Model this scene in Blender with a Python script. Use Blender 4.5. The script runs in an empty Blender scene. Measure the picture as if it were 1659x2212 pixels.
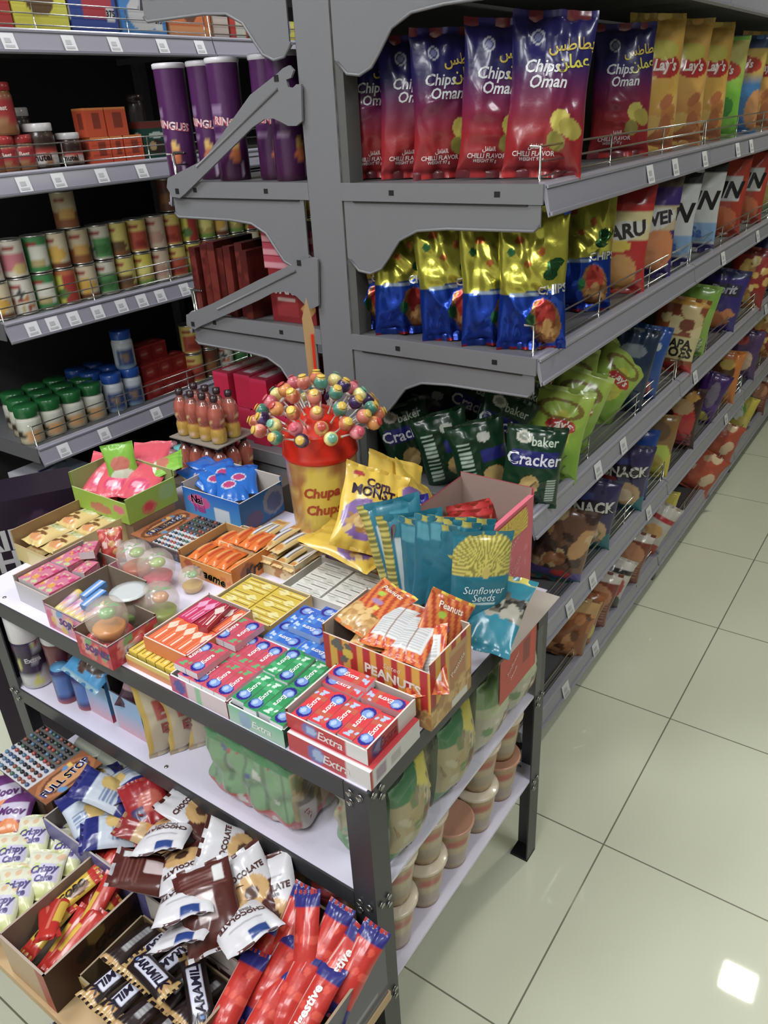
import bpy, math, random
import numpy as np
from mathutils import Vector, Matrix, Euler

scene = bpy.context.scene
COL = scene.collection
rnd = random.Random(7)

# ------------------------------------------------------------------ camera
CAM = np.array([0.0, 0.0, 1.55])
FPX = 1692.07
RC = np.array([[0.57304706, -0.8180462, -0.04916784],
               [-0.40004354, -0.22686248, -0.88797442],
               [0.71524977, 0.52852041, -0.45725698]])      # world -> camera (right, down, forward)
cam_data = bpy.data.cameras.new('camera')
cam_data.sensor_fit = 'VERTICAL'
cam_data.sensor_height = 36.0
cam_data.sensor_width = 36.0 * 1659 / 2212
cam_data.lens = FPX / 2212 * 36.0
cam_data.clip_start = 0.02
cam = bpy.data.objects.new('camera', cam_data)
COL.objects.link(cam)
M3 = Matrix(((RC[0][0], -RC[1][0], -RC[2][0]), (RC[0][1], -RC[1][1], -RC[2][1]), (RC[0][2], -RC[1][2], -RC[2][2])))
cam.matrix_world = Matrix.Translation(Vector(CAM)) @ M3.to_4x4()
scene.camera = cam

# ------------------------------------------------------------------ world, exposure
world = bpy.data.worlds.new('world')
scene.world = world
world.use_nodes = True
wb = world.node_tree.nodes['Background']
wb.inputs[0].default_value = (0.9, 0.93, 1.0, 1)
wb.inputs[1].default_value = 0.05
vs = scene.view_settings
vs.view_transform = 'Standard'
vs.look = 'None'
vs.exposure = 0.0
vs.gamma = 1.0
vs.use_curve_mapping = False

FILL_POWER = 21.5      # emission strength of the unseen fill panels added at the ceiling
SPOT_POWER = 210.0       # emission strength of the small square downlights
CEIL = 2.9
# (x, y, half width, half depth, kind): the shop's downlights ('spot') and unseen panels added as fill light
LAMPS = [(-0.7, 0.25, .30, .30, 'panel'), (1.05, -0.75, .30, .30, 'panel'), (0.55, 1.75, .30, .30, 'panel'),
         (2.6, 1.98, .30, .22, 'panel'), (-0.7, 1.15, .30, .30, 'panel'),
         (-1.6, 1.9, .30, .30, 'panel'),
         (3.22, 0.10, .085, .085, 'spot'), (6.5, 1.0, .085, .085, 'spot')]

# ------------------------------------------------------------------ pixel rays onto real planes
def ray(x, y):
    return RC.T @ np.array([(x - 829.5) / FPX, (y - 1106) / FPX, 1.0])
def on(x, y, ax, val):
    d = ray(x, y)
    return CAM + d * ((val - CAM[ax]) / d[ax])
def at(x, y, z): return on(x, y, 2, z)
def atx(x, y, X): return on(x, y, 0, X)
def aty(x, y, Y): return on(x, y, 1, Y)

def mid(px_, Y, Z):
    """point on the line y = Y, z = Z that is seen in image column px_"""
    a, b = .3, 9.0
    for _ in range(50):
        m = (a + b) / 2
        q = RC @ (np.array((m, Y, Z)) - CAM)
        if 829.5 + FPX * q[0] / q[2] < px_: a = m
        else: b = m
    return np.array((m, Y, Z))

def lin(c):
    out = []
    for v in c[:3]:
        v = v / 255.0
        out.append(v / 12.92 if v <= 0.04045 else ((v + 0.055) / 1.055) ** 2.4)
    return np.array(out)

# ------------------------------------------------------------------ materials
MATS = {}
def mat(name, col=None, rough=.5, metal=0., coat=0., bump=0., bscale=60., trans=0., alpha=1., ior=1.45, spec=.5, emit=None, estr=0., vcol=False):
    if name in MATS: return MATS[name]
    m = bpy.data.materials.new(name); m.use_nodes = True
    nt = m.node_tree; p = nt.nodes['Principled BSDF']
    if vcol:
        a = nt.nodes.new('ShaderNodeAttribute'); a.attribute_name = 'Col'
        nt.links.new(a.outputs['Color'], p.inputs['Base Color'])
    else:
        p.inputs['Base Color'].default_value = (*lin(col), 1)
    p.inputs['Roughness'].default_value = rough
    p.inputs['Metallic'].default_value = metal
    p.inputs['Coat Weight'].default_value = coat
    p.inputs['Coat Roughness'].default_value = .12
    p.inputs['Transmission Weight'].default_value = trans
    p.inputs['Alpha'].default_value = alpha
    p.inputs['IOR'].default_value = ior
    p.inputs['Specular IOR Level'].default_value = spec
    if emit is not None:
        p.inputs['Emission Color'].default_value = (*lin(emit), 1)
        p.inputs['Emission Strength'].default_value = estr
    if bump > 0:
        tc = nt.nodes.new('ShaderNodeTexCoord'); n = nt.nodes.new('ShaderNodeTexNoise')
        n.inputs['Scale'].default_value = bscale; n.inputs['Detail'].default_value = 3
        b = nt.nodes.new('ShaderNodeBump'); b.inputs['Strength'].default_value = bump; b.inputs['Distance'].default_value = .004
        nt.links.new(tc.outputs['Object'], n.inputs['Vector'])
        nt.links.new(n.outputs['Fac'], b.inputs['Height']); nt.links.new(b.outputs['Normal'], p.inputs['Normal'])
    MATS[name] = m
    return m

FILM = mat('printed_film', vcol=True, rough=.30, coat=.35, bump=.25, bscale=45)
FOIL = mat('printed_foil', vcol=True, rough=.27, metal=.72, coat=.2, bump=.35, bscale=38)
CARD = mat('printed_card', vcol=True, rough=.42, coat=.08)
INK = mat('printed_ink', vcol=True, rough=.45)
TIN = mat('tin_metal', (190, 188, 180), rough=.3, metal=.9)
GREY = mat('grey_powder_coat', (120, 120, 123), rough=.42, bump=.04, bscale=300)
GREYD = mat('grey_shelf_sheet', (100, 100, 102), rough=.45, bump=.04, bscale=300)
RAIL = mat('price_rail_plastic', (150, 148, 160), rough=.3, coat=.4)
WIRE = mat('chrome_wire', (205, 205, 200), rough=.22, metal=.95)
DARK = mat('dark_gap', (22, 22, 22), rough=.7)
BACK = mat('back_panel_dark', (58, 58, 60), rough=.6)
FRAME = mat('dark_frame_steel', (62, 62, 66), rough=.4, bump=.03, bscale=250)
BOARD = mat('white_laminate', (226, 222, 240), rough=.35, bump=.02, bscale=90)
BOLT = mat('zinc_bolt', (175, 175, 172), rough=.3, metal=.9)
WOOD = mat('pale_plywood', (196, 166, 124), rough=.55, bump=.15, bscale=25)
TAG = mat('paper_tag', (225, 226, 226), rough=.5)
CLEAR = mat('clear_plastic', (250, 250, 250), rough=.08, trans=.95, ior=1.12, spec=.6)
HAZE = mat('clear_wrap', (235, 235, 228), rough=.12, alpha=.07, coat=.6)
WALLM = mat('wall_paint', (205, 205, 200), rough=.7)
SHOPW = mat('opposite_shelving_paint', (120, 118, 112), rough=.7)
WALLD = mat('dark_wall_paint', (46, 46, 58), rough=.7)
CEILM = mat('ceiling_tile_paint', (225, 225, 222), rough=.8)
FILL_PANEL = mat('fill_panel_lit', (255, 255, 250), emit=(250, 252, 255), estr=FILL_POWER)  # glow of the added out-of-view fill panels
SPOT = mat('lamp_spot_lit', (255, 255, 240), emit=(255, 255, 238), estr=SPOT_POWER)
BROWN = mat('brown_carton', (150, 118, 84), rough=.6)

# ------------------------------------------------------------------ printed designs
def paint(design, U, V, asp=1.0):
    """colours of a printed design over arrays U, V in 0..1; asp = width / height"""
    C = np.zeros(U.shape + (3,))
    for L in design:
        k = L[0]
        if k == 'fill': C[:] = lin(L[1])
        elif k == 'grad':
            t = np.clip((V - L[1]) / (L[3] - L[1]), 0, 1)[..., None]
            C = lin(L[2]) * (1 - t) + lin(L[4]) * t
        elif k == 'rect':
            C[(U >= L[1]) & (U <= L[3]) & (V >= L[2]) & (V <= L[4])] = lin(L[5])
        elif k == 'band':
            w = L[4] if len(L) > 4 else 0.0
            C[(V + w * (U - .5) >= L[1]) & (V + w * (U - .5) <= L[2])] = lin(L[3])
        elif k == 'ell':
            a = L[6] if len(L) > 6 else 0
            du, dv = (U - L[1]) * asp, V - L[2]
            x = du * math.cos(a) + dv * math.sin(a); y = -du * math.sin(a) + dv * math.cos(a)
            C[(x / (L[3] * asp)) ** 2 + (y / L[4]) ** 2 <= 1] = lin(L[5])
        elif k == 'ring':
            du, dv = (U - L[1]) / L[3], (V - L[2]) / L[4]
            r = du * du + dv * dv
            C[(r <= 1) & (r >= .55)] = lin(L[5])
        elif k == 'spots':
            _, n, seed, r0, r1, cols, reg = L
            q = random.Random(seed)
            for i in range(n):
                u = q.uniform(reg[0], reg[2]); v = q.uniform(reg[1], reg[3]); r = q.uniform(r0, r1)
                e = q.uniform(.55, 1.); a = q.uniform(0, 3.1)
                du, dv = (U - u) * asp, V - v
                x = du * math.cos(a) + dv * math.sin(a); y = -du * math.sin(a) + dv * math.cos(a)
                C[(x / r) ** 2 + (y / (r * e)) ** 2 <= 1] = lin(q.choice(cols))
        elif k == 'stripes':
            _, n, col, ang = L
            s = U * asp * math.cos(ang) + V * math.sin(ang)
            C[(s * n) % 1.0 < .5] = lin(col)
        elif k == 'rays':
            _, u, v, rr, n, c0, c1 = L
            du, dv = (U - u) * asp, V - v
            r = np.sqrt(du * du + dv * dv); a = np.arctan2(dv, du)
            m = r < rr
            s = ((a / math.pi * n) % 1.0) < .5
            C[m & s] = lin(c0); C[m & ~s] = lin(c1)
        elif k == 'diamond':
            C[(np.abs(U - L[1]) / L[3] + np.abs(V - L[2]) / L[4]) <= 1] = lin(L[5])
        elif k == 'wave':     # area under a wavy line
            C[V < L[1] + L[2] * np.sin((U + L[4]) * 6.283 * L[3])] = lin(L[5])
        elif k == 'lines':    # block of small printed lines
            _, u0, v0, u1, v1, n, col = L
            m = (U >= u0) & (U <= u1) & (V >= v0) & (V <= v1)
            C[m & (((V - v0) / (v1 - v0) * n) % 1.0 < .5)] = lin(col)
        elif k == 'bars':
            _, u0, v0, u1, v1, n, seed = L
            m = (U >= u0) & (U <= u1) & (V >= v0) & (V <= v1)
            C[m] = lin((235, 235, 235))
            q = ((U - u0) / (u1 - u0) * n)
            C[m & ((q + .35 * np.sin(q * 5)) % 1.0 < .45)] = lin((40, 40, 45))
    return C

# ------------------------------------------------------------------ text outlines
_TXT = {}
def text_outline(s, style=''):
    key = (s, style)
    if key in _TXT: return _TXT[key]
    cu = bpy.data.curves.new('t', 'FONT'); cu.body = s; cu.size = 1.0; cu.resolution_u = 2
    cu.align_x = 'CENTER'
    if 'i' in style: cu.shear = .25
    if 'b' in style: cu.offset = .018
    if 'B' in style: cu.offset = .035
    o = bpy.data.objects.new('t', cu); COL.objects.link(o)
    dg = bpy.context.evaluated_depsgraph_get()
    me = bpy.data.meshes.new_from_object(o.evaluated_get(dg))
    v = np.array([x.co[:2] for x in me.vertices]) if len(me.vertices) else np.zeros((0, 2))
    f = [tuple(p.vertices) for p in me.polygons]
    if len(v):
        lo, hi = v.min(0), v.max(0)
        v = v - (lo + hi) / 2
        v = v / 0.70
    bpy.data.objects.remove(o); bpy.data.curves.remove(cu); bpy.data.meshes.remove(me)
    _TXT[key] = (v, f)
    return _TXT[key]

# ------------------------------------------------------------------ mesh building
class MB:
    def __init__(self):
        self.v, self.f, self.c, self.m, self.s, self.n = [], [], [], [], [], 0
    def add(self, v, f, col=(200, 200, 200), mi=0, smooth=False, raw=False):
        v = np.asarray(v, float).reshape(-1, 3)
        if raw: c = np.asarray(col, float).reshape(-1, 3)
        else: c = np.tile(lin(col), (len(v), 1))
        b = self.n
        self.v.append(v); self.c.append(c)
        self.f += [tuple(i + b for i in q) for q in f]
        self.m += [mi] * len(f); self.s += [smooth] * len(f)
        self.n += len(v)
    def grid(self, P, C=None, col=None, mi=0, smooth=True, flip=False):
        nv, nu = P.shape[:2]
        F = []
        for j in range(nv - 1):
            for i in range(nu - 1):
                a = j * nu + i
                q = (a, a + 1, a + nu + 1, a + nu)
                F.append(q[::-1] if flip else q)
        if C is None: self.add(P, F, col, mi, smooth)
        else: self.add(P, F, C, mi, smooth, raw=True)
    def panel(self, O, A, B, design, cell=.004, mi=0, texts=(), tmi=None, up=None):
        """flat printed panel: corner O, edge vectors A (u) and B (v)"""
        O, A, B = map(lambda q: np.asarray(q, float), (O, A, B))
        la, lb = np.linalg.norm(A), np.linalg.norm(B)
        nu = max(1, min(90, int(round(la / cell)))); nv = max(1, min(90, int(round(lb / cell))))
        if len(design) == 1: nu = nv = 1
        u, v = np.meshgrid(np.linspace(0, 1, nu + 1), np.linspace(0, 1, nv + 1))
        P = O + u[..., None] * A + v[..., None] * B
        self.grid(P, paint(design, u, v, la / lb), mi=mi, smooth=False)
        N = np.cross(A, B); N /= np.linalg.norm(N)
        for t in texts:
            s, tu, tv, size, col = t[:5]; rot = t[5] if len(t) > 5 else 0; st = t[6] if len(t) > 6 else 'b'
            tv_, tf = text_outline(s, st)
            if not len(tv_): continue
            x = tv_[:, 0] * math.cos(rot) - tv_[:, 1] * math.sin(rot); y = tv_[:, 0] * math.sin(rot) + tv_[:, 1] * math.cos(rot)
            uu = tu + x * size / la; vv = tv + y * size / lb
            Q = O + uu[:, None] * A + vv[:, None] * B + N * .0006
            self.add(Q, tf, col, mi)
    def box(self, x0, x1, y0, y1, z0, z1, col=(200, 200, 200), mi=0):
        v = [(x0, y0, z0), (x1, y0, z0), (x1, y1, z0), (x0, y1, z0), (x0, y0, z1), (x1, y0, z1), (x1, y1, z1), (x0, y1, z1)]
        f = [(0, 3, 2, 1), (4, 5, 6, 7), (0, 1, 5, 4), (1, 2, 6, 5), (2, 3, 7, 6), (3, 0, 4, 7)]
        self.add(v, f, col, mi)
    def tube(self, pts, r, col=(200, 200, 200), n=6, mi=0, cap=True):
        pts = [np.asarray(p, float) for p in pts]
        rings = []
        for i, p in enumerate(pts):
            d = pts[min(i + 1, len(pts) - 1)] - pts[max(i - 1, 0)]
            d = d / (np.linalg.norm(d) + 1e-12)
            a = np.cross(d, (0, 0, 1.0))
            if np.linalg.norm(a) < .05: a = np.cross(d, (1.0, 0, 0))
            a /= np.linalg.norm(a); b = np.cross(d, a)
            rr = r[i] if isinstance(r, (list, tuple)) else r
            rings.append([p + rr * (math.cos(t) * a + math.sin(t) * b) for t in np.linspace(0, 2 * math.pi, n, endpoint=False)])
        V = np.array(rings).reshape(-1, 3); F = []
        for i in range(len(pts) - 1):
            for k in range(n):
                F.append((i * n + k, i * n + (k + 1) % n, (i + 1) * n + (k + 1) % n, (i + 1) * n + k))
        if cap:
            F.append(tuple(range(n))); F.append(tuple(range((len(pts) - 1) * n, len(pts) * n))[::-1])
        self.add(V, F, col, mi, True)
    def lathe(self, prof, n=24, col=(200, 200, 200), mi=0, design=None, texts=(), cap=True, center=(0, 0), smooth=True, u0=0.0, sub=1):
        """prof: list of (r, z) bottom to top; design wraps once with u = 0 facing +y side, u = .5 facing -y"""
        pr = []
        for a, b in zip(prof[:-1], prof[1:]):
            for q in range(sub): pr.append((a[0] + (b[0] - a[0]) * q / sub, a[1] + (b[1] - a[1]) * q / sub))
        pr.append(prof[-1])
        th = np.linspace(0, 2 * math.pi, n + 1)
        P = np.array([[(center[0] + r * -math.sin(-t), center[1] + r * math.cos(t), z) for t in th] for r, z in pr])
        P[..., 0] = center[0] - np.array([[r * math.sin(t) for t in th] for r, z in pr])
        H = max(1e-6, pr[-1][1] - pr[0][1])
        if design is None:
            self.grid(P, None, col, mi, smooth)
        else:
            U = np.tile((th / (2 * math.pi) + u0) % 1.0001, (len(pr), 1)); V = np.array([[(z - pr[0][1]) / H] * (n + 1) for r, z in pr])
            rm = max(r for r, z in pr)
            self.grid(P, paint(design, U, V, 2 * math.pi * rm / H), None, mi, smooth)
        if cap:
            for (r, z), fl in ((pr[0], True), (pr[-1], False)):
                if r > 1e-5:
                    ring = [(center[0] - r * math.sin(t), center[1] + r * math.cos(t), z) for t in th[:-1]]
                    q = tuple(range(n))
                    self.add(ring, [q[::-1] if fl else q], col, mi)
        for t in texts:      # text wraps on the cylinder at radius of its height
            s, tu, tv, size, c2 = t[:5]; rot = t[5] if len(t) > 5 else 0; st = t[6] if len(t) > 6 else 'b'
            v2, tf = text_outline(s, st)
            if not len(v2): continue
            zc = pr[0][1] + tv * H
            x = v2[:, 0] * math.cos(rot) - v2[:, 1] * math.sin(rot); y = v2[:, 0] * math.sin(rot) + v2[:, 1] * math.cos(rot)
            z = zc + y * size
            zs = [q[1] for q in pr]; rs = [q[0] for q in pr]
            r = np.interp(z, zs, rs) + .0008
            a = tu * 2 * math.pi + x * size / np.maximum(r, 1e-4)
            self.add(np.stack([center[0] - r * np.sin(a), center[1] + r * np.cos(a), z], 1), tf, c2, mi)
    def sphere(self, c, r, col=(200, 200, 200), n=10, mi=0, design=None, squash=1.0):
        th = np.linspace(0, 2 * math.pi, n * 2 + 1); ph = np.linspace(-math.pi / 2, math.pi / 2, n + 1)
        T, Pp = np.meshgrid(th, ph)
        P = np.stack([c[0] - r * np.cos(Pp) * np.sin(T), c[1] + r * np.cos(Pp) * np.cos(T), c[2] + r * squash * np.sin(Pp)], -1)
        if design is None: self.grid(P, None, col, mi)
        else: self.grid(P, paint(design, T / 6.2832, (Pp + math.pi / 2) / math.pi, 2.), None, mi)
    def prism(self, poly, axis, a0, a1, col=(200, 200, 200), mi=0):
        """extrude a 2-D outline along a world axis (0: outline in y,z; 1: in x,z; 2: in x,y)"""
        n = len(poly); V = []
        for a in (a0, a1):
            for p, q in poly:
                V.append((a, p, q) if axis == 0 else (p, a, q) if axis == 1 else (p, q, a))
        F = [tuple(range(n)), tuple(range(n, 2 * n))[::-1]]
        F += [(i, i + n, (i + 1) % n + n, (i + 1) % n) for i in range(n)]
        area = sum(poly[i][0] * poly[(i + 1) % n][1] - poly[(i + 1) % n][0] * poly[i][1] for i in range(n))
        if (area > 0) != (axis == 1): F = [q[::-1] for q in F]
        self.add(V, F, col, mi)
    def rot(self, start, Rm, piv=(0, 0, 0)):
        for i in range(start, len(self.v)): self.v[i] = (self.v[i] - piv) @ np.asarray(Rm).T + piv
    def mesh(self, name, mats):
        me = bpy.data.meshes.new(name)
        V = np.concatenate(self.v) if self.v else np.zeros((0, 3))
        me.from_pydata(V.tolist(), [], self.f)
        Cc = np.concatenate(self.c)
        lum = (Cc @ np.array((.2126, .7152, .0722)))[:, None]      # printing inks are a little dull
        Cc = (lum * .13 + Cc * .87) * .93
        a = me.color_attributes.new('Col', 'FLOAT_COLOR', 'POINT')
        a.data.foreach_set('color', np.concatenate([Cc, np.ones((len(Cc), 1))], 1).astype(np.float32).ravel())
        for m in (mats if isinstance(mats, (list, tuple)) else [mats]): me.materials.append(m)
        me.polygons.foreach_set('material_index', self.m)
        me.polygons.foreach_set('use_smooth', self.s)
        me.update()
        return me
    def build(self, name, mats, parent=None, loc=None, rot=None):
        return put(name, self.mesh(name, mats), parent, loc, rot)

def put(name, me, parent=None, loc=None, rot=None):
    o = bpy.data.objects.new(name, me)
    COL.objects.link(o)
    if parent is not None: o.parent = parent
    if loc is not None: o.location = [float(q) for q in loc]
    if rot is not None: o.rotation_euler = rot
    return o
def tag(o, label, cat, group=None):
    o['label'] = label; o['category'] = cat
    if group: o['group'] = group
    return o
def struct(o):
    o['kind'] = 'structure'
    return o
def thing(name, label, cat, loc=(0, 0, 0), rot=None, group=None):
    o = bpy.data.objects.new(name, None); COL.objects.link(o)
    o.empty_display_size = .02
    o.location = [float(q) for q in loc]
    if rot is not None: o.rotation_euler = rot
    return tag(o, label, cat, group)
ORD = ['first', 'second', 'third', 'fourth', 'fifth', 'sixth', 'seventh', 'eighth', 'ninth', 'tenth', 'eleventh', 'twelfth',
       'thirteenth', 'fourteenth', 'fifteenth', 'sixteenth', 'seventeenth', 'eighteenth', 'nineteenth', 'twentieth']
def nth(i): return ORD[i]

# ------------------------------------------------------------------ surfaces for lettering on bags
def grid_text(mb, P, t, w, h, mi=0, off=.0012):
    s, tu, tv, size, col = t[:5]; rot = t[5] if len(t) > 5 else 0; st = t[6] if len(t) > 6 else 'b'
    v2, tf = text_outline(s, st)
    if not len(v2): return
    x = v2[:, 0] * math.cos(rot) - v2[:, 1] * math.sin(rot); y = v2[:, 0] * math.sin(rot) + v2[:, 1] * math.cos(rot)
    u = np.clip(tu + x * size / w, .01, .99); v = np.clip(tv + y * size / h, .01, .99)
    nv, nu = P.shape[:2]
    fi = u * (nu - 1); fj = v * (nv - 1)
    i = np.minimum(fi.astype(int), nu - 2); j = np.minimum(fj.astype(int), nv - 2); a = (fi - i)[:, None]; b = (fj - j)[:, None]
    Q = P[j, i] * (1 - a) * (1 - b) + P[j, i + 1] * a * (1 - b) + P[j + 1, i] * (1 - a) * b + P[j + 1, i + 1] * a * b
    N = np.cross(P[j, i + 1] - P[j, i], P[j + 1, i] - P[j, i]); N /= np.linalg.norm(N, axis=1)[:, None] + 1e-9
    mb.add(Q + N * off, tf, col, mi)

def bag_mesh(name, w, h, d, design, texts=(), back=(90, 90, 90), seed=0, crinkle=1.0, nu=36, nv=52, fin=.05, material=None, wav=.03, creases=9, fins=('fin',)):
    """pillow bag: local x across, z up from 0, printed front faces -y; flat crimped fins at both ends"""
    q = random.Random(seed)
    U, V = np.meshgrid(np.linspace(-1, 1, nu + 1), np.linspace(0, 1, nv + 1))
    s = np.clip((V - fin) / (1 - 2 * fin), 0, 1)
    a = np.sin(math.pi * s) ** .5 * (1.12 - .28 * s)
    b = np.maximum(0, 1 - np.abs(U) ** 2.4) ** .62
    base = a * b
    edge = (1 - U ** 6)
    ends = np.exp(-s / .17) + np.exp(-(1 - s) / .17)
    fold = np.zeros_like(U)
    for k in range(5):
        f = q.uniform(2, 8); ph = q.uniform(0, 6.3)
        fold += q.uniform(.3, 1.) * np.cos(f * U * 2 + ph)
    disp = .0016 * crinkle * fold * ends * edge * (w / .16)
    for k in range(creases):
        u0, v0 = q.uniform(-.9, .9), q.uniform(.1, .95); an = q.uniform(0, math.pi); ln = q.uniform(.2, .6); wd = q.uniform(.025, .07)
        du, dv = (U - u0) * w / 2, (V - v0) * h
        al = (du * math.cos(an) + dv * math.sin(an)) / h; ac = (-du * math.sin(an) + dv * math.cos(an)) / h
        disp += q.choice((-1, .7)) * .035 * crinkle * d * np.exp(-(ac / wd) ** 2 - (al / ln) ** 2) * edge * np.minimum(1, base * 2)
    flap = .004 * crinkle * np.cos(U * q.uniform(3, 6) + q.uniform(0, 6)) * (np.exp(-V / .06) + np.exp(-(1 - V) / .06)) * (w / .16)
    X = U * w / 2 * (1 - .085 * a * (1 + .0 * V)) + wav * w * .25 * np.sin(V * q.uniform(8, 15) + q.uniform(0, 6)) * np.sign(U) * np.abs(U) ** 3
    Z = V * h - .012 * h * a * (V - .5) + .012 * h * (U ** 2) * (V - .5) * 1.2
    Z = Z - Z.min()
    yF = -(d / 2) * base + disp + flap
    yB = (d / 2) * base * .9 - disp * .5 + flap
    mb = MB()
    P = np.stack([X, yF, Z], -1)
    Cc = paint(design, (U + 1) / 2, V, w / h)
    mb.grid(P, Cc)
    PB = np.stack([X, yB, Z], -1)
    st = 2 if nu % 2 == 0 and nv % 2 == 0 else 1
    mb.grid(PB[::st, ::st], None, back, flip=True)
    for t in texts: grid_text(mb, P, t, w, h)
    return mb.mesh(name, material or FILM)

BAGS = {}
def face(pos, turn=0.0):
    """yaw so that a printed front (-y) faces the aisle camera side, turned by some angle"""
    fx, fy = CAM[0] - pos[0], CAM[1] - pos[1]
    return math.atan2(fx, -fy) + turn

def carton_mesh(name, w, d, h, F, cell=.004, material=None, texts={}):
    """closed box, origin at the middle of its base; F: designs by face, 'all' as default"""
    mb = MB(); x, y = w / 2, d / 2
    g = lambda k: F.get(k, F['all']); T = lambda k: texts.get(k, ())
    mb.panel((-x, -y, 0), (w, 0, 0), (0, 0, h), g('front'), cell, texts=T('front'))
    mb.panel((x, y, 0), (-w, 0, 0), (0, 0, h), g('back'), max(cell, .008), texts=T('back'))
    mb.panel((-x, y, 0), (0, -d, 0), (0, 0, h), g('left'), cell, texts=T('left'))
    mb.panel((x, -y, 0), (0, d, 0), (0, 0, h), g('right'), cell, texts=T('right'))
    mb.panel((-x, -y, h), (w, 0, 0), (0, d, 0), g('top'), cell, texts=T('top'))
    mb.panel((-x, y, 0), (w, 0, 0), (0, -d, 0), [('fill', (200, 195, 185))], .1)
    return mb.mesh(name, material or CARD)

def tray_mesh(name, w, d, h, F, inner=(150, 132, 118), th=.0025, hs=None, cell=.004, texts={}, floor=None):
    """open display box; hs = wall heights front, back, left, right"""
    mb = MB(); x, y = w / 2, d / 2
    hf, hb, hl, hr = hs or (h, h, h, h)
    g = lambda k: F.get(k, F['all']); T = lambda k: texts.get(k, ())
    mb.panel((-x, -y, 0), (w, 0, 0), (0, 0, hf), g('front'), cell, texts=T('front'))
    mb.panel((x, y, 0), (-w, 0, 0), (0, 0, hb), g('back'), cell, texts=T('back'))
    mb.panel((-x, y, 0), (0, -d, 0), (0, 0, hl), g('left'), cell, texts=T('left'))
    mb.panel((x, -y, 0), (0, d, 0), (0, 0, hr), g('right'), cell, texts=T('right'))
    i = [('fill', inner)]
    mb.panel((-x, y, 0), (w, 0, 0), (0, -d, 0), i, .1)
    mb.panel((-x + th, -y + th, th), (w - 2 * th, 0, 0), (0, d - 2 * th, 0), [('fill', floor or inner)], .1)
    mb.panel((x - th, -y + th, th), (-w + 2 * th, 0, 0), (0, 0, hf - th), i, .1)
    mb.panel((-x + th, y - th, th), (w - 2 * th, 0, 0), (0, 0, hb - th), i, .1)
    mb.panel((-x + th, -y + th, th), (0, d - 2 * th, 0), (0, 0, hl - th), i, .1)
    mb.panel((x - th, y - th, th), (0, -d + 2 * th, 0), (0, 0, hr - th), i, .1)
    e = tuple(min(255, q + 40) for q in inner)
    mb.panel((-x, -y, hf), (w, 0, 0), (0, th, 0), [('fill', e)], .1)
    mb.panel((-x, y - th, hb), (w, 0, 0), (0, th, 0), [('fill', e)], .1)
    mb.panel((-x, -y, hl), (th, 0, 0), (0, d, 0), [('fill', e)], .1)
    mb.panel((x - th, -y, hr), (th, 0, 0), (0, d, 0), [('fill', e)], .1)
    return mb.mesh(name, CARD)
def F1(c): return [('fill', c)]

def put_c(name, me, c, rot, h):
    """place a bag by its middle instead of its lower edge"""
    R = Euler(rot).to_matrix()
    return put(name, me, None, Vector([float(q) for q in c]) - R @ Vector((0, 0, h / 2)), rot)

# ================================================================== the room
def floor_material():
    m = bpy.data.materials.new('glazed_floor_tiles'); m.use_nodes = True
    nt = m.node_tree; N = nt.nodes; L = nt.links; p = N['Principled BSDF']
    g = N.new('ShaderNodeTexCoord'); sx = N.new('ShaderNodeSeparateXYZ'); L.new(g.outputs['Object'], sx.inputs[0])
    def op(kind, a, b=None):
        n = N.new('ShaderNodeMath'); n.operation = kind
        for i, q in enumerate((a, b)):
            if q is None: continue
            if isinstance(q, (int, float)): n.inputs[i].default_value = q
            else: L.new(q, n.inputs[i])
        return n.outputs[0]
    ds = []
    for ax, off in (('X', 1.291), ('Y', 0.371)):
        t = op('ADD', sx.outputs[ax], 50 * .4985 * 1.0 - off)
        f = op('FRACT', op('DIVIDE', t, .4985))
        ds.append(op('ABSOLUTE', op('SUBTRACT', f, .5)))
    far = op('MAXIMUM', ds[0], ds[1])
    line = op('GREATER_THAN', far, .4965)
    no = N.new('ShaderNodeTexNoise'); no.inputs['Scale'].default_value = 3.0; L.new(g.outputs['Object'], no.inputs['Vector'])
    mx = N.new('ShaderNodeMix'); mx.data_type = 'RGBA'
    L.new(no.outputs['Fac'], mx.inputs['Factor'])
    mx.inputs['A'].default_value = (*lin((211, 213, 190)), 1); mx.inputs['B'].default_value = (*lin((217, 219, 197)), 1)
    m2 = N.new('ShaderNodeMix'); m2.data_type = 'RGBA'; L.new(line, m2.inputs['Factor'])
    L.new(mx.outputs['Result'], m2.inputs['A']); m2.inputs['B'].default_value = (*lin((120, 118, 100)), 1)
    L.new(m2.outputs['Result'], p.inputs['Base Color'])
    p.inputs['Roughness'].default_value = .38
    p.inputs['Specular IOR Level'].default_value = .35
    p.inputs['Coat Weight'].default_value = .45
    p.inputs['Coat Roughness'].default_value = .035
    b = N.new('ShaderNodeBump'); b.inputs['Strength'].default_value = .3; b.inputs['Distance'].default_value = .002; b.invert = True
    L.new(line, b.inputs['Height']); L.new(b.outputs['Normal'], p.inputs['Normal'])
    return m

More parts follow.
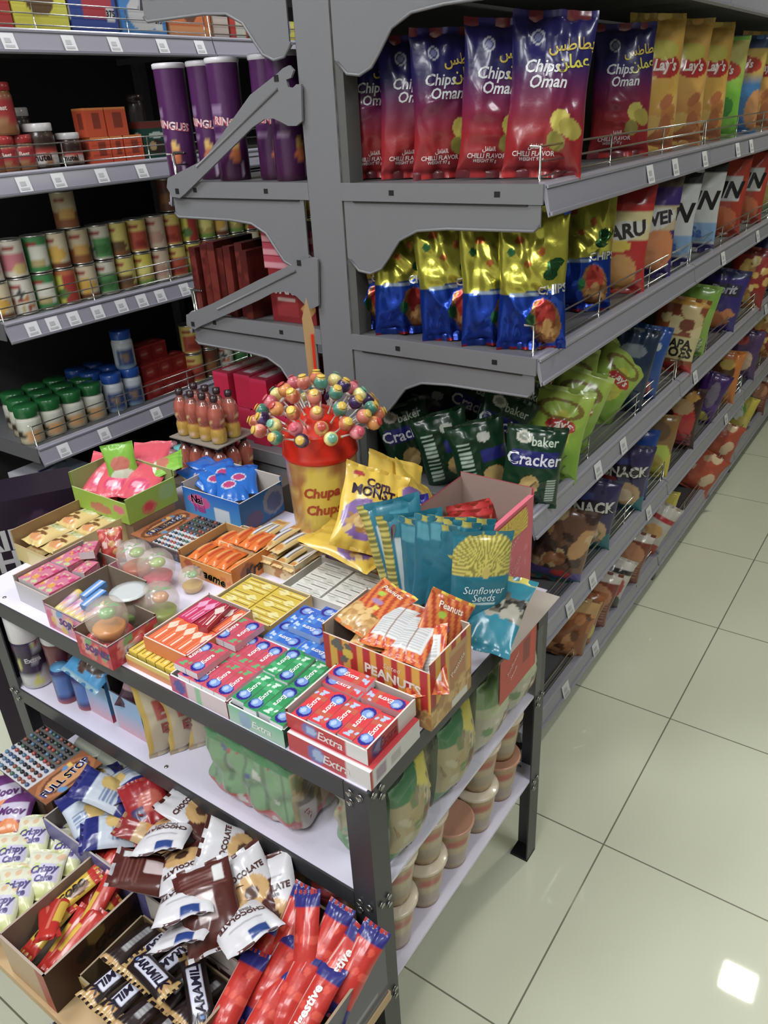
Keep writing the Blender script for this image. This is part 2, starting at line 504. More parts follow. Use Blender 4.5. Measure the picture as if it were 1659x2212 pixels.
def slab(name, x0, x1, y0, y1, z0, z1, m):
    mb = MB(); mb.box(x0, x1, y0, y1, z0, z1); return struct(mb.build(name, m))
slab('floor', -2.6, 9.5, -2.6, 3.1, -.06, 0, floor_material())
slab('ceiling', -2.6, 9.5, -2.6, 3.1, CEIL, CEIL + .06, CEILM)
slab('wall_left', -2.6, 9.5, 3.0, 3.1, 0, CEIL, WALLD)
slab('wall_right', -2.6, 9.5, -2.7, -2.6, 0, CEIL, SHOPW)
slab('wall_back', 9.5, 9.6, -2.6, 3.1, 0, CEIL, WALLM)
slab('wall_front', -2.7, -2.6, -2.6, 3.1, 0, CEIL, WALLM)
for i, (lx, ly, hw, hd, kind) in enumerate(LAMPS):
    t = thing('ceiling_light', ('unseen fill panel added at the ceiling' if kind == 'panel' else 'small square ceiling downlight') +
              ', ' + nth(i) + ' of the ceiling lights', 'ceiling light', (lx, ly, CEIL), group='ceiling lamps')
    mb = MB(); fw = .015
    for a in ((-hw - fw, -hw, -hd - fw, hd + fw), (hw, hw + fw, -hd - fw, hd + fw), (-hw, hw, -hd - fw, -hd), (-hw, hw, hd, hd + fw)):
        mb.box(*a, -.02, -.001)
    mb.build('frame', WALLM, t)
    mb = MB(); mb.add([(-hw, -hd, -.012), (hw, -hd, -.012), (hw, hd, -.012), (-hw, hd, -.012)], [(0, 3, 2, 1)])
    mb.build('diffuser', FILL_PANEL if kind == 'panel' else SPOT, t)

# ================================================================== the grey double-sided gondola
GX, GF, GU0, GU1, GL = 1.40, .640, 1.10, 1.19, 1.635    # end plane, aisle front, upright, left front
GEND = 7.0
G = thing('gondola_shelving', 'long grey double-sided metal shelving unit running away down the right aisle', 'shelving', (GX, (GU0 + GU1) / 2, 0))
def gput(mb, name, mats, parent=None):
    o = mb.build(name, mats, parent or G)
    if parent is None: o.location = (-GX, -(GU0 + GU1) / 2, 0)
    return o
# uprights with slots
for k, ux in enumerate((GX, GX + 1.06, GX + 2.12, GX + 3.18)):
    mb = MB()
    mb.box(ux, ux + .03, GU0, GU1, 0, 2.15)
    gput(mb, 'upright', GREY)
    if k == 0:
        mb = MB()
        for yy, A in ((GU0 - .0006, .03), (GU1 + .0006, -.03)):
            mb.panel((ux if A > 0 else ux + .03, yy, .1), (A, 0, 0), (0, 0, 2.0), [('fill', (136, 136, 135))] + [('rect', .2, .02 + .0245 * i, .8, .032 + .0245 * i, (30, 30, 30)) for i in range(40)], .006)
        gput(mb, 'slot_strip', CARD)
# a dark channel on the aisle side of the first upright
mb = MB(); mb.box(GX + .004, GX + .05, GU0 - .022, GU0, 0, 2.15); gput(mb, 'slot_channel', mat('dark_grey_steel', (92, 92, 90), rough=.5))
mb = MB(); mb.box(GX + .03, GEND, 1.125, 1.165, .1, 2.15); gput(mb, 'back_panel', BACK)

SH = [1.415, 1.095, .741, .395]
BASE = .115
JOINTS = [GX, GX + 1.06, GX + 2.12, GX + 3.18, GX + 4.24, GEND]
def bracket(mb, X, yf, yu, s, th=.004):
    sg = 1 if yu > yf else -1
    D = abs(yu - yf)
    pr = [(0.0, -.032), (0.0, -.070), (.012, -.080), (.20, -.082), (.27, -.088), (.315, -.108), (.345, -.145), (.365, -.168), (.395, -.180), (.425, -.176), (.448, -.155), (D, -.15), (D, -.03)]
    sc = D / .46
    mb.prism([(yf + sg * min(a * sc, D), s + b) for a, b in pr], 0, X, X + th)
    rim = [np.array((X - .002, yf + sg * a * sc, s + b)) for a, b in pr[1:11]]
    mb.tube(rim, .0032, n=5)
def wire_guard(mb, x0, x1, y, s, hh=.062, n=3, r=.0021, posts=4):
    for k in range(n):
        z = s + hh * (k + .5) / (n - .5) if n > 1 else s + hh
        mb.tube([(x0, y, z), (x1, y, z)], r, n=5)
    for i in range(posts + 1):
        x = x0 + (x1 - x0) * i / posts
        mb.tube([(x, y, s + .002), (x, y, s + hh)], r, n=5)
    mb.tube([(x0, y, s + .002), (x0, y, s + hh), (x0, y + .02, s + hh)], r * 1.2, n=5)
def rail(mb, x0, x1, y, s, sg=-1, h=.052, tilt=.014):
    # slanted price rail: top edge at y, bottom edge leaning outward
    pr = [(y - sg * .012, s + .004), (y, s + .004), (y + sg * .004, s - .002), (y + sg * tilt, s - h), (y + sg * (tilt - .004), s - h - .004), (y - sg * .004, s - .012)]
    mb.prism(pr, 0, x0, x1)
    mb.prism([(y + sg * .003, s + .001), (y + sg * .008, s - .001), (y + sg * .008, s - .006), (y + sg * .003, s - .006)], 0, x0, x1)
    mb.prism([(y + sg * (tilt - .002), s - h + .006), (y + sg * (tilt + .004), s - h + .006), (y + sg * (tilt + .004), s - h), (y + sg * (tilt - .002), s - h)], 0, x0, x1)
def price_tag(parent, x, y, s, sg=-1, h=.052, tilt=.014, w=.042):
    # a paper tag slid into the slanted rail
    a = np.array((0, sg * tilt, -h)); n = np.array((0, sg * .0016, .0004))
    o = np.array((x, y + sg * .005, s - .004)) + n
    mb = MB()
    p0, p1 = o + a * .12, o + a * .86
    W = np.array((w, 0, 0))
    q = [p1, p1 + W, p0 + W, p0] if sg < 0 else [p1 + W, p1, p0, p0 + W]
    back = [v - n * .8 for v in q]
    mb.add(q + back, [(0, 1, 2, 3), (7, 6, 5, 4), (0, 4, 5, 1), (1, 5, 6, 2), (2, 6, 7, 3), (3, 7, 4, 0)], (228, 228, 230))
    m = (q[0] + q[3]) / 2
    for t0, t1, u0, u1 in ((.15, .3, .12, .8), (.42, .7, .2, .65)):
        A = q[0] + (q[3] - q[0]) * t0; B = q[0] + (q[3] - q[0]) * t1; Wd = q[1] - q[0]
        mb.add([A + Wd * u0 + n * .4, A + Wd * u1 + n * .4, B + Wd * u1 + n * .4, B + Wd * u0 + n * .4], [(0, 1, 2, 3)], (188, 188, 192))
    return gput(mb, 'price_tag', INK, parent)

def shelf_set(side, level, s, sections, tags, top=False):
    """one shelf row on one side, split in sections"""
    for k in sections:
        x0, x1 = JOINTS[k], JOINTS[k + 1]
        yf, yu, sg = (GF, GU0, -1) if side == 'right' else (GL, GU1, 1)
        lo, hi = min(yf, yu), max(yf, yu)
        mb = MB()
        mb.box(x0 + .002, x1 - .002, lo + .01, hi, s - .012, s)
        mb.box(x0 + .002, x1 - .002, lo + .01, hi - .03, s - .03, s - .012)
        o = gput(mb, 'shelf', GREYD)
        if k == 0 or level == 9:
            mb = MB(); mb.box(x0 - .001, x0 + .004, lo, hi, s - .034, s + .001)
            gput(mb, 'end_lip', GREY, o)
            mb = MB()
            for f in (.2, .72):
                yy = yf + (yu - yf) * f
                mb.box(x0 - .0016, x0 + .002, yy - .006, yy + .006, s - .022, s - .012)
            mb.box(x0 - .0016, x0 + .002, lo + .03, hi - .03, s - .0365, s - .0345)
            gput(mb, 'lip_holes', DARK, o)
            mb = MB(); bracket(mb, x0 + .002, yf - sg * .004, yu, s); gput(mb, 'bracket', GREY, o)
        mb = MB(); rail(mb, x0 + .004, x1 - .002, yf, s, sg); gput(mb, 'price_rail', RAIL, o)
        mb = MB(); wire_guard(mb, x0 + .012, x1 - .01, yf - sg * .014, s, posts=3); gput(mb, 'wire_guard', WIRE, o)
        for x in tags:
            if x0 < x < x1 - .05: price_tag(o, x, yf, s, sg)
def tagxs(pxs, y): return [float(aty(px, py, y)[0]) for px, py in pxs]
shelf_set('right', 0, SH[0], range(5), tagxs([(1388, 370), (1443, 360), (1508, 345), (1580, 330), (1610, 322)], GF))
shelf_set('right', 1, SH[1], range(5), tagxs([(1550, 560), (1625, 520)], GF))
shelf_set('right', 2, SH[2], range(5), tagxs([(1275, 1025), (1330, 980), (1490, 815), (1642, 690)], GF))
shelf_set('right', 3, SH[3], range(5), tagxs([(1215, 1310), (1265, 1260), (1390, 1100), (1600, 860), (1560, 900)], GF))
shelf_set('right', 5, 1.79, range(5), [], True)
shelf_set('left', 0, SH[0], range(3), [])
shelf_set('left', 1, SH[1], range(3), [])
shelf_set('left', 2, SH[2], range(3), [])
shelf_set('left', 5, 1.83, range(3), [])
# base decks with kick plates
for sg, yf, yu in ((-1, GF, GU0), (1, GL, GU1)):
    for k in range(5 if sg < 0 else 3):
        x0, x1 = JOINTS[k], JOINTS[k + 1]
        lo, hi = min(yf, yu), max(yf, yu)
        mb = MB(); mb.box(x0 + .003, x1 - .003, lo + .004, hi, BASE - .03, BASE)
        o = gput(mb, 'base_deck', GREYD)
        mb = MB(); rail(mb, x0 + .004, x1 - .002, yf, BASE, sg, h=.05); gput(mb, 'price_rail', RAIL, o)
        mb = MB(); yk = yf - sg * .03; mb.box(x0, x1, min(yk, yk + .004), max(yk, yk + .004), .0, BASE - .03); gput(mb, 'kick_plate', GREYD, o)
        mb = MB(); wire_guard(mb, x0 + .012, x1 - .01, yf - sg * .012, BASE, hh=.045, n=2, posts=3); gput(mb, 'wire_guard', WIRE, o)
        if sg < 0:
            for x in tagxs([(1205, 1520), (1270, 1430)], GF):
                if x0 < x < x1: price_tag(o, x, yf, BASE, sg)
        mb = MB(); mb.box(x0 + .004, x0 + .03, min(yf, yf - sg * .06), max(yf, yf - sg * .06), 0, .06); gput(mb, 'foot', GREYD, o)
# two tilted spare arms hooked into the upright on the left side, traced in their own plane
XA = GX - .010
for pts, ridge, holes in (
    ([(362, 385), (360, 405), (372, 425), (388, 428), (400, 418), (545, 275), (570, 258), (590, 256), (604, 262), (622, 272), (640, 272), (652, 262), (650, 182), (640, 182), (632, 190), (622, 188), (618, 172), (628, 168), (634, 152), (624, 141), (610, 148), (600, 158), (540, 205), (440, 345)], [(425, 360), (600, 192)], [(383, 413), (597, 169)]),
    ([(402, 680), (403, 702), (420, 712), (432, 705), (560, 648), (590, 632), (620, 630), (640, 640), (655, 655), (672, 668), (688, 660), (686, 560), (672, 556), (650, 562), (560, 604), (460, 655)], [(470, 668), (640, 585)], [(417, 700), (646, 568)])):
    P = [atx(px, py, XA)[1:] for px, py in pts]
    mb = MB(); mb.prism([(float(a), float(b)) for a, b in P], 0, XA, XA + .006)
    o = gput(mb, 'tilted_arm', GREY)
    mb = MB(); mb.tube([atx(px, py, XA) for px, py in ridge], .003, n=6); gput(mb, 'ridge', GREY, o)
    mb = MB()
    for px, py in holes:
        c = atx(px, py, XA); mb.box(XA - .001, XA + .001, c[1] - .006, c[1] + .006, c[2] - .006, c[2] + .006)
    gput(mb, 'holes', DARK, o)
    mb = MB(); c = atx(pts[0][0] + 12, pts[0][1] - 25, XA)
    mb.tube([(XA + .02, c[1] - .02, c[2] + .03), (XA + .02, c[1] + .012, c[2] + .03), (XA + .02, c[1] + .016, c[2] + .02), (XA + .02, c[1] + .012, c[2] - .03)], .003, n=6)
    gput(mb, 'wire_hook', WIRE, o)

# ================================================================== wall shelving on the left
WX, WF, WB = 1.235, 2.28, 2.80
W = thing('wall_shelving', 'dark grocery shelving along the left wall loaded with tins, jars and cartons', 'shelving', (WX, WF, 0))
def wput(mb, name, mats, parent=None):
    o = mb.build(name, mats, parent or W)
    if parent is None: o.location = (-WX, -WF, 0)
    return o
WS = [1.795, 1.437, 1.036, .636]
mb = MB(); mb.box(WX + .02, 6.0, WB, WB + .03, 0, 2.2); wput(mb, 'back_panel', BACK)
for x in (WX, 2.3, 3.36):
    mb = MB(); mb.box(x, x + .03, WB - .05, WB, 0, 2.2); wput(mb, 'upright', GREYD)
WJ = [WX, 2.235, 3.235, 4.235, 6.0]
wtags = [[(6, 78), (140, 85), (240, 90), (345, 93), (427, 93)], [(38, 378), (113, 362), (210, 360), (298, 352), (370, 345)],
         [(60, 700), (105, 690), (150, 676), (203, 663), (255, 650), (300, 640), (340, 627), (393, 612)], [(130, 965), (218, 928), (332, 885)]]
gput_old = gput
def gput(mb, name, mats, parent=None):
    return wput(mb, name, mats, parent)
for s, tg in zip(WS, wtags):
    for k in range(4):
        x0, x1 = WJ[k], WJ[k + 1]
        mb = MB(); mb.box(x0 + .002, x1 - .002, WF + .01, WB, s - .03, s); o = wput(mb, 'shelf', GREYD)
        mb = MB(); rail(mb, x0 + .004, x1 - .002, WF, s, -1, h=.056, tilt=.02); wput(mb, 'price_rail', RAIL, o)
        mb = MB(); wire_guard(mb, x0 + .012, x1 - .01, WF + .014, s, hh=.07, posts=3); wput(mb, 'wire_guard', WIRE, o)
        mb = MB(); mb.box(x0, x0 + .003, WF + .0, WB, s - .05, s); wput(mb, 'bracket', GREYD, o)
        for px, py in tg:
            x = float(aty(px - 12, py, WF)[0])
            if x0 - .02 < x < x1 - .03: price_tag(o, x, WF, s, -1, .056, .02)
for k in range(4):
    mb = MB(); mb.box(WJ[k] + .002, WJ[k + 1] - .002, WF, WB, .10, .13); o = wput(mb, 'base_deck', GREYD)
    mb = MB(); mb.box(WJ[k], WJ[k + 1], WF + .03, WF + .034, 0, .10); wput(mb, 'kick_plate', GREYD, o)
gput = gput_old

# ================================================================== the three-tier display table
TX0, TX1, TY0, TY1, ZT, ZM, ZB = .600, 1.193, .499, 1.480, .718, .487, .255
T = thing('display_table', 'dark steel framed three-tier table with white boards covered in sweets', 'table', (TX0, TY0, 0))
def tput(mb, name, mats, parent=None):
    o = mb.build(name, mats, parent or T)
    if parent is None: o.location = (-TX0, -TY0, 0)
    return o
for name, z, ov in (('top_board', ZT, .0), ('middle_board', ZM, -.002), ('bottom_board', ZB, -.002)):
    mb = MB(); mb.box(TX0 + .003, TX1 - .003, TY0 + .003 + ov * 0, TY1 + (.02 if ov == 0 else -.004), z - .006, z, (232, 229, 238))
    b = tput(mb, name, BOARD)
    for fx, fy in ((.03, .04), (.03, .5), (.03, .93), (.97, .04)):
        mb = MB(); x = TX0 + (TX1 - TX0) * fx; y = TY0 + (TY1 - TY0) * fy
        mb.lathe([(.004, z), (.004, z + .0012), (0, z + .0015)], 8, (150, 150, 150), center=(x, y)); tput(mb, 'screw', BOLT, b)
LW, LT = .042, .003
for cx, cy in ((TX0, TY0), (TX0, TY1), (TX1, TY0), (TX1, TY1)):
    sx = 1 if cx == TX0 else -1; sy = 1 if cy == TY0 else -1
    mb = MB()
    mb.prism([(cx, cy), (cx + sx * LW, cy), (cx + sx * LW, cy + sy * LT), (cx + sx * LT, cy + sy * LT), (cx + sx * LT, cy + sy * LW), (cx, cy + sy * LW)], 2, .004, ZT - .002)
    lg = tput(mb, 'leg', FRAME)
    mb = MB(); mb.box(min(cx, cx + sx * LW), max(cx, cx + sx * LW), min(cy, cy + sy * LW), max(cy, cy + sy * LW), 0, .006); tput(mb, 'rubber_foot', DARK, lg)
    if (cx, cy) == (TX1, TY1): continue
    for z in (ZT, ZM, ZB):
        for dz, dd in ((-.014, .012), (-.032, .03), (-.014, .03)):
            for ax in (0, 1):
                if (ax == 0 and cx == TX1) or (ax == 1 and cy == TY1): continue
                mb = MB()
                c = np.array((cx - sx * .0015, cy + sy * dd, z + dz)) if ax == 0 else np.array((cx + sx * dd, cy - sy * .0015, z + dz))
                e = np.array((-sx * .003, 0, 0)) if ax == 0 else np.array((0, -sy * .003, 0))
                mb.tube([c, c + e], .0052, n=8); tput(mb, 'bolt', BOLT, lg)
RH = .036
for z, nm in ((ZT, 'top'), (ZM, 'middle'), (ZB, 'bottom')):
    for kind in ('front', 'rear', 'right', 'left'):
        mb = MB()
        if kind in ('front', 'rear'):
            x = TX0 if kind == 'front' else TX1; s = 1 if kind == 'front' else -1
            mb.prism([(x + s * .0035, z - RH), (x + s * .006, z - RH), (x + s * .006, z - .009), (x + s * .03, z - .009), (x + s * .03, z - .0065), (x + s * .0035, z - .0065)], 1, TY0 + .0035, TY1 - .0035)
            if kind == 'front': mb.box(x - .001, x + .0032, TY0 + LW, TY1 - LW, z - RH, z - .0005)
        else:
            y = TY0 if kind == 'right' else TY1; s = 1 if kind == 'right' else -1
            mb.prism([(y + s * .0035, z - RH), (y + s * .006, z - RH), (y + s * .006, z - .009), (y + s * .03, z - .009), (y + s * .03, z - .0065), (y + s * .0035, z - .0065)], 0, TX0 + .008, TX1 - .008)
            if nm == 'top': mb.box(TX0 + LW, TX1 - LW, min(y, y + s * .003), max(y, y + s * .003), z - RH, z - .0005)
            elif kind == 'right': continue
        tput(mb, 'rail', FRAME)

# ================================================================== low bench in front
BX0, BX1, BY0, BY1, ZBN = .268, .594, .478, 1.42, .30
Bn = thing('low_bench', 'low plywood bench in front of the table carrying open biscuit trays', 'bench', (BX0, BY0, 0))
mb = MB(); mb.box(0, BX1 - BX0, 0, BY1 - BY0, ZBN - .020, ZBN); mb.build('bench_top', WOOD, Bn)
for fx in (.02, BX1 - BX0 - .06):
    for fy in (.03, BY1 - BY0 - .07):
        mb = MB(); mb.box(fx, fx + .04, fy, fy + .04, 0, ZBN - .02); mb.build('leg', FRAME, Bn)
mb = MB(); mb.box(.05, BX1 - BX0 - .05, .05, .07, .10, .14); mb.build('stretcher', FRAME, Bn)

# ================================================================== sweets on the table top
W_ = (235, 235, 238)
def setbox(name, label, cat, x0, x1, y0, y1, z, h, F, texts={}, group=None, cell=.004, kind='carton', **kw):
    fn = carton_mesh if kind == 'carton' else tray_mesh
    me = fn(name, x1 - x0, y1 - y0, h, F, cell=cell, texts=texts, **kw)
    o = put(name, me, None, ((x0 + x1) / 2, (y0 + y1) / 2, z))
    return tag(o, label, cat, group)
R90 = math.pi / 2

def gum_pack(name, base, base2, ends, w=.071, d=.0265, h=.012):
    des = [('fill', base), ('rect', .62, 0, .78, 1, base2), ('spots', 7, 3, .1, .26, [ends, (255, 255, 255), base2], (.76, 0, 1, 1)),
           ('rect', .94, 0, 1, 1, base), ('ell', .2, .5, .165, .45, (46, 38, 146)), ('ell', .235, .52, .125, .34, (120, 158, 226)), ('ell', .23, .60, .07, .16, (178, 204, 242))]
    mb = MB(); x, y = w / 2, d / 2
    mb.panel((-x, -y, h), (w, 0, 0), (0, d, 0), des, .0013, texts=[('Extra', .50, .5, .0085, (255, 255, 255), 0, 'bi')])
    side = [('fill', tuple(int(a * .45 + 125) for a in base))]
    mb.panel((-x, -y, 0), (w, 0, 0), (0, 0, h), side, .1); mb.panel((x, y, 0), (-w, 0, 0), (0, 0, h), side, .1)
    e = [('fill', (228, 225, 235))]
    mb.panel((-x, y, 0), (0, -d, 0), (0, 0, h), e, .1); mb.panel((x, -y, 0), (0, d, 0), (0, 0, h), e, .1)
    mb.panel((-x, y, 0), (w, 0, 0), (0, -d, 0), e, .1)
    return mb.mesh(name, FILM)
GUM = {'red': gum_pack('gum_pack', (226, 52, 62), (205, 92, 66), (180, 205, 240)),
       'green': gum_pack('gum_pack', (26, 152, 84), (60, 176, 110), (205, 235, 215)),
       'pink': gum_pack('gum_pack', (214, 76, 100), (206, 72, 92), (92, 176, 112)),
       'blue': gum_pack('gum_pack', (44, 112, 214), (70, 140, 230), (190, 215, 250))}
def packs(kind, lab, group, spots, where):
    """spots: x, y, z, yaw, place words"""
    for x, y, z, yaw, words in spots:
        o = put('gum_pack', GUM[kind], None, (x, y, z), (0, 0, yaw))
        tag(o, f'{lab} {words}', 'chewing gum', group)

# red gum: closed carton below, open tray on top
rb = {'all': [('fill', (206, 66, 72))], 'left': [('fill', (206, 72, 78)), ('rect', .72, 0, 1, 1, (228, 222, 224)), ('ell', .36, .5, .11, .46, (120, 120, 190)), ('ell', .38, .5, .07, .3, (170, 190, 230))],
      'front': [('fill', (222, 218, 216)), ('rect', 0, 0, .04, 1, (200, 60, 66)), ('rect', .12, .15, .3, .8, (170, 150, 170)), ('lines', .4, .2, .6, .7, 4, (190, 180, 185))], 'top': [('fill', (208, 62, 68)), ('rect', .0, .0, .04, 1, W_)]}
setbox('gum_carton', 'closed red and white chewing gum carton under the open red gum tray', 'carton', .606, .730, .496, .645, ZT, .034, rb, {'left': [('Extra', .60, .5, .016, (240, 225, 225), 0, 'bi')]})
rt = {'all': [('fill', (214, 62, 68))], 'left': [('fill', (210, 58, 66)), ('rect', .74, 0, 1, 1, (226, 222, 222)), ('ell', .3, .5, .1, .46, (120, 120, 190)), ('ell', .32, .5, .07, .3, (170, 190, 230))],
      'front': [('fill', (190, 48, 58)), ('rect', .62, 0, 1, 1, (222, 218, 212)), ('ell', .2, .5, .13, .44, (70, 60, 130)), ('ell', .22, .5, .09, .3, (130, 130, 170))]}
setbox('gum_tray', 'open red and white chewing gum tray at the front right table corner', 'display tray', .615, .735, .505, .652, ZT + .0345, .034, rt,
       {'left': [('Extra', .55, .5, .015, (240, 220, 220), 0, 'bi')], 'front': [('Extra', .42, .5, .014, (150, 40, 60), 0, 'bi')]}, kind='tray', inner=(198, 182, 176), hs=(.030, .034, .026, .034))
zz = ZT + .0345 + .0125
sp = [(.656 + dx, .522 + .0275 * i, zz, (0 if i % 2 == 0 or i == 4 else math.pi) + dy, f'in the near row of the red tray, {nth(i)} from the right')
      for i, (dx, dy) in enumerate([(0, .02), (.002, 0), (.0, -.02), (.002, .015), (-.002, .0)])]
packs('red', 'red chewing gum pack', 'red gum packs', sp, '')
sp = [(.708, .616, zz + .003, -R90, 'across the back of the red tray, left inner one'), (.722, .611, zz + .012, -R90 + .03, 'against the far wall of the red tray, left one'),
      (.712, .542, zz + .004, R90 + .05, 'across the back of the red tray, right one')]
packs('red', 'red chewing gum pack', 'red gum packs', sp, '')
# green gum
gb = {'all': [('fill', (150, 205, 178))], 'left': [('grad', 0, (190, 218, 205), 1, (120, 196, 160)), ('ell', .3, .5, .12, .45, (150, 180, 210))], 'front': [('fill', (44, 104, 80)), ('ell', .16, .5, .06, .22, (220, 228, 224))]}
setbox('gum_tray', 'pale green chewing gum tray beside the red gum tray', 'display tray', .604, .752, .651, .765, ZT, .034, gb, {'left': [('Extra', .6, .5, .013, (235, 245, 240), 0, 'bi')]}, kind='tray', inner=(190, 205, 195))
zg = ZT + .028
packs('green', 'green chewing gum pack', 'green gum packs', [(.6425 + .0715 * r + (.004 if c % 2 else 0), .6655 + .0275 * c, zg + (.006 if r and c > 1 else .001 * c), (math.pi if (c + r) % 3 == 1 else 0) + .02 * ((c * 7 + r * 3) % 3 - 1),
      f'in the {"near" if r == 0 else "far"} row of its tray, {nth(c)} from the right') for r in range(2) for c in range(4)], '')
# watermelon gum
wb = {'all': [('fill', (220, 226, 222))], 'left': [('fill', (226, 205, 214)), ('rect', 0, 0, .3, 1, (206, 90, 130)), ('rect', .45, 0, .55, 1, (150, 200, 160)), ('ell', .16, .5, .1, .4, (90, 90, 170))], 'front': [('fill', (206, 92, 124))]}
setbox('gum_tray', 'white and pink watermelon gum tray left of the green gum tray', 'display tray', .604, .756, .768, .898, ZT, .034, wb, kind='tray', inner=(210, 205, 205))
packs('pink', 'pink watermelon gum pack', 'pink gum packs', [(.6425 + .0715 * r, .783 + .0275 * c, zg + .001, (math.pi if r else 0), f'in the {"near" if r == 0 else "far"} tray row, {nth(c)} from the right') for r in range(2) for c in range(4)], '')
packs('pink', 'pink watermelon gum pack', 'pink gum packs', [(.648 + .084 * r, .850 + .0275 * c, zg + .0145, math.pi if (r + c) % 2 else 0, f'stacked on top of the watermelon tray, {"near" if r == 0 else "far"} {"right" if c == 0 else "left"} one') for r in range(2) for c in range(2)], '')
# blue gum
bb = {'all': [('fill', (190, 205, 228))]}
setbox('gum_tray', 'pale blue chewing gum tray between the green gum and the striped peanut box', 'display tray', .760, .874, .690, .838, ZT, .030, bb, kind='tray', inner=(190, 198, 215))
packs('blue', 'blue chewing gum pack', 'blue gum packs', [(.776 + .0275 * r, .727 + .073 * c, ZT + .023, R90 + (math.pi if c else 0) * (r % 2), f'in the blue gum tray, {nth(r)} row from the front, {"right" if c == 0 else "left"} one') for r in range(4) for c in range(2)], '')
packs('blue', 'blue chewing gum pack', 'blue gum packs', [(.806 + .0275 * r, .770 - .01 * r, ZT + .036 + .0 * r, R90 + (math.pi if r == 2 else 0) * 1, f'loose on top of its tray, {nth(r)} from the front') for r in range(3)], '')

# slim packs: yellow and white trays
def slim_pack(name, base, line, hi, w=.072, d=.021, h=.010, txt=None, tcol=(90, 70, 20)):
    mb = MB(); x, y = w / 2, d / 2
    des = [('fill', base), ('rect', .06, .62, .62, .72, line), ('diamond', .72, .45, .2, .5, hi), ('rect', .72, .28, .98, .36, line), ('rect', 0, 0, 1, .05, line), ('rect', .10, .25, .5, .42, hi)]
    mb.panel((-x, -y, h), (w, 0, 0), (0, d, 0), des, .0013, texts=[(txt, .34, .42, .0055, tcol, 0, 'bi')] if txt else ())
    for O, A, B in (((-x, -y, 0), (w, 0, 0), (0, 0, h)), ((x, y, 0), (-w, 0, 0), (0, 0, h)), ((-x, y, 0), (0, -d, 0), (0, 0, h)), ((x, -y, 0), (0, d, 0), (0, 0, h)), ((-x, y, 0), (w, 0, 0), (0, -d, 0))):
        mb.panel(O, A, B, [('fill', base)], .1)
    return mb.mesh(name, FILM)
SL = {'yellow': slim_pack('gum_pack', (226, 196, 44), (150, 120, 40), (240, 228, 150)), 'white': slim_pack('gum_pack', (226, 226, 220), (110, 108, 104), (206, 208, 200)),
      'orange': slim_pack('gum_pack', (238, 100, 40), (250, 160, 120), (248, 214, 190), d=.0195, h=.013), 'pinkbar': slim_pack('gum_pack', (214, 40, 100), (248, 200, 220), (240, 160, 200), d=.0195, h=.013), 'dark': slim_pack('gum_pack', (172, 26, 52), (240, 190, 190), (232, 214, 206), d=.0195, h=.013)}
setbox('gum_tray', 'yellow slim gum tray with a cardboard rim behind the blue gum', 'display tray', .788, .904, .846, 1.002, ZT + .008, .026, {'all': F1((196, 160, 84))}, kind='tray', inner=(190, 172, 130))
tag(put('gum_carton', carton_mesh('gum_carton', .11, .13, .008, {'all': F1((170, 165, 160))}), None, (.846, .922, ZT)), 'thin grey carton lying under the yellow slim gum tray', 'carton')
for r in range(5):
    for c in range(2):
        o = put('gum_pack', SL['yellow'], None, (.803 + .0215 * r, .886 + .075 * c, ZT + .019), (0, 0, R90 + math.pi * ((r + c) % 2)))
        tag(o, f'slim yellow gum pack in its tray, {nth(r)} row from the front, {"right" if c == 0 else "left"} one', 'chewing gum', 'slim yellow gum packs')
setbox('gum_tray', 'whitish slim gum tray in front of the yellow snack box', 'display tray', .912, 1.036, .758, .932, ZT, .026, {'all': F1((206, 200, 190))}, kind='tray', inner=(200, 196, 186))
for r in range(5):
    for c in range(2):
        o = put('gum_pack', SL['white'], None, (.930 + .0218 * r, .800 + .078 * c, ZT + .012), (0, 0, R90 + math.pi * ((r + c) % 2)))
        tag(o, f'slim white gum pack in its tray, {nth(r)} row from the front, {"right" if c == 0 else "left"} one', 'chewing gum', 'slim white gum packs')
# orange tray on the yellow one
setbox('gum_tray', 'low tray of yellow slim packs under the orange tray', 'display tray', .610, .765, .899, 1.020, ZT, .022, {'all': [('fill', (226, 140, 70)), ('band', .55, 1, (232, 200, 90))]}, kind='tray', inner=(200, 180, 140))
for c in range(5):
    o = put('gum_pack', SL['yellow'], None, (.652, .913 + .0232 * c, ZT + .0185), (0, 0, 0)); tag(o, f'yellow slim pack under the orange tray, {nth(c)} from the right', 'chewing gum', 'yellow slim packs under the orange tray')
setbox('gum_tray', 'orange tray of orange and red bars at the front table edge', 'display tray', .632, .786, .882, .990, ZT + .0295, .028, {'all': [('fill', (232, 126, 62))], 'front': [('fill', (226, 110, 50)), ('rect', .55, 0, 1, 1, (214, 160, 110))]}, kind='tray', inner=(196, 176, 164))
zo = ZT + .0295 + .011
for c in range(5):
    o = put('gum_pack', SL['orange'], None, (.671, .8955 + .0202 * c, zo), (0, 0, 0)); tag(o, f'orange bar in the near half of the orange tray, {nth(c)} from the right', 'chewing gum', 'orange bars')
o = put('gum_pack', SL['orange'], None, (.745, .8955, zo)); tag(o, 'orange bar in the far half of the orange tray, against the right wall', 'chewing gum', 'orange bars')
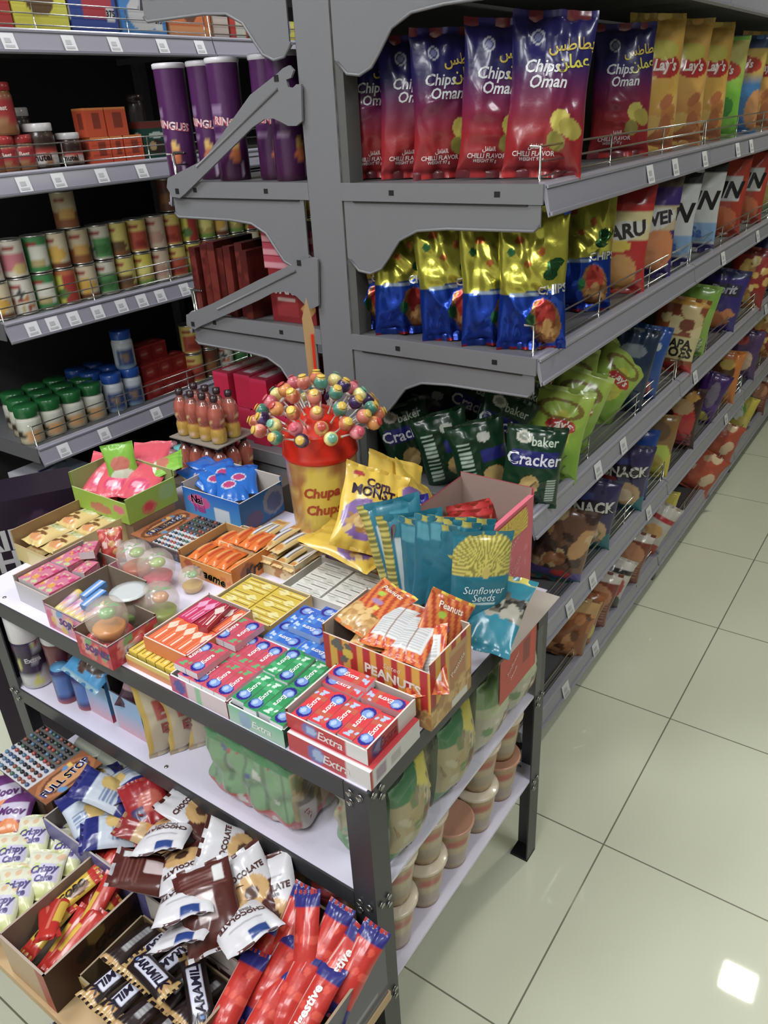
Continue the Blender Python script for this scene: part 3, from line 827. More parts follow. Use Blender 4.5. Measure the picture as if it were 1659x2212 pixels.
for c, (k, dx, dy, dz, yw, lb) in enumerate([('dark', 0, 0, 0, 0, 'dark red bar second from the right wall in the far half of the orange tray'), ('dark', -.012, .004, .011, .22, 'dark red bar lying slanted on the others in the orange tray'),
      ('dark', 0, .021, 0, 0, 'dark red bar in the middle of the far half of the orange tray'), ('pinkbar', -.004, .042, .002, -.02, 'hot pink bar next to the red bars in the orange tray'), ('pinkbar', -.002, .062, 0, 0, 'hot pink bar against the left wall of the orange tray')]):
    o = put('gum_pack', SL[k], None, (.744 + dx, .9155 + dy, zo + dz + .001), (0, 0, yw)); tag(o, lb, 'chewing gum', 'red and pink bars')

# ---------------------------------------------------------------- striped peanut box
PN = [(206, 160, 88), (186, 136, 70), (222, 182, 112)]
stripe = lambda n: [('fill', (236, 176, 48)), ('stripes', n, (200, 44, 44), 0)]
px = {'left': [('fill', (236, 176, 48)), ('stripes', 4.2, (200, 44, 44), 0), ('rect', 0, 0, 1, .3, (150, 104, 54)), ('spots', 150, 5, .05, .1, PN, (0, 0, 1, .29)), ('spots', 8, 8, .06, .1, [(110, 104, 96), (230, 200, 40)], (.1, .6, .3, .95))],
      'front': [('fill', (236, 176, 48)), ('stripes', 4.2, (200, 44, 44), 0), ('rect', .42, .12, .9, .9, (206, 160, 100)), ('stripes', 0.01, (206, 160, 100), 0) if False else ('rect', .45, .2, .85, .8, (196, 130, 80)), ('rect', 0, 0, 1, .34, (150, 104, 54)), ('spots', 110, 6, .05, .1, PN, (0, 0, 1, .33)), ('rect', .5, .02, .9, .12, (226, 222, 214))],
      'all': [('fill', (236, 176, 48)), ('stripes', 4.2, (200, 44, 44), 0)]}
PB = setbox('peanut_box', 'red and yellow striped peanut box overhanging the right table edge', 'display box', .748, .868, .487, .685, ZT, .124, px,
            {'left': [('PEANUTS', .66, .66, .017, (250, 240, 230), -.05, 'B'), ('Salted', .66, .84, .009, (245, 225, 205), 0, 'i')], 'front': [('Peanuts', .65, .6, .010, (240, 220, 200), .5, 'b')]}, kind='tray', inner=(186, 164, 148), hs=(.124, .124, .108, .124), cell=.0028)
pn_des = [('fill', (226, 126, 44)), ('stripes', 9, (190, 64, 34), .35), ('rect', 0, 0, 1, .36, (120, 84, 40)), ('spots', 90, 4, .045, .085, PN, (0, 0, 1, .36)), ('ell', .5, .56, .16, .05, (170, 130, 170)), ('ell', .38, .72, .09, .05, (170, 200, 40)), ('ell', .62, .46, .08, .04, (220, 200, 60)), ('band', .965, 1, (240, 210, 50))]
pbag = bag_mesh('peanut_bag', .078, .118, .022, pn_des, [('Peanuts', .52, .84, .010, (250, 235, 220), 0, 'b')], (228, 120, 44), seed=21, nu=30, nv=44)
pback = bag_mesh('peanut_bag', .070, .110, .022, [('fill', (230, 128, 44)), ('stripes', 9, (200, 60, 34), .35), ('rect', .12, .18, .88, .82, (222, 222, 222)), ('lines', .16, .22, .8, .78, 12, (186, 186, 188)), ('rect', .49, .1, .51, .9, (150, 110, 90))], (), (228, 120, 44), seed=22, nu=30, nv=44)
for lab, me, c, rot in (
    ('orange striped peanut bag lying on top at the left end of the peanut box', pbag, (.825, .640, ZT + .122), (-1.42, .12, -1.75)),
    ('peanut bag showing its nuts under the topmost one in the peanut box', pbag, (.815, .612, ZT + .106), (-1.45, .05, -1.35)),
    ('peanut bag with its white back up, left of two in the peanut box', pback, (.815, .590, ZT + .116), (-1.46, .05, -1.45)),
    ('peanut bag with its white back up, right of two in the peanut box', pback, (.808, .548, ZT + .114), (-1.42, .0, -1.45)),
    ('peanut bag standing on its edge at the right end of the peanut box', pbag, (.838, .528, ZT + .110), (-.45, .55, -.9)),
    ('peanut bag folded in the near right corner of the peanut box', pback, (.790, .520, ZT + .094), (-1.0, -.3, -1.2)),
    ('peanut bag mostly hidden low in the middle of the peanut box', pbag, (.815, .575, ZT + .078), (-1.4, .0, -1.6))):
    tag(put_c('peanut_bag', me, c, rot, .115), lab, 'peanut bag', 'peanut bags in the striped box')

# ---------------------------------------------------------------- sunflower seed display box
pk = (232, 96, 122)
SB = thing('sunflower_seed_box', 'pink and yellow seed display box at the right rear table corner', 'display box', (1.10, .62, ZT))
bx = lambda x, y, z: (x - 1.10, y - .62, z)
mb = MB()
x0, x1, y0, y1 = .965, 1.205, .545, .700
C1 = (176, 150, 138)
mb.panel(bx(x0, y0, 0), (x1 - x0, 0, 0), (0, 0, .185), [('fill', (226, 96, 112)), ('spots', 30, 3, .02, .05, [(236, 120, 136), (216, 80, 100)], (0.2, 0, 1, .9))], .004, texts=[('Sunflower', .62, .62, .016, (240, 160, 170), .5, 'i'), ('Seeds', .7, .38, .016, (240, 160, 170), .5, 'i')])
mb.panel(bx(x1, y0, 0), (0, y1 - y0, 0), (0, 0, .20), F1((220, 90, 110)), .1)
mb.panel(bx(x1, y1, 0), (x0 - x1, 0, 0), (0, 0, .19), F1((220, 90, 110)), .1)
mb.panel(bx(x0, y1, 0), (0, y0 - y1, 0), (0, 0, .055), F1((20, 120, 140)), .1)
t = .003
mb.panel(bx(x1, y0 + t, 0), (x0 - x1, 0, 0), (0, 0, .185), F1((236, 110, 130)), .1)
mb.panel(bx(x1 - t, y1 - t, 0), (0, y0 - y1 + 2 * t, 0), (0, 0, .20), F1(C1), .1)
mb.panel(bx(x0, y1 - t, 0), (x1 - x0 - t, 0, 0), (0, 0, .19), F1(C1), .1)
mb.panel(bx(x0 + t, y0 + t, 0), (0, y1 - y0 - 2 * t, 0), (0, 0, .055), F1(C1), .1)
mb.panel(bx(x0, y0, .002), (x1 - x0, 0, 0), (0, y1 - y0, 0), F1(C1), .1)
mb.panel(bx(x0, y0, .185), (x1 - x0, 0, 0), (0, t * 3, 0), F1((240, 110, 135)), .1)
mb.build('box_body', CARD, SB)
mb = MB()   # half sunflower printed cutout along the right wall
P0 = np.array(bx(x0 + .05, y0 - .0015, .132)); mb.panel(P0, (.165, 0, .0), (0, 0, .045), [('fill', pk), ('rays', .5, .0, 1.9, 30, (240, 206, 40), (206, 160, 20))], .003)
mb.build('sunflower_print', CARD, SB)
mb = MB()
mb.panel(bx(.96, .47, .004), (.215, 0, 0), (0, .07, 0), F1((206, 198, 186)), .1)
mb.panel(bx(.96, .54, .003), (.215, 0, 0), (0, -.07, 0), F1((206, 198, 186)), .1)
mb.build('flap', CARD, SB)
mb = MB()
mb.panel(bx(.94, .472, -.088), (.14, 0, 0), (0, 0, .092), [('fill', (206, 62, 42)), ('rect', .62, .35, .82, .9, (150, 40, 30)), ('rect', .84, 0, .92, 1, (226, 60, 30))], .004, texts=[('Sunflower', .34, .66, .0085, (245, 215, 205), .55, 'i'), ('Seeds', .36, .44, .0085, (245, 215, 205), .55, 'i')])
mb.panel(bx(1.08, .475, -.088), (-.14, 0, 0), (0, 0, .092), F1((190, 170, 150)), .1)
mb.build('hanging_flap', CARD, SB)
TEAL = (18, 118, 140)
ss = [('fill', TEAL), ('rays', .55, .66, .34, 22, (214, 200, 84), (150, 140, 50)), ('rect', 0, 0, 1, .60, TEAL), ('ell', .56, .64, .07, .05, (200, 180, 80)), ('rect', 0, 0, 1, .18, (70, 66, 58)), ('spots', 60, 4, .03, .07, [(40, 38, 36), (150, 146, 130), (96, 90, 78)], (0, 0, 1, .18)), ('band', .0, .04, (20, 130, 150)), ('lines', .35, .34, .75, .37, 1, (200, 225, 228))]
stx = [('Sunflower', .55, .48, .0125, (225, 240, 240), 0, 'i'), ('Seeds', .55, .41, .0125, (225, 240, 240), 0, 'i')]
sf = bag_mesh('seed_bag', .102, .185, .03, ss, stx, TEAL, seed=31, nu=44, nv=60)
sb = [('fill', (16, 124, 146)), ('band', .92, 1, (206, 194, 70)), ('stripes', 0.0, TEAL, 0), ('rect', .22, .1, .36, .8, (186, 200, 200)), ('rect', .5, .72, .8, .9, (60, 150, 170)), ('rect', 0, 0, .16, 1, (210, 196, 84)), ('lines', .0, 0, .16, 1, 20, (120, 116, 40))]
sk = bag_mesh('seed_bag', .115, .20, .028, sb, (), TEAL, seed=32, nu=36, nv=52)
s3 = bag_mesh('seed_bag', .09, .15, .022, [('fill', (16, 124, 146)), ('band', .45, .7, (90, 88, 78)), ('spots', 40, 4, .04, .09, [(40, 38, 36), (160, 156, 140), (96, 90, 78)], (0, .45, 1, .7)), ('band', .92, 1, (206, 194, 70))], (), TEAL, seed=36, nu=30, nv=44)
ssd = bag_mesh('seed_bag', .115, .20, .028, [('fill', (14, 112, 134)), ('rect', .74, .30, 1, .74, (206, 194, 70)), ('lines', .74, .30, 1, .74, 9, (140, 130, 40)), ('rect', .05, .80, .5, .93, (70, 150, 166)), ('rect', 0, 0, 1, .16, (60, 58, 52)), ('spots', 50, 4, .03, .07, [(40, 38, 36), (150, 146, 130)], (0, 0, 1, .16)), ('band', .95, 1, (190, 180, 70))], (), TEAL, seed=33, nu=36, nv=52)
for lab, me, p, X, rot, h in (
    ('large teal seed bag facing front with a yellow half sunflower, before the pink box', sf, (1036, 1262), .955, (-.16, .10, -.85), .19),
    ('teal seed bag leaning left at the far left of the row of teal bags', sk, (868, 1195), 1.00, (-.25, -.25, -1.05), .20),
    ('teal seed bag with a white strip, second from the left of the teal bags', sk, (900, 1225), .985, (-.20, -.10, -.95), .20),
    ('teal seed bag in the middle of the teal bags, seen almost edge on', ssd, (925, 1245), .970, (-.12, -.06, -1.50), .20),
    ('teal seed bag with dark seeds, second from the right of the teal bags', ssd, (958, 1240), .975, (-.14, .05, -1.25), .20),
    ('teal seed bag directly left of the large front-facing one', ssd, (990, 1240), .985, (-.18, .06, -1.05), .20),
    ('teal seed bag lying flat on the grey flap before the pink box', s3, (1075, 1325), .955, (-1.15, 0, -1.45), .15)):
    c = atx(*p, X); tag(put_c('seed_bag', me, c, rot, h), lab, 'seed bag', 'teal seed bags')
rbag = bag_mesh('snack_bag', .085, .13, .02, [('fill', (176, 70, 40)), ('spots', 30, 2, .05, .12, [(214, 120, 70), (130, 40, 30), (226, 180, 90)], (0, 0, 1, 1)), ('band', .9, 1, (206, 50, 50))], (), (170, 60, 40), seed=34, nu=26, nv=36)
for i in range(6):
    tag(put('snack_bag', rbag, None, (1.165 - .024 * i, .625 + .012 * (i % 2), ZT + .03), (-.25, .06 * (i % 3 - 1), -.75)), f'reddish brown snack bag standing in the pink seed box, {nth(i)} from the back', 'snack bag', 'brown bags in the pink box')
bbag = bag_mesh('snack_bag', .10, .14, .025, [('fill', (34, 44, 150)), ('band', .2, .45, (226, 200, 50), .2), ('band', .45, .5, W_)], (), (30, 40, 120), seed=35, nu=26, nv=36)
q = at(975, 1165, ZT)
tag(put('snack_bag', bbag, None, (1.13, .745, ZT + .01), (-.25, -.2, -.8)), 'dark blue snack bag with a yellow band left of the pink seed box', 'snack bag')

# ---------------------------------------------------------------- yellow corn snack box with bags
yb = {'all': F1((232, 190, 40)), 'left': [('fill', (226, 180, 44)), ('rect', .03, .12, .42, .95, (110, 78, 124)), ('lines', .07, .2, .36, .8, 7, (150, 120, 160)), ('rect', .55, .05, .97, .9, (214, 206, 190)), ('bars', .60, .45, .93, .88, 14, 1), ('lines', .6, .12, .93, .36, 3, (170, 165, 150))],
      'front': [('fill', (226, 170, 40)), ('ell', .5, .8, .5, .4, (120, 180, 50)), ('ell', .6, .1, .4, .3, (120, 70, 130))]}
setbox('corn_snack_box', 'yellow corn snack box with a barcode in front of the lollipop bucket', 'display box', 1.040, 1.150, .795, .925, ZT, .060, yb, kind='tray', inner=(230, 190, 50))
cs = [('fill', (238, 198, 34)), ('ell', .40, .36, .36, .24, (140, 104, 172)), ('spots', 22, 6, .03, .075, [(206, 160, 84), (230, 196, 120), (176, 120, 50)], (.16, .2, .68, .44)), ('ell', .2, .88, .09, .035, (190, 60, 60)), ('band', 0, .03, (220, 180, 30))]
cbag = bag_mesh('corn_snack_bag', .135, .17, .036, cs, [('Corn', .52, .80, .017, (70, 30, 60), 0, 'B'), ('MONSTA', .54, .69, .019, (50, 20, 50), 0, 'B')], (230, 186, 30), seed=41, nu=40, nv=52)
cdark = bag_mesh('corn_snack_bag', .135, .17, .036, cs[:3], (), (230, 186, 30), seed=42, nu=32, nv=42)
for lab, me, p, X, rot in (('yellow corn snack bag with a purple oval leaning out of its box to the front', cbag, (797, 1118), 1.06, (-.65, .42, -.80)),
    ('yellow corn snack bag lying across the front of its yellow box', cdark, (772, 1182), 1.05, (-1.42, .05, .0)),
    ('yellow corn snack bag tipped back behind the front one', cdark, (850, 1085), 1.15, (-.75, .5, -.6)),
    ('yellow corn snack bag lying at the rear, toward the dark blue bag', cdark, (900, 1098), 1.16, (-1.15, .9, -.6))):
    tag(put_c('corn_snack_bag', me, atx(*p, X), rot, .145), lab, 'snack bag', 'yellow corn snack bags')

# ---------------------------------------------------------------- cream wafer bars, stacked
cw = bag_mesh('wafer_bar', .026, .115, .018, [('fill', (226, 196, 128)), ('rect', .3, .25, .7, .75, (222, 222, 226)), ('rect', .26, .25, .32, .75, (50, 60, 110)), ('rect', .68, .25, .74, .75, (50, 60, 110)), ('ell', .5, .14, .4, .08, (206, 140, 60)), ('ell', .5, .86, .4, .08, (214, 150, 70))], (), (220, 190, 120), seed=51, nu=10, nv=30, creases=3)
k = 0
setbox('wafer_carton', 'cream carton with a round biscuit print under the wafer bars', 'display tray', .958, 1.036, .935, 1.150, ZT, .040, {'all': [('fill', (226, 200, 140)), ('spots', 14, 9, .2, .4, [(206, 160, 90), (190, 130, 60), (236, 214, 160)], (0, 0, 1, .8))], 'front': [('fill', (206, 190, 150)), ('spots', 5, 4, .2, .4, [(110, 110, 150), (200, 140, 70)], (0, 0, 1, .8))]}, kind='tray', inner=(200, 180, 140))
for lay, n, z in ((0, 7, .030), (1, 4, .047)):
    for i in range(n):
        o = put('wafer_bar', cw, None, (.950 + .02 * lay, .950 + .029 * i + (.05 if lay else 0), ZT + z), (-R90, 0, -R90 + .08 * (i % 3 - 1)))
        tag(o, f'cream wafer bar in the {"upper" if lay else "lower"} stack layer, {nth(i)} from the right', 'wafer bar', 'cream wafer bars'); k += 1
# ---------------------------------------------------------------- orange biscuit box
ok = {'all': F1((232, 140, 36)), 'left': [('fill', (230, 146, 44)), ('ell', .18, .68, .1, .25, (190, 90, 30)), ('spots', 6, 3, .1, .2, [(214, 110, 30)], (.5, .1, 1, .6))], 'front': [('fill', (220, 128, 32)), ('ell', .32, .5, .16, .35, (150, 80, 30)), ('ell', .85, .3, .2, .3, (200, 100, 30))]}
setbox('biscuit_box', 'orange open box of orange wrapped biscuits in the middle of the table', 'display box', .872, 1.008, 1.022, 1.172, ZT, .050, ok,
       {'left': [('Kraeme', .55, .42, .020, (40, 26, 16), -.1, 'Bi'), ('Kraeme', .545, .44, .019, (206, 176, 40), -.1, 'Bi')], 'front': [('Kraeme', .64, .5, .022, (40, 26, 16), .12, 'Bi')]}, kind='tray', inner=(190, 150, 90), hs=(.050, .054, .040, .054))
ob = bag_mesh('biscuit_pack', .026, .075, .02, [('fill', (240, 120, 20)), ('rect', .2, .3, .55, .8, (238, 170, 90)), ('rect', .62, .2, .8, .8, (200, 70, 20))], (), (236, 110, 20), seed=52, nu=10, nv=26, creases=3)
for r in range(2):
    for c in range(5):
        up = (c in (0, 1, 2) and r == 1)
        o = put('biscuit_pack', ob, None, (.882 + .066 * r, 1.040 + .027 * c, ZT + (.052 if up else .034)), (-R90, 0, -R90 + .06 * ((c * 2 + r) % 3 - 1)))
        tag(o, f'orange wrapped biscuit in the {"near" if r == 0 else "far"} row of the orange box, {nth(c)} from the right', 'biscuit', 'orange wrapped biscuits')

# ---------------------------------------------------------------- blister cards of coloured balls
BALLC = [(176, 78, 70), (66, 96, 140), (70, 110, 90), (40, 40, 46), (150, 84, 64), (90, 130, 160), (40, 40, 46)]
def blister(lab, x0, x1, y0, y1, z, base_h, name_up=True, yaw=0.0, cols=9, rows=10, under=True):
    """a brown sweets box with a blister card of coloured balls lying on it"""
    cx, cy = (x0 + x1) / 2, (y0 + y1) / 2; w, d = x1 - x0, y1 - y0
    t = thing('blister_card', lab, 'blister card', (cx, cy, z), (0, 0, yaw))
    mb = MB()
    mb.panel((-w / 2, -d / 2, .003), (w, 0, 0), (0, d, 0), [('fill', (70, 62, 58)), ('rect', 0, .62, 1, 1, (176, 104, 58)), ('ell', .5, .80, .47, .16, (120, 66, 36)), ('ell', .5, .80, .40, .11, (206, 140, 84)), ('rect', .16, .73, .84, .87, (92, 60, 48)), ('spots', 8, 3, .02, .05, [(230, 180, 90), (90, 140, 180)], (.05, .66, .95, .95)), ('rect', .02, .02, .5, .6, (206, 206, 210)), ('rect', .5, .02, .98, .6, (88, 80, 76))], .003,
             texts=[('FULL STOP', .5, .80, w * .105, (70, 80, 130), 0, 'B'), ('FULL STOP', .495, .803, w * .098, (206, 214, 240), 0, 'B')])
    mb.panel((-w / 2, d / 2, 0), (w, 0, 0), (0, -d, 0), F1((90, 70, 60)), .1)
    for O, A in (((-w / 2, -d / 2, 0), (w, 0, 0)), ((w / 2, d / 2, 0), (-w, 0, 0)), ((-w / 2, d / 2, 0), (0, -d, 0)), ((w / 2, -d / 2, 0), (0, d, 0))): mb.panel(O, A, (0, 0, .003), F1((120, 90, 70)), .1)
    mb.build('card', CARD, t)
    q = random.Random(int(cx * 1000))
    for i in range(cols):
        for j in range(rows):
            x = -w / 2 + w * (i + .5) / cols; y = -d / 2 + d * (.03 + .57 * (j + .5) / rows)
            mb = MB(); mb.sphere((0, 0, 0), min(w / cols, .6 * d / rows) * .36, q.choice(BALLC), 4)
            mb.build('coloured_ball', FILM, t, (x, y, .004))
    return t
setbox('sweets_box', 'brown sweets box under the blister card on the table', 'carton', .895, 1.010, 1.190, 1.315, ZT, .030, {'all': [('fill', (74, 58, 50)), ('spots', 60, 3, .05, .12, BALLC, (0, 0, 1, 1))]})
t = blister('brown blister card of coloured balls lying among the boxes on the table', .885, 1.025, 1.165, 1.345, ZT + .032, .03, cols=9, rows=10)
# ---------------------------------------------------------------- blue jelly box
bj = {'all': F1((30, 130, 220)), 'left': [('grad', 0, (90, 180, 236), 1, (10, 112, 220)), ('rect', .55, .0, .82, .62, (226, 234, 244)), ('ell', .28, .66, .2, .2, (224, 90, 160))], 'front': [('fill', (26, 110, 180)), ('ell', .3, .25, .2, .28, (110, 90, 130)), ('ell', .78, .55, .26, .45, (150, 150, 165)), ('ell', .78, .5, .18, .3, (100, 110, 150))]}
setbox('jelly_box', 'bright blue open sweets box behind the blister card', 'display box', 1.045, 1.185, 1.165, 1.345, ZT + .006, .080, bj,
       {'left': [('Nai', .25, .70, .020, (240, 240, 250), 0, 'B'), ('Nai', .25, .71, .019, (206, 50, 140), 0, 'B'), ('Nai', .28, .44, .018, (206, 50, 140), .1, 'B')]}, kind='tray', inner=(206, 196, 188), hs=(.075, .088, .078, .088))
tag(put('carton', carton_mesh('carton', .12, .16, .006, {'all': F1((170, 150, 130))}), None, (1.115, 1.255, ZT)), 'flat brown carton under the bright blue sweets box', 'carton')
blb = bag_mesh('sweet_bag', .075, .10, .02, [('fill', (10, 116, 222)), ('ell', .4, .5, .25, .14, (220, 226, 240)), ('ell', .4, .5, .2, .1, (206, 60, 130)), ('band', .9, 1, (20, 90, 190))], (), (10, 100, 200), seed=55, nu=24, nv=32)
for i in range(6):
    tag(put('sweet_bag', blb, None, (1.075 + .02 * (i % 3) + .03 * (i // 3), 1.215 + .045 * (i % 3), ZT + .062 + .006 * (i // 3)), (-1.25, .1 * (i % 2), -.8 + .4 * (i % 3))), f'blue sweet bag inside the bright blue box, {nth(i)} from its front right corner', 'sweet bag', 'blue bags in the blue box')
# ---------------------------------------------------------------- lime green box
setbox('carton', 'brown carton raising the lime green box at the rear left', 'carton', .900, 1.020, 1.350, 1.500, ZT, .052, {'all': F1((140, 112, 84))})
lg = {'all': F1((156, 196, 40)), 'left': [('fill', (160, 196, 44)), ('ell', .5, .35, .2, .25, (200, 120, 90)), ('ell', .85, .6, .1, .2, (236, 110, 130))], 'front': [('fill', (148, 186, 44)), ('ell', .42, .3, .16, .26, (206, 120, 84)), ('ell', .42, .34, .1, .16, (214, 60, 70)), ('ell', .8, .6, .16, .32, (150, 190, 110))]}
setbox('jelly_box', 'lime green open sweets box at the rear left of the table', 'display box', .893, 1.032, 1.350, 1.540, ZT + .0525, .078, lg, kind='tray', inner=(150, 170, 96), hs=(.060, .085, .05, .078))
pkb = bag_mesh('sweet_bag', .09, .12, .022, [('fill', (236, 84, 104)), ('ell', .5, .3, .3, .16, (226, 60, 110)), ('ell', .45, .3, .16, .08, (250, 160, 180)), ('band', .94, 1, (240, 110, 120))], (), (230, 80, 100), seed=56, nu=26, nv=34)
gnb = bag_mesh('sweet_bag', .075, .105, .022, [('fill', (132, 196, 30)), ('ell', .5, .55, .32, .18, (214, 120, 100)), ('ell', .5, .3, .4, .14, (226, 240, 214)), ('band', .93, 1, (110, 180, 20))], (), (120, 180, 30), seed=57, nu=26, nv=34)
for lab, me, loc, rot in (('pink sweet bag at the front right of the lime box', pkb, (.945, 1.395, ZT + .082), (-1.2, .1, -1.2)), ('pink sweet bag lying along the back of the lime box', pkb, (1.015, 1.425, ZT + .092), (-1.1, 0, -.9)),
      ('pink sweet bag in the middle of the lime box', pkb, (.935, 1.455, ZT + .075), (-1.15, 0, -.9)), ('pink sweet bag at the front left of the lime box', pkb, (.925, 1.500, ZT + .070), (-1.0, .2, -1.0)),
      ('lime sweet bag standing upright in the lime box', gnb, (.985, 1.465, ZT + .078), (-.20, -.1, -.85)), ('lime sweet bag lying behind the upright one in the lime box', gnb, (1.010, 1.440, ZT + .100), (-1.2, .2, -2.3))):
    tag(put('sweet_bag', me, None, loc, rot), lab, 'sweet bag', 'bags in the lime box')
# ---------------------------------------------------------------- beige biscuit tray (left end)
setbox('biscuit_tray', 'beige carton tray of wrapped biscuits at the left end of the table', 'display tray', .722, .905, 1.378, 1.528, ZT, .072, {'all': F1((206, 180, 112)), 'left': [('fill', (214, 190, 120)), ('rect', .3, .1, .9, .8, (226, 206, 140))]}, kind='tray', inner=(150, 116, 74), hs=(.062, .072, .040, .072))
wp = bag_mesh('biscuit_pack', .066, .088, .028, [('fill', (226, 196, 120)), ('ell', .3, .3, .2, .07, (120, 80, 40)), ('ell', .62, .38, .2, .06, (130, 84, 40)), ('ell', .4, .52, .18, .06, (120, 76, 36)), ('ell', .5, .2, .3, .1, (222, 150, 90)), ('rect', .1, .66, .9, .86, (206, 206, 150)), ('spots', 10, 4, .03, .06, [(130, 160, 70), (230, 230, 190)], (.1, .66, .9, .86))], (), (220, 190, 120), seed=58, nu=24, nv=34)
for r in range(2):
    for c in range(2):
        for l in range(2):
            o = put('biscuit_pack', wp, None, (.735 + .083 * r, 1.417 + .072 * c, ZT + .020 + .024 * l), (-R90 + .04, 0, -R90 + .05 * (r - c)))
            tag(o, f'cream wrapped biscuit pack in the beige tray, {"near" if r == 0 else "far"} {"right" if c == 0 else "left"}, {"upper" if l else "lower"} layer', 'biscuit pack', 'biscuit packs in the beige tray')
# ---------------------------------------------------------------- pink sweet cartons
def pinkbox(mn, w, d, h, seed):
    return carton_mesh(mn, w, d, h, {'all': [('fill', (214, 120, 150)), ('spots', 22, seed, .06, .16, [(206, 60, 120), (236, 190, 160), (190, 206, 150), (226, 160, 60)], (0, 0, 1, 1)), ('rect', 0, 0, 1, .05, (190, 50, 90)), ('rect', 0, .95, 1, 1, (190, 50, 90))], 'left': [('fill', (212, 204, 206))]}, cell=.003)
setbox('sweet_tray', 'white and pink open tray of small pink cartons near the left end', 'display tray', .628, .790, 1.258, 1.372, ZT, .046, {'all': F1((206, 200, 206)), 'front': F1((214, 140, 160))}, kind='tray', inner=(160, 140, 128), hs=(.046, .06, .046, .046))
pb1 = pinkbox('sweet_carton', .07, .052, .020, 5); pb2 = pinkbox('sweet_carton', .045, .03, .016, 8)
for lab, me, loc, yaw in (('small pink sweet carton at the near left corner of its tray', pb1, (.670, 1.342, ZT + .032), .02), ('small pink sweet carton at the near right corner of its tray', pb1, (.668, 1.288, ZT + .030), -.02), ('small pink sweet carton set behind the near two', pb1, (.742, 1.340, ZT + .034), .05),
      ('tiny white and pink carton lying loose in the pink tray', pb2, (.735, 1.292, ZT + .032), .25), ('tiny white and pink carton perched on the back of the pink tray', pb2, (.768, 1.318, ZT + .054), .7)):
    tag(put('sweet_carton', me, None, loc, (0, 0, yaw)), lab, 'carton', 'small pink cartons')
redp = bag_mesh('sweet_bag', .05, .075, .03, [('fill', (190, 60, 50)), ('spots', 14, 3, .06, .16, [(226, 190, 180), (206, 150, 90), (90, 110, 160), (230, 120, 100)], (0, 0, 1, 1))], (), (180, 60, 50), seed=59, nu=22, nv=30)
tag(put('sweet_bag', redp, None, (.800, 1.292, ZT + .02), (-.5, 0, -.7)), 'crumpled red and clear sweet bag behind the pink cartons', 'sweet bag')
# ---------------------------------------------------------------- two purple edged trays of sweet rolls
roll = MB(); roll.lathe([(.0, 0), (.009, .002), (.0105, .006), (.0105, .058), (.009, .062), (0, .064)], 14, (226, 196, 90), design=[('fill', (236, 214, 110)), ('band', .2, .86, (226, 196, 206)), ('band', .3, .5, (236, 226, 236)), ('band', .86, 1, (236, 206, 80)), ('spots', 8, 3, .05, .1, [(190, 110, 170), (240, 160, 90)], (0, .2, 1, .8))], sub=4)
rollm = roll.mesh('sweet_roll', FILM)
roll = MB(); roll.lathe([(.0, 0), (.009, .002), (.0105, .006), (.0105, .058), (.009, .062), (0, .064)], 14, design=[('fill', (206, 60, 70)), ('band', .25, .8, (226, 140, 140)), ('band', .3, .5, (110, 190, 110)), ('spots', 8, 3, .05, .1, [(240, 220, 220), (90, 170, 90)], (0, .2, 1, .8))], sub=4)
rollr = roll.mesh('sweet_roll', FILM)
for nm, lab, x0, x1, y0, y1, h, base, me, cnt, lb in (
    ('a', 'pastel tray with a purple edge holding yellow-capped sweet rolls', .606, .752, 1.122, 1.240, .060, (226, 150, 180), rollm, 6, 'yellow-capped pastel sweet roll in the purple edged tray'),
    ('b', 'red tray with a purple edge at the front table edge left of the orange tray', .585, .690, 1.026, 1.118, .056, (206, 66, 84), rollr, 4, 'red and green sweet roll in the red purple-edged tray')):
    d = [('fill', base), ('spots', 26, 5, .1, .24, [(236, 190, 80), (120, 170, 220), (226, 110, 150), (236, 206, 206)] if nm == 'a' else [(226, 110, 100), (120, 170, 110), (190, 40, 60), (226, 160, 160)], (0, .05, 1, .85)), ('band', .95, 1, (74, 48, 130))]
    setbox('sweet_roll_tray', lab, 'display tray', x0, x1, y0, y1, ZT, h, {'all': d, 'front': d + ([('rect', .3, .1, .7, .6, (236, 226, 230)), ('rect', .34, .15, .66, .55, (60, 40, 120))] if nm == 'b' else [])},
           {'left': [('SOJNES', .62, .5, .014, (74, 48, 140), 0, 'Bi')], 'front': [('n', .5, .4, .016, (236, 226, 240), 0, 'B')] if nm == 'b' else ()}, kind='tray', inner=(140, 122, 106), hs=(h - .006, h, h - .008, h))
    n2 = cnt
    for i in range(n2):
        o = put('sweet_roll', me, None, (x0 + .012, y0 + .014 + (y1 - y0 - .028) * i / (n2 - 1), ZT + h - .036 + .004 * (i % 2)), (0, R90 - .15, .15 * (i % 3 - 1)))
        tag(o, f'{lb}, {nth(i)} from the right', 'sweet roll', 'sweet rolls in purple edged trays')
bl = MB(); bl.box(0, 1, 0, 1, 0, 1)
for i in range(2):
    m2 = carton_mesh('sweet_bar', .05, .018, .012, {'all': [('fill', (90, 150, 220)), ('band', .4, .6, (226, 226, 240))]})
    tag(put('sweet_bar', m2, None, (.665 + .02 * i, 1.168 + .028 * i, ZT + .045), (0, -.1, .1)), f'light blue sweet bar lying on the pastel rolls, {"near" if i == 0 else "far"} one', 'sweet bar')
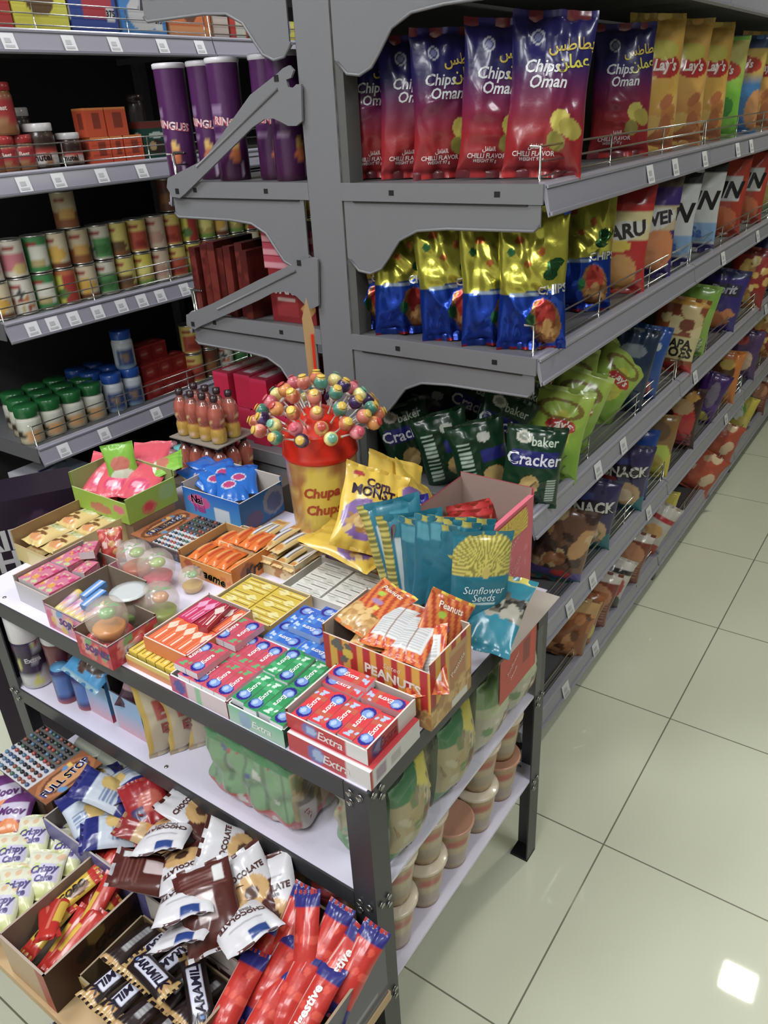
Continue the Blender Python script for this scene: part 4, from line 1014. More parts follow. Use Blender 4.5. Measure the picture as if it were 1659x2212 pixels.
# ---------------------------------------------------------------- clear jelly cups with fruit inside
FRU = [((246, 150, 30), (80, 180, 70)), ((150, 190, 50), (226, 140, 50)), ((236, 90, 120), (150, 200, 50)), ((214, 110, 80), (130, 190, 60)), ((120, 190, 70), (230, 150, 60)), ((226, 180, 60), (90, 190, 90))]
JC = mat('jelly_plastic', (238, 225, 210), rough=.07, alpha=.30, coat=1.0)
for i, (px_, py_, z, r, lb) in enumerate([(255, 1372, .035, .037, 'clear jelly ball with an orange base and green leaf, standing on the red roll tray'), (352, 1338, .0, .038, 'clear jelly ball with a pink base at the front of the cluster'), (345, 1262, .004, .038, 'clear jelly ball with yellow fruit toward the orange biscuit box'),
        (300, 1240, .02, .037, 'clear jelly ball with dark leaf at the back of the cluster'), (292, 1335, .012, .028, 'small jelly cup with a silver foil lid between the jelly balls'), (418, 1275, .0, .026, 'small clear jelly cup at the right end, by the orange tray')]):
    q = at(px_, py_, ZT + z)
    if i == 0: q = np.array([.622, 1.068, 0])
    t = thing('jelly_ball', lb, 'jelly cup', (q[0], q[1], ZT + z), (0, 0, .3 * i - .9), 'clear jelly balls')
    c0, c1 = FRU[i]
    mb = MB(); mb.lathe([(r * .62, 0), (r * .72, r * .1), (r * .98, r * .8), (r, r * 1.1), (r * .93, r * 1.5), (r * .7, r * 1.85), (r * .3, r * 2.02), (0, r * 2.05)], 20, (235, 225, 215)); mb.build('shell', JC, t)
    mb = MB(); mb.lathe([(0, .002), (r * .55, .002), (r * .66, r * .12), (r * .78, r * .55), (r * .7, r * .62), (0, r * .64)], 16, c0); mb.build('jelly', FILM, t)
    if i == 4:
        mb = MB(); mb.lathe([(r * .5, r * 2.06), (r * 1.25, r * 2.07), (r * 1.28, r * 2.12), (0, r * 2.14)], 20, design=[('fill', (206, 212, 212)), ('spots', 12, 3, .1, .3, [(70, 110, 90), (120, 140, 130)], (0, .0, 1, .9))], sub=3, center=(0, 0)); mb.build('foil_lid', FILM, t)
    else:
        mb = MB(); mb.sphere((r * .1, -r * .1, r * 1.35), r * .42, c1, 6, squash=.6); mb.build('fruit', FILM, t)
        mb = MB()
        for a in (0, 1.2, 2.4): mb.add([(0, 0, r * 1.72), (r * .5 * math.cos(a), r * .5 * math.sin(a), r * 1.62), (r * .75 * math.cos(a + .3), r * .75 * math.sin(a + .3), r * 1.5), (r * .5 * math.cos(a + .6), r * .5 * math.sin(a + .6), r * 1.66)], [(0, 1, 2, 3)], (60, 170, 80))
        mb.build('leaf', FILM, t)
# ---------------------------------------------------------------- lollipop bucket
BKX, BKY, BZ, BR = 1.140, .998, ZT + .025, .075
tag(put('carton', carton_mesh('carton', .13, .13, .024, {'all': F1((150, 124, 96))}), None, (BKX, BKY, ZT)), 'flat brown carton under the lollipop bucket', 'carton')
BK = thing('lollipop_bucket', 'round yellow and red bucket stuck full of lollipops', 'bucket', (BKX, BKY, BZ), (0, 0, face((BKX, BKY), .06)))
fl = [('fill', (206, 160, 74)), ('spots', 90, 4, .06, .14, [(190, 140, 60), (220, 180, 90), (180, 120, 60)], (0, 0, 1, 1)), ('ell', .64, .58, .075, .2, (226, 140, 140)), ('band', 0, .1, (190, 60, 40))]
for k2 in range(9):
    a = k2 / 9 * 6.283; fl.append(('ell', .48 + .068 * math.cos(a), .54 + .28 * math.sin(a), .036, .15, (236, 206, 50)))
fl.append(('ell', .48, .54, .075, .32, (236, 206, 50)))
mb = MB(); mb.lathe([(BR * .88, 0), (BR * .90, .006), (BR, .180)], 40, (200, 160, 80), design=fl, sub=10, texts=[('Chupa', .48, .64, .021, (186, 62, 30), .05, 'Bi'), ('Chups', .485, .42, .021, (186, 62, 30), .05, 'Bi')])
mb.build('tub', mat('tub_plastic', vcol=True, rough=.22, coat=.5), BK)
REDP = mat('red_plastic', (214, 44, 24), rough=.28, coat=.4)
mb = MB(); mb.lathe([(BR * 1.0, .178), (BR * 1.05, .182), (BR * 1.05, .190), (BR * 1.01, .192), (BR * 1.03, .228), (BR * .99, .236)], 40, (214, 44, 24)); mb.build('lid_rim', REDP, BK)
mb = MB(); mb.lathe([(BR * .99, .234), (BR * .93, .240), (BR * .66, .262), (BR * .3, .277), (0, .281)], 40, (214, 44, 24)); mb.build('dome', REDP, BK)
mb = MB(); mb.box(.004, .009, .02, .024, .26, .42); mb.build('header_post', REDP, BK)
mb = MB()
mb.prism([(-.008, .33), (.010, .31), (.012, .43), (.002, .49), (-.010, .45)], 1, .024, .030, (190, 150, 96)); mb.build('header_card', CARD, BK)
LOLC = [((236, 196, 60), (90, 160, 140)), ((240, 206, 60), (206, 110, 70)), ((226, 90, 110), (226, 120, 130)), ((236, 190, 60), (60, 40, 90)), ((236, 196, 70), (226, 130, 110)), ((206, 70, 60), (236, 160, 80)), ((110, 180, 150), (230, 210, 120))]
lol = []
for k2, (c0, c1) in enumerate(LOLC):
    mb = MB(); mb.sphere((0, 0, .057), .0145, c1, 7, design=[('fill', c1), ('spots', 8, k2 + 2, .12, .3, [tuple(min(255, v + 30) for v in c1), tuple(max(0, v - 30) for v in c1)], (0, 0, 1, .8)), ('band', .72, 1, c0)])
    a = mb.mesh('candy', FILM)
    mb = MB(); mb.tube([(0, 0, 0), (0, 0, .046)], .0019, (236, 232, 226), 6); mb.tube([(0, 0, -.001), (0, 0, .004)], .0036, (236, 190, 70), 6); b = mb.mesh('stick', FILM)
    mb = MB(); mb.lathe([(.0035, .038), (.0078, .041), (.004, .046)], 8, (230, 226, 220)); c = mb.mesh('wrapper_twist', FILM)
    mb = MB(); mb.lathe([(.0085, .0722), (.006, .0737), (0, .0745)], 10, c0); e = mb.mesh('wrapper_top', FILM)
    lol.append((a, b, c, e))
NM = ['green', 'orange', 'pink', 'dark purple', 'peach', 'red', 'mint']
n = 0
q = random.Random(5)
for ring, (tilt, cnt, zr, rr) in enumerate([(1.15, 14, .232, BR * .98), (.95, 14, .240, BR * .86), (.78, 12, .256, BR * .66), (.5, 8, .268, BR * .42), (.15, 3, .276, BR * .16)]):
    for i in range(cnt):
        a = 6.283 * (i + .5 * (ring % 2)) / cnt + .1 * ring
        k2 = (i * 3 + ring * 2) % 7
        off = Vector((BKX + rr * math.cos(a), BKY + rr * math.sin(a), BZ + zr))
        d = Vector((math.sin(tilt) * math.cos(a), math.sin(tilt) * math.sin(a), math.cos(tilt)))
        e = d.to_track_quat('Z', 'Y').to_euler()
        t = thing('lollipop', f'{NM[k2]} lollipop in the {["lowest", "second lowest", "middle", "second highest", "top"][ring]} bucket ring, {nth(i)} around', 'lollipop', off, e, 'lollipops in the bucket')
        for nm, me in zip(('candy', 'stick', 'wrapper_twist', 'wrapper_top'), lol[k2]): put(nm, me, t)
# ---------------------------------------------------------------- small bottles and jars behind the table, on a tall carton
tag(put('carton', carton_mesh('carton', .18, .46, .690, {'all': F1((96, 84, 74))}), None, (1.295, 1.535, 0)), 'tall brown carton behind the table carrying small bottles and jars', 'carton')
AMB = mat('amber_syrup', vcol=True, rough=.1, coat=1.0)
bot = MB(); bot.lathe([(0, 0), (.017, 0), (.020, .004), (.0205, .03), (.017, .042), (.0205, .052), (.021, .075), (.016, .092), (.008, .104), (.0075, .110)], 16, design=[('grad', 0, (214, 176, 40), .45, (206, 150, 60)), ('band', .38, 1.1, (190, 96, 76)), ('band', .85, 1.1, (150, 90, 80)), ('spots', 8, 3, .04, .09, [(240, 214, 140), (236, 190, 176)], (0, .1, 1, .9))], sub=3)
botm = bot.mesh('bottle_body', AMB)
cap = MB(); cap.lathe([(.009, .108), (.010, .110), (.010, .122), (0, .124)], 12, (60, 40, 44)); capm = cap.mesh('cap', FILM)
i = 0
for r in range(3):
    for c in range(4):
        t = thing('sweet_bottle', f'small amber sweet bottle behind the blue box, {["front", "middle", "back"][r]} row, {nth(c)} from the right', 'bottle', (1.245 + .044 * r, 1.430 + .043 * c, .690 + .03 * (r > 0) * 0), None, 'small amber bottles')
        put('bottle_body', botm, t); put('cap', capm, t)
        if r == 2:
            t.location.z += 0
# second tier of bottles stands on a thin card
tag(put('card_sheet', carton_mesh('card_sheet', .14, .18, .003, {'all': F1((150, 140, 130))}), None, (1.29, 1.494, .815)), 'thin card sheet between the two tiers of small bottles', 'card')
for r in range(2):
    for c in range(4):
        t = thing('sweet_bottle', f'small amber sweet bottle in the upper tier, {["front", "back"][r]} row, {nth(c)} from the right', 'bottle', (1.255 + .05 * r, 1.432 + .042 * c, .8185), None, 'small amber bottles')
        put('bottle_body', botm, t); put('cap', capm, t)
jb = MB(); jb.lathe([(.016, 0), (.020, .003), (.0205, .034), (.018, .038)], 16, design=[('fill', (40, 84, 96)), ('rect', .36, .15, .64, .8, (150, 60, 80)), ('spots', 8, 3, .05, .1, [(226, 226, 220), (60, 110, 120)], (.3, 0, .7, 1))], sub=6); jbm = jb.mesh('jar_body', FILM)
jb = MB(); jb.lathe([(.016, 0), (.020, .003), (.0205, .034), (.018, .038)], 16, design=[('fill', (120, 36, 56)), ('rect', .36, .15, .64, .8, (206, 196, 190))], sub=6); jbr = jb.mesh('jar_body', FILM)
jc = MB(); jc.lathe([(.019, .037), (.0205, .038), (.0205, .046), (0, .048)], 16, (96, 190, 196)); jcm = jc.mesh('lid', FILM)
jc = MB(); jc.lathe([(.019, .037), (.0205, .038), (.0205, .046), (0, .048)], 16, (190, 130, 140)); jcr = jc.mesh('lid', FILM)
n = 0
for r in range(3):
    for c in range(3):
        red = (r * 2 + c) % 3 == 0
        t = thing('sweet_jar', f'tiny {"red" if red else "teal"} lidded sweet jar left of the bottles, {["front", "middle", "back"][r]} row, {nth(c)} from the right', 'jar', (1.232 + .044 * r, 1.625 + .046 * c, .690), (0, 0, face((1.25, 1.65))), 'tiny sweet jars')
        put('jar_body', jbr if red else jbm, t); put('lid', jcr if red else jcm, t)

# ================================================================== snack bags along the right side of the gondola
def row(label, cat, group, name, me, lst, z, h, X=None):
    """lst: label words, px, py (base pixel), depth plane y or None (on the shelf surface), yaw turn, lean, roll, scale"""
    for words, px_, py_, Y, turn, lean, roll, sc in lst:
        q = (at(px_, py_, z) if X is None else atx(px_, py_, X)) if Y is None else mid(px_, Y, z + h * .5)
        o = put(name, me, None, (q[0], q[1], z + .0005), (lean, roll, face(q, turn)))
        if sc != 1: o.scale = (sc, sc, sc)
        tag(o, f'{label} {words}'.strip(), cat, group)
NAVY, RED = (46, 40, 112), (186, 30, 36)
om = [('grad', .55, (96, 26, 42), .80, NAVY), ('grad', .02, (184, 32, 38), .45, (176, 28, 38))]
def oman(U, V): pass
om = [('grad', .30, (178, 28, 38), .62, (66, 32, 74))]
om_design = [('grad', .28, (160, 26, 34), .70, (40, 35, 100)), ('ell', .66, .34, .13, .075, (206, 190, 70), .4), ('ell', .80, .30, .11, .09, (176, 160, 56), 1.2), ('ell', .62, .22, .10, .07, (150, 140, 50), 1.0), ('ring', .30, .84, .075, .045, (196, 200, 214)), ('ell', .30, .84, .04, .024, (130, 134, 180)), ('band', .965, 1.0, (60, 54, 124)), ('band', .0, .03, (196, 40, 44))]
om_txt = [('Chips', .38, .655, .021, (226, 228, 232), 0, 'bi'), ('Oman', .46, .575, .021, (226, 228, 232), 0, 'bi'), ('\u06BA\uFE8E\uFEE4\uFECB', .72, .70, .030, (222, 214, 50), .1, 'b') if False else ('\uFEE6\uFE8E\uFEE4\uFECB', .76, .69, .022, (222, 214, 50), .1, 'b'), ('\uFEB2\uFEC3\uFE8E\uFEC4\uFE91', .72, .79, .020, (226, 196, 50), .1, 'b'),
          ('CHILLI FLAVOR', .36, .145, .0085, (240, 220, 220), 0, 'b'), ('WEIGHT 97 g', .34, .11, .006, (240, 220, 220), 0, 'b'), ('\uFEDE\uFED4\uFEE0\uFED4\uFEDF\uFE8E', .38, .185, .008, (240, 220, 220), 0, 'b')]
omA = bag_mesh('crisp_bag', .158, .285, .070, om_design, om_txt, (120, 40, 50), seed=61, nu=60, nv=84, creases=18, crinkle=1.6)
omB = bag_mesh('crisp_bag', .158, .285, .070, om_design, om_txt, (120, 40, 50), seed=62, nu=60, nv=84, creases=18, crinkle=1.6)
omC = bag_mesh('crisp_bag', .158, .285, .070, om_design, om_txt, (120, 40, 50), seed=63, nu=60, nv=84, creases=18, crinkle=1.6)
Z1, Z2, Z3, Z4, Z5 = SH[0], SH[1], SH[2], SH[3], BASE
L1 = 'blue and red chilli crisp bag,'
for me, lst in ((omA, [('nearest the upright on the top shelf', 822, 384, None, .28, -.06, .0, .90), ('third from the upright on the top shelf', 968, 388, None, .22, -.03, .0, .93)]),
                (omB, [('second from the upright on the top shelf', 893, 387, None, .28, -.05, .03, .91), ('large, fully visible, fifth on the top shelf', 1168, 384, None, .10, -.12, .07, .97)]),
                (omC, [('fourth from the upright on the top shelf', 1065, 389, None, .22, -.04, .07, .95), ('next to the yellow bags', 1346, 352, .74, .40, -.05, .0, .98)])):
    row(L1, 'crisp bag', 'blue and red chilli crisp bags', 'crisp_bag', me, lst, Z1, .29, X=1.505)
# tall yellow crisp bags
ly = [('fill', (200, 152, 50)), ('grad', .0, (206, 140, 60), .45, (222, 170, 60)), ('ell', .58, .62, .34, .085, (190, 44, 44)), ('ell', .55, .74, .3, .07, (200, 190, 60)), ('rect', 0, 0, .2, 1, (218, 190, 60)), ('spots', 12, 4, .07, .16, [(206, 130, 60), (226, 180, 80), (190, 110, 60)], (.25, .02, 1, .4)), ('band', .96, 1, (170, 140, 60))]
lyt = [('20% MORE CHIPS', .10, .5, .024, (50, 44, 30), R90, 'B'), ("Lay's", .58, .62, .024, (240, 225, 215), 0, 'Bi')]
lyA = bag_mesh('crisp_bag', .15, .30, .07, ly, lyt, (206, 170, 60), seed=64, nu=48, nv=70, creases=10)
lyB = bag_mesh('crisp_bag', .15, .30, .07, [('fill', (214, 150, 70)), ('grad', 0, (206, 110, 70), .5, (222, 168, 70))] + ly[2:], lyt, (206, 150, 60), seed=65, nu=48, nv=70, creases=10)
lyG = bag_mesh('crisp_bag', .16, .27, .07, [('fill', (130, 196, 40)), ('grad', .45, (120, 200, 40), .8, (190, 180, 90)), ('ell', .5, .66, .36, .1, (190, 60, 50)), ('ell', .6, .3, .2, .1, (60, 140, 50)), ('ell', .4, .18, .16, .08, (70, 150, 60))], [("Lay's", .5, .66, .022, (240, 225, 215), 0, 'Bi')], (120, 180, 40), seed=66, nu=40, nv=56)
lyBl = bag_mesh('crisp_bag', .16, .28, .07, [('fill', (66, 128, 190)), ('grad', .5, (66, 128, 190), .62, (206, 170, 70)), ('ell', .5, .7, .4, .09, (190, 60, 50)), ('rect', 0, .86, 1, 1, (60, 76, 110)), ('ell', .9, .25, .25, .2, (214, 150, 90))], [("Lay's", .5, .7, .022, (240, 225, 215), 0, 'Bi')], (60, 110, 170), seed=67, nu=40, nv=56)
for me, words, p, tr in ((lyA, 'tall yellow crisp bag with a black printed strip, beside the last chilli bag', (1408, 330), .5), (lyB, 'tall yellow and orange crisp bag, second of the yellow bags on the top shelf', (1470, 316), .5), (lyA, 'tall yellow crisp bag, third of the yellow bags on the top shelf', (1520, 306), .5), (lyG, 'bright green crisp bag between yellow bags on the top shelf', (1550, 297), .4), (lyBl, 'blue crisp bag on the top shelf beside the green one', (1592, 288), .3), (lyB, 'yellow orange crisp bag on the top shelf right of the blue one', (1634, 280), .4), (lyA, 'yellow crisp bag at the far right of the top shelf', (1668, 274), .4)):
    row('', 'crisp bag', None, 'crisp_bag', me, [(words, p[0], p[1], .73, tr, -.06, .04, 1.02)], Z1, .3)
# yellow and blue foil bags
yf = [('grad', .0, (14, 60, 176), .42, (16, 70, 190)), ('band', .42, 1, (196, 190, 30), -.05), ('band', .385, .43, (20, 70, 170), -.05), ('ell', .70, .21, .22, .17, (176, 116, 60), .3), ('ell', .70, .26, .15, .11, (190, 50, 44), .3), ('stripes', 0, (0, 0, 0), 0) if False else ('spots', 10, 3, .02, .05, [(206, 150, 90), (150, 90, 40)], (.55, .08, .85, .2)), ('ell', .48, .22, .07, .05, (30, 120, 70)),
      ('ell', .80, .60, .10, .05, (36, 92, 44)), ('ell', .74, .54, .09, .035, (36, 92, 44)), ('rect', .70, .56, .86, .60, (36, 92, 44)), ('ell', .18, .70, .06, .03, (40, 110, 60)), ('ell', .3, .78, .07, .028, (206, 100, 30)), ('ell', .62, .70, .05, .03, (214, 110, 40)), ('ell', .42, .62, .05, .022, (206, 110, 40)), ('band', 0, .022, (170, 30, 40)), ('lines', .15, .395, .6, .42, 2, (170, 190, 220))]
yt = [('S', .80, .58, .040, (30, 84, 40), -.3, 'Bi'), ('CHIPS', .80, .44, .016, (236, 238, 236), .05, 'B')]
yA = bag_mesh('foil_crisp_bag', .138, .265, .062, yf, yt, (24, 56, 150), seed=71, nu=56, nv=80, creases=30, crinkle=2.3, material=FOIL)
yB = bag_mesh('foil_crisp_bag', .138, .265, .062, yf, yt, (24, 56, 150), seed=72, nu=56, nv=80, creases=30, crinkle=2.3, material=FOIL)
L2 = 'yellow and blue foil crisp bag on the second shelf,'
for i, (me, p, sc, roll, tr) in enumerate(((yA, (803, 738), .95, -.03, .02), (yB, (880, 762), .98, -.02, .0), (yA, (985, 768), 1.02, -.08, .02), (yB, (1068, 768), .98, -.02, .12), (yA, (1146, 768), .99, -.01, .0), (yB, (1258, 715), 1.04, .02, .15))):
    row(L2, 'crisp bag', 'yellow and blue foil crisp bags', 'foil_crisp_bag', me, [(f'{nth(i)} from the upright', p[0], p[1], None if i < 5 else .72, tr + .04, -.09, roll, sc * 1.04)], Z2, .28, X=1.457)
def simple(nm, w, h, d, des, txt=(), back=(90, 80, 80), seed=1, mat_=None, cre=10, nu=34, nv=48): return bag_mesh(nm, w, h, d, des, txt, back, seed=seed, material=mat_, nu=nu, nv=nv, creases=cre)
maru = simple('crisp_bag', .16, .27, .07, [('fill', (200, 44, 44)), ('rect', 0, .5, 1, .74, (226, 210, 150)), ('ell', .5, .56, .45, .09, (220, 220, 216), .2), ('ell', .55, .2, .3, .16, (226, 160, 80)), ('ell', .5, .44, .2, .05, (230, 200, 60)), ('band', .8, 1, (160, 30, 34))], [('MARU', .5, .56, .034, (60, 50, 54), .2, 'B')], (160, 40, 40), 73)
purp = simple('crisp_bag', .16, .27, .07, [('fill', (66, 40, 120)), ('ell', .7, .3, .3, .22, (226, 140, 80)), ('rect', 0, .46, 1, .7, (200, 180, 140)), ('ell', .5, .56, .48, .11, (214, 214, 210), .2), ('band', .86, 1, (90, 70, 60))], [('NAWEN', .5, .56, .032, (60, 50, 60), .2, 'B')], (60, 40, 90), 74)
fin1 = simple('crisp_bag', .15, .27, .065, [('fill', (206, 208, 210)), ('rect', 0, 0, .16, 1, (60, 50, 100)), ('ell', .1, .3, .3, .2, (220, 170, 80)), ('rect', .2, .12, 1, .32, (130, 170, 215)), ('band', .85, 1, (46, 44, 46)), ('band', 0, .1, (60, 56, 120))], [('FIN', .58, .56, .050, (30, 30, 32), 0, 'Bi'), ('Sa', .6, .22, .03, (70, 110, 190), 0, 'B')], (180, 180, 190), 75)
fin2 = simple('crisp_bag', .15, .27, .065, [('fill', (186, 60, 40)), ('rect', .25, .42, .88, .72, (206, 206, 206)), ('ell', .5, .2, .4, .16, (220, 110, 60)), ('band', .9, 1, (120, 50, 40))], [('FIN', .55, .56, .050, (30, 30, 32), 0, 'Bi')], (150, 60, 40), 76)
grn = simple('crisp_bag', .15, .26, .065, [('fill', (170, 200, 150)), ('ell', .5, .3, .4, .2, (220, 190, 90)), ('band', .7, .9, (60, 150, 80)), ('ell', .5, .5, .3, .1, (226, 226, 226))], [('FIN', .5, .52, .04, (30, 30, 32), 0, 'Bi')], (140, 160, 120), 77)
for me, words, p, tr, sc in ((maru, 'red crisp bag with grey slanted lettering beside the last yellow foil bag', (1330, 668), .1, 1.0), (purp, 'purple crisp bag with a cheese stick picture on the second shelf', (1393, 630), .1, 1.0), (fin1, 'white and navy crisp bag, left of two on the second shelf', (1442, 598), .0, .98), (fin1, 'white and navy crisp bag, right of two on the second shelf', (1497, 570), .0, 1.02), (fin2, 'red brown crisp bag right of the white ones on the second shelf', (1558, 540), .05, 1.0), (fin2, 'red brown crisp bag second right of the white ones', (1608, 512), .05, 1.0), (grn, 'pale green crisp bag at the far right of the second shelf', (1650, 490), .05, 1.0)):
    row('', 'crisp bag', None, 'crisp_bag', me, [(words, p[0], p[1], .72, tr, -.05, .05, sc)], Z2, .27)
# green cracker bags, a heap on the third shelf end
gk = [('fill', (8, 56, 30)), ('rect', .1, .52, .9, .72, (36, 40, 120)), ('ell', .28, .87, .13, .07, (216, 216, 200)), ('ell', .28, .87, .08, .04, (150, 160, 140)), ('ell', .46, .30, .17, .12, (190, 158, 90), .4), ('ell', .5, .22, .12, .07, (214, 186, 120), .8), ('lines', .76, .1, .92, .4, 9, (190, 210, 195))]
gt = [('baker', .64, .83, .019, (196, 214, 190), 0, 'b'), ('Cracker', .5, .62, .027, (230, 232, 240), 0, 'b')]
gA = bag_mesh('cracker_bag', .135, .185, .055, gk, gt, (8, 52, 30), seed=81, nu=48, nv=62, creases=14, crinkle=1.2)
gB = bag_mesh('cracker_bag', .135, .185, .055, gk, gt, (8, 52, 30), seed=82, nu=48, nv=62, creases=14, crinkle=1.2)
gS = bag_mesh('cracker_bag', .135, .185, .055, [('fill', (8, 56, 30)), ('lines', .1, .15, .32, .8, 12, (180, 205, 186)), ('ell', .65, .3, .2, .13, (180, 150, 84)), ('ell', .6, .8, .12, .06, (200, 205, 190)), ('rect', .5, .5, 1, .64, (36, 40, 120))], (), (8, 52, 30), seed=83, nu=44, nv=58, creases=14, crinkle=1.2)
def facing(p, lean, roll, turn): return (lean, roll, face(p, turn))
for i, (me, p, X, lean, roll, turn, words) in enumerate((
    (gA, (1150, 1010), 1.475, -.15, .12, .1, 'at the near right of the heap'), (gA, (1075, 935), 1.54, -.25, .45, .1, 'in the middle of the heap, lettering up'), (gB, (1015, 895), 1.62, -.3, .45, .0, 'high in the middle of the heap'),
    (gS, (1040, 1020), 1.46, -.12, -.2, .2, 'low in the middle of the heap'), (gS, (965, 1010), 1.47, -.12, -.25, .1, 'low left of the middle in the heap'), (gB, (885, 985), 1.48, -.15, -.25, .1, 'at the left end of the heap'),
    (gS, (925, 900), 1.6, -.3, .2, .0, 'high at the left of the heap'), (gB, (880, 905), 1.64, -.3, -.2, 0, 'at the top left, in the shade of the shelf'), (gA, (1030, 850), 1.72, -.3, .5, 0, 'at the very top of the heap'), (gS, (955, 850), 1.72, -.35, .2, 0, 'at the back of the heap under the shelf'), (gB, (1110, 900), 1.62, -.3, .5, .1, 'at the upper right of the heap'))):
    c = atx(*p, X); c[2] = max(c[2], Z3 + .085)
    tag(put_c('cracker_bag', me, c, facing(c, lean, roll, turn), .185), f'dark green cracker bag {words}', 'cracker bag', 'dark green cracker bags')
# lime crisp bags and others on the third shelf
lm = [('fill', (150, 190, 36)), ('grad', .3, (130, 176, 30), .9, (170, 196, 60)), ('ell', .55, .5, .2, .24, (196, 196, 40)), ('ell', .55, .56, .26, .09, (190, 50, 44)), ('ring', .5, .74, .4, .12, (130, 110, 40)), ('ell', .3, .2, .2, .1, (206, 196, 80)), ('band', .95, 1, (190, 210, 110))]
lmA = bag_mesh('crisp_bag', .15, .22, .07, lm, [("Lay's", .55, .56, .020, (240, 225, 215), 0, 'Bi')], (140, 170, 40), seed=84, nu=44, nv=60, creases=16, crinkle=1.5)
lmB = bag_mesh('crisp_bag', .15, .22, .07, lm, [("Lay's", .55, .56, .020, (240, 225, 215), 0, 'Bi')], (140, 170, 40), seed=85, nu=44, nv=60, creases=16, crinkle=1.5)
for me, p, Y, lean, roll, turn, words in ((lmA, (1232, 940), .72, -.3, .35, .1, 'at the front, tilted right, nearest the green crackers'), (lmB, (1310, 885), .72, -.5, .7, .15, 'lying tilted at the front right of the lime bags'), (lmA, (1225, 860), .80, -.2, .1, .1, 'standing at the back, behind the front one'), (lmB, (1285, 815), .80, -.15, .15, .1, 'standing upright with its red oval facing the aisle'), (lmA, (1110, 860), .92, -.1, -.1, 0, 'in the shade behind the green crackers'), (lmB, (1170, 870), .86, -.15, .0, 0, 'half hidden at the back, left of the others'), (lmA, (1340, 830), .76, -.3, .5, .1, 'at the right end of the lime bags'), (lmB, (1195, 990), .70, -.5, .2, 0, 'low at the front, right behind the wire guard')):
    c = aty(*p, Y); c[2] = max(c[2], Z3 + .10)
    tag(put_c('crisp_bag', me, c, facing(c, lean, roll, turn), .22), f'lime green crisp bag {words}', 'crisp bag', 'lime green crisp bags')
bl3 = simple('crisp_bag', .13, .22, .06, [('fill', (34, 80, 160)), ('ell', .3, .55, .25, .1, (226, 190, 50)), ('ell', .4, .38, .28, .12, (196, 60, 60)), ('ell', .5, .75, .35, .08, (200, 205, 215)), ('ell', .6, .2, .25, .1, (226, 120, 110))], (), (34, 70, 140), 86)
papa = simple('crisp_bag', .16, .24, .06, [('fill', (150, 74, 34)), ('spots', 14, 3, .06, .14, [(214, 190, 130), (226, 206, 150), (130, 60, 30)], (0, .55, 1, .9)), ('rect', .1, .2, 1, .5, (214, 200, 140)), ('band', 0, .14, (186, 40, 40)), ('band', .9, 1, (206, 150, 40))], [('PAPA', .62, .42, .026, (30, 24, 20), 0, 'B'), ('JOES', .66, .28, .030, (30, 24, 20), 0, 'B')], (150, 90, 40), 87)
lime2 = simple('crisp_bag', .13, .24, .05, [('fill', (150, 190, 70)), ('lines', .1, .1, .9, .3, 5, (220, 230, 190)), ('band', .7, 1, (130, 180, 50))], (), (130, 170, 60), 88)
dor = simple('crisp_bag', .16, .23, .06, [('fill', (62, 46, 130)), ('diamond', .5, .2, .35, .16, (206, 120, 60)), ('diamond', .75, .32, .2, .1, (214, 130, 70)), ('rect', .1, .6, .9, .78, (50, 48, 70)), ('band', .88, 1, (44, 50, 90))], [('Dorit', .5, .69, .030, (170, 170, 190), .1, 'Bi')], (50, 40, 100), 89)
rdy = simple('crisp_bag', .17, .24, .06, [('fill', (160, 40, 34)), ('spots', 26, 4, .05, .12, [(226, 180, 80), (206, 140, 60), (236, 206, 120)], (0, 0, 1, .8)), ('band', .86, 1, (120, 40, 40))], (), (140, 40, 40), 90)
pbl = simple('crisp_bag', .15, .24, .06, [('fill', (48, 46, 110)), ('ell', .5, .6, .35, .12, (150, 150, 170)), ('ell', .6, .2, .3, .12, (206, 150, 60))], (), (40, 40, 90), 91)
dkb = simple('crisp_bag', .13, .24, .06, [('fill', (24, 46, 76)), ('ell', .5, .75, .3, .08, (120, 130, 140)), ('ell', .5, .4, .3, .1, (60, 90, 130))], (), (24, 40, 60), 92)
for me, words, p, tr in ((dkb, 'dark navy crisp bag behind the lime bags on the third shelf', (1342, 850), 0), (bl3, 'blue crisp bag with red and yellow rounds on the third shelf', (1374, 848), .0), (papa, 'brown popcorn bag with big black lettering on the third shelf', (1444, 800), -.1), (lime2, 'pale lime bag right of the brown popcorn bag', (1484, 760), 0), (dor, 'purple tortilla chip bag with orange triangles on the third shelf', (1545, 715), 0), (rdy, 'red bag with golden snack rings right of the purple chip bag', (1606, 668), 0), (pbl, 'deep blue bag at the far right of the third shelf', (1648, 636), 0)):
    row('', 'crisp bag', None, 'crisp_bag', me, [(words, p[0], p[1], .71, tr, -.08, .15, 1.0)], Z3, .24)
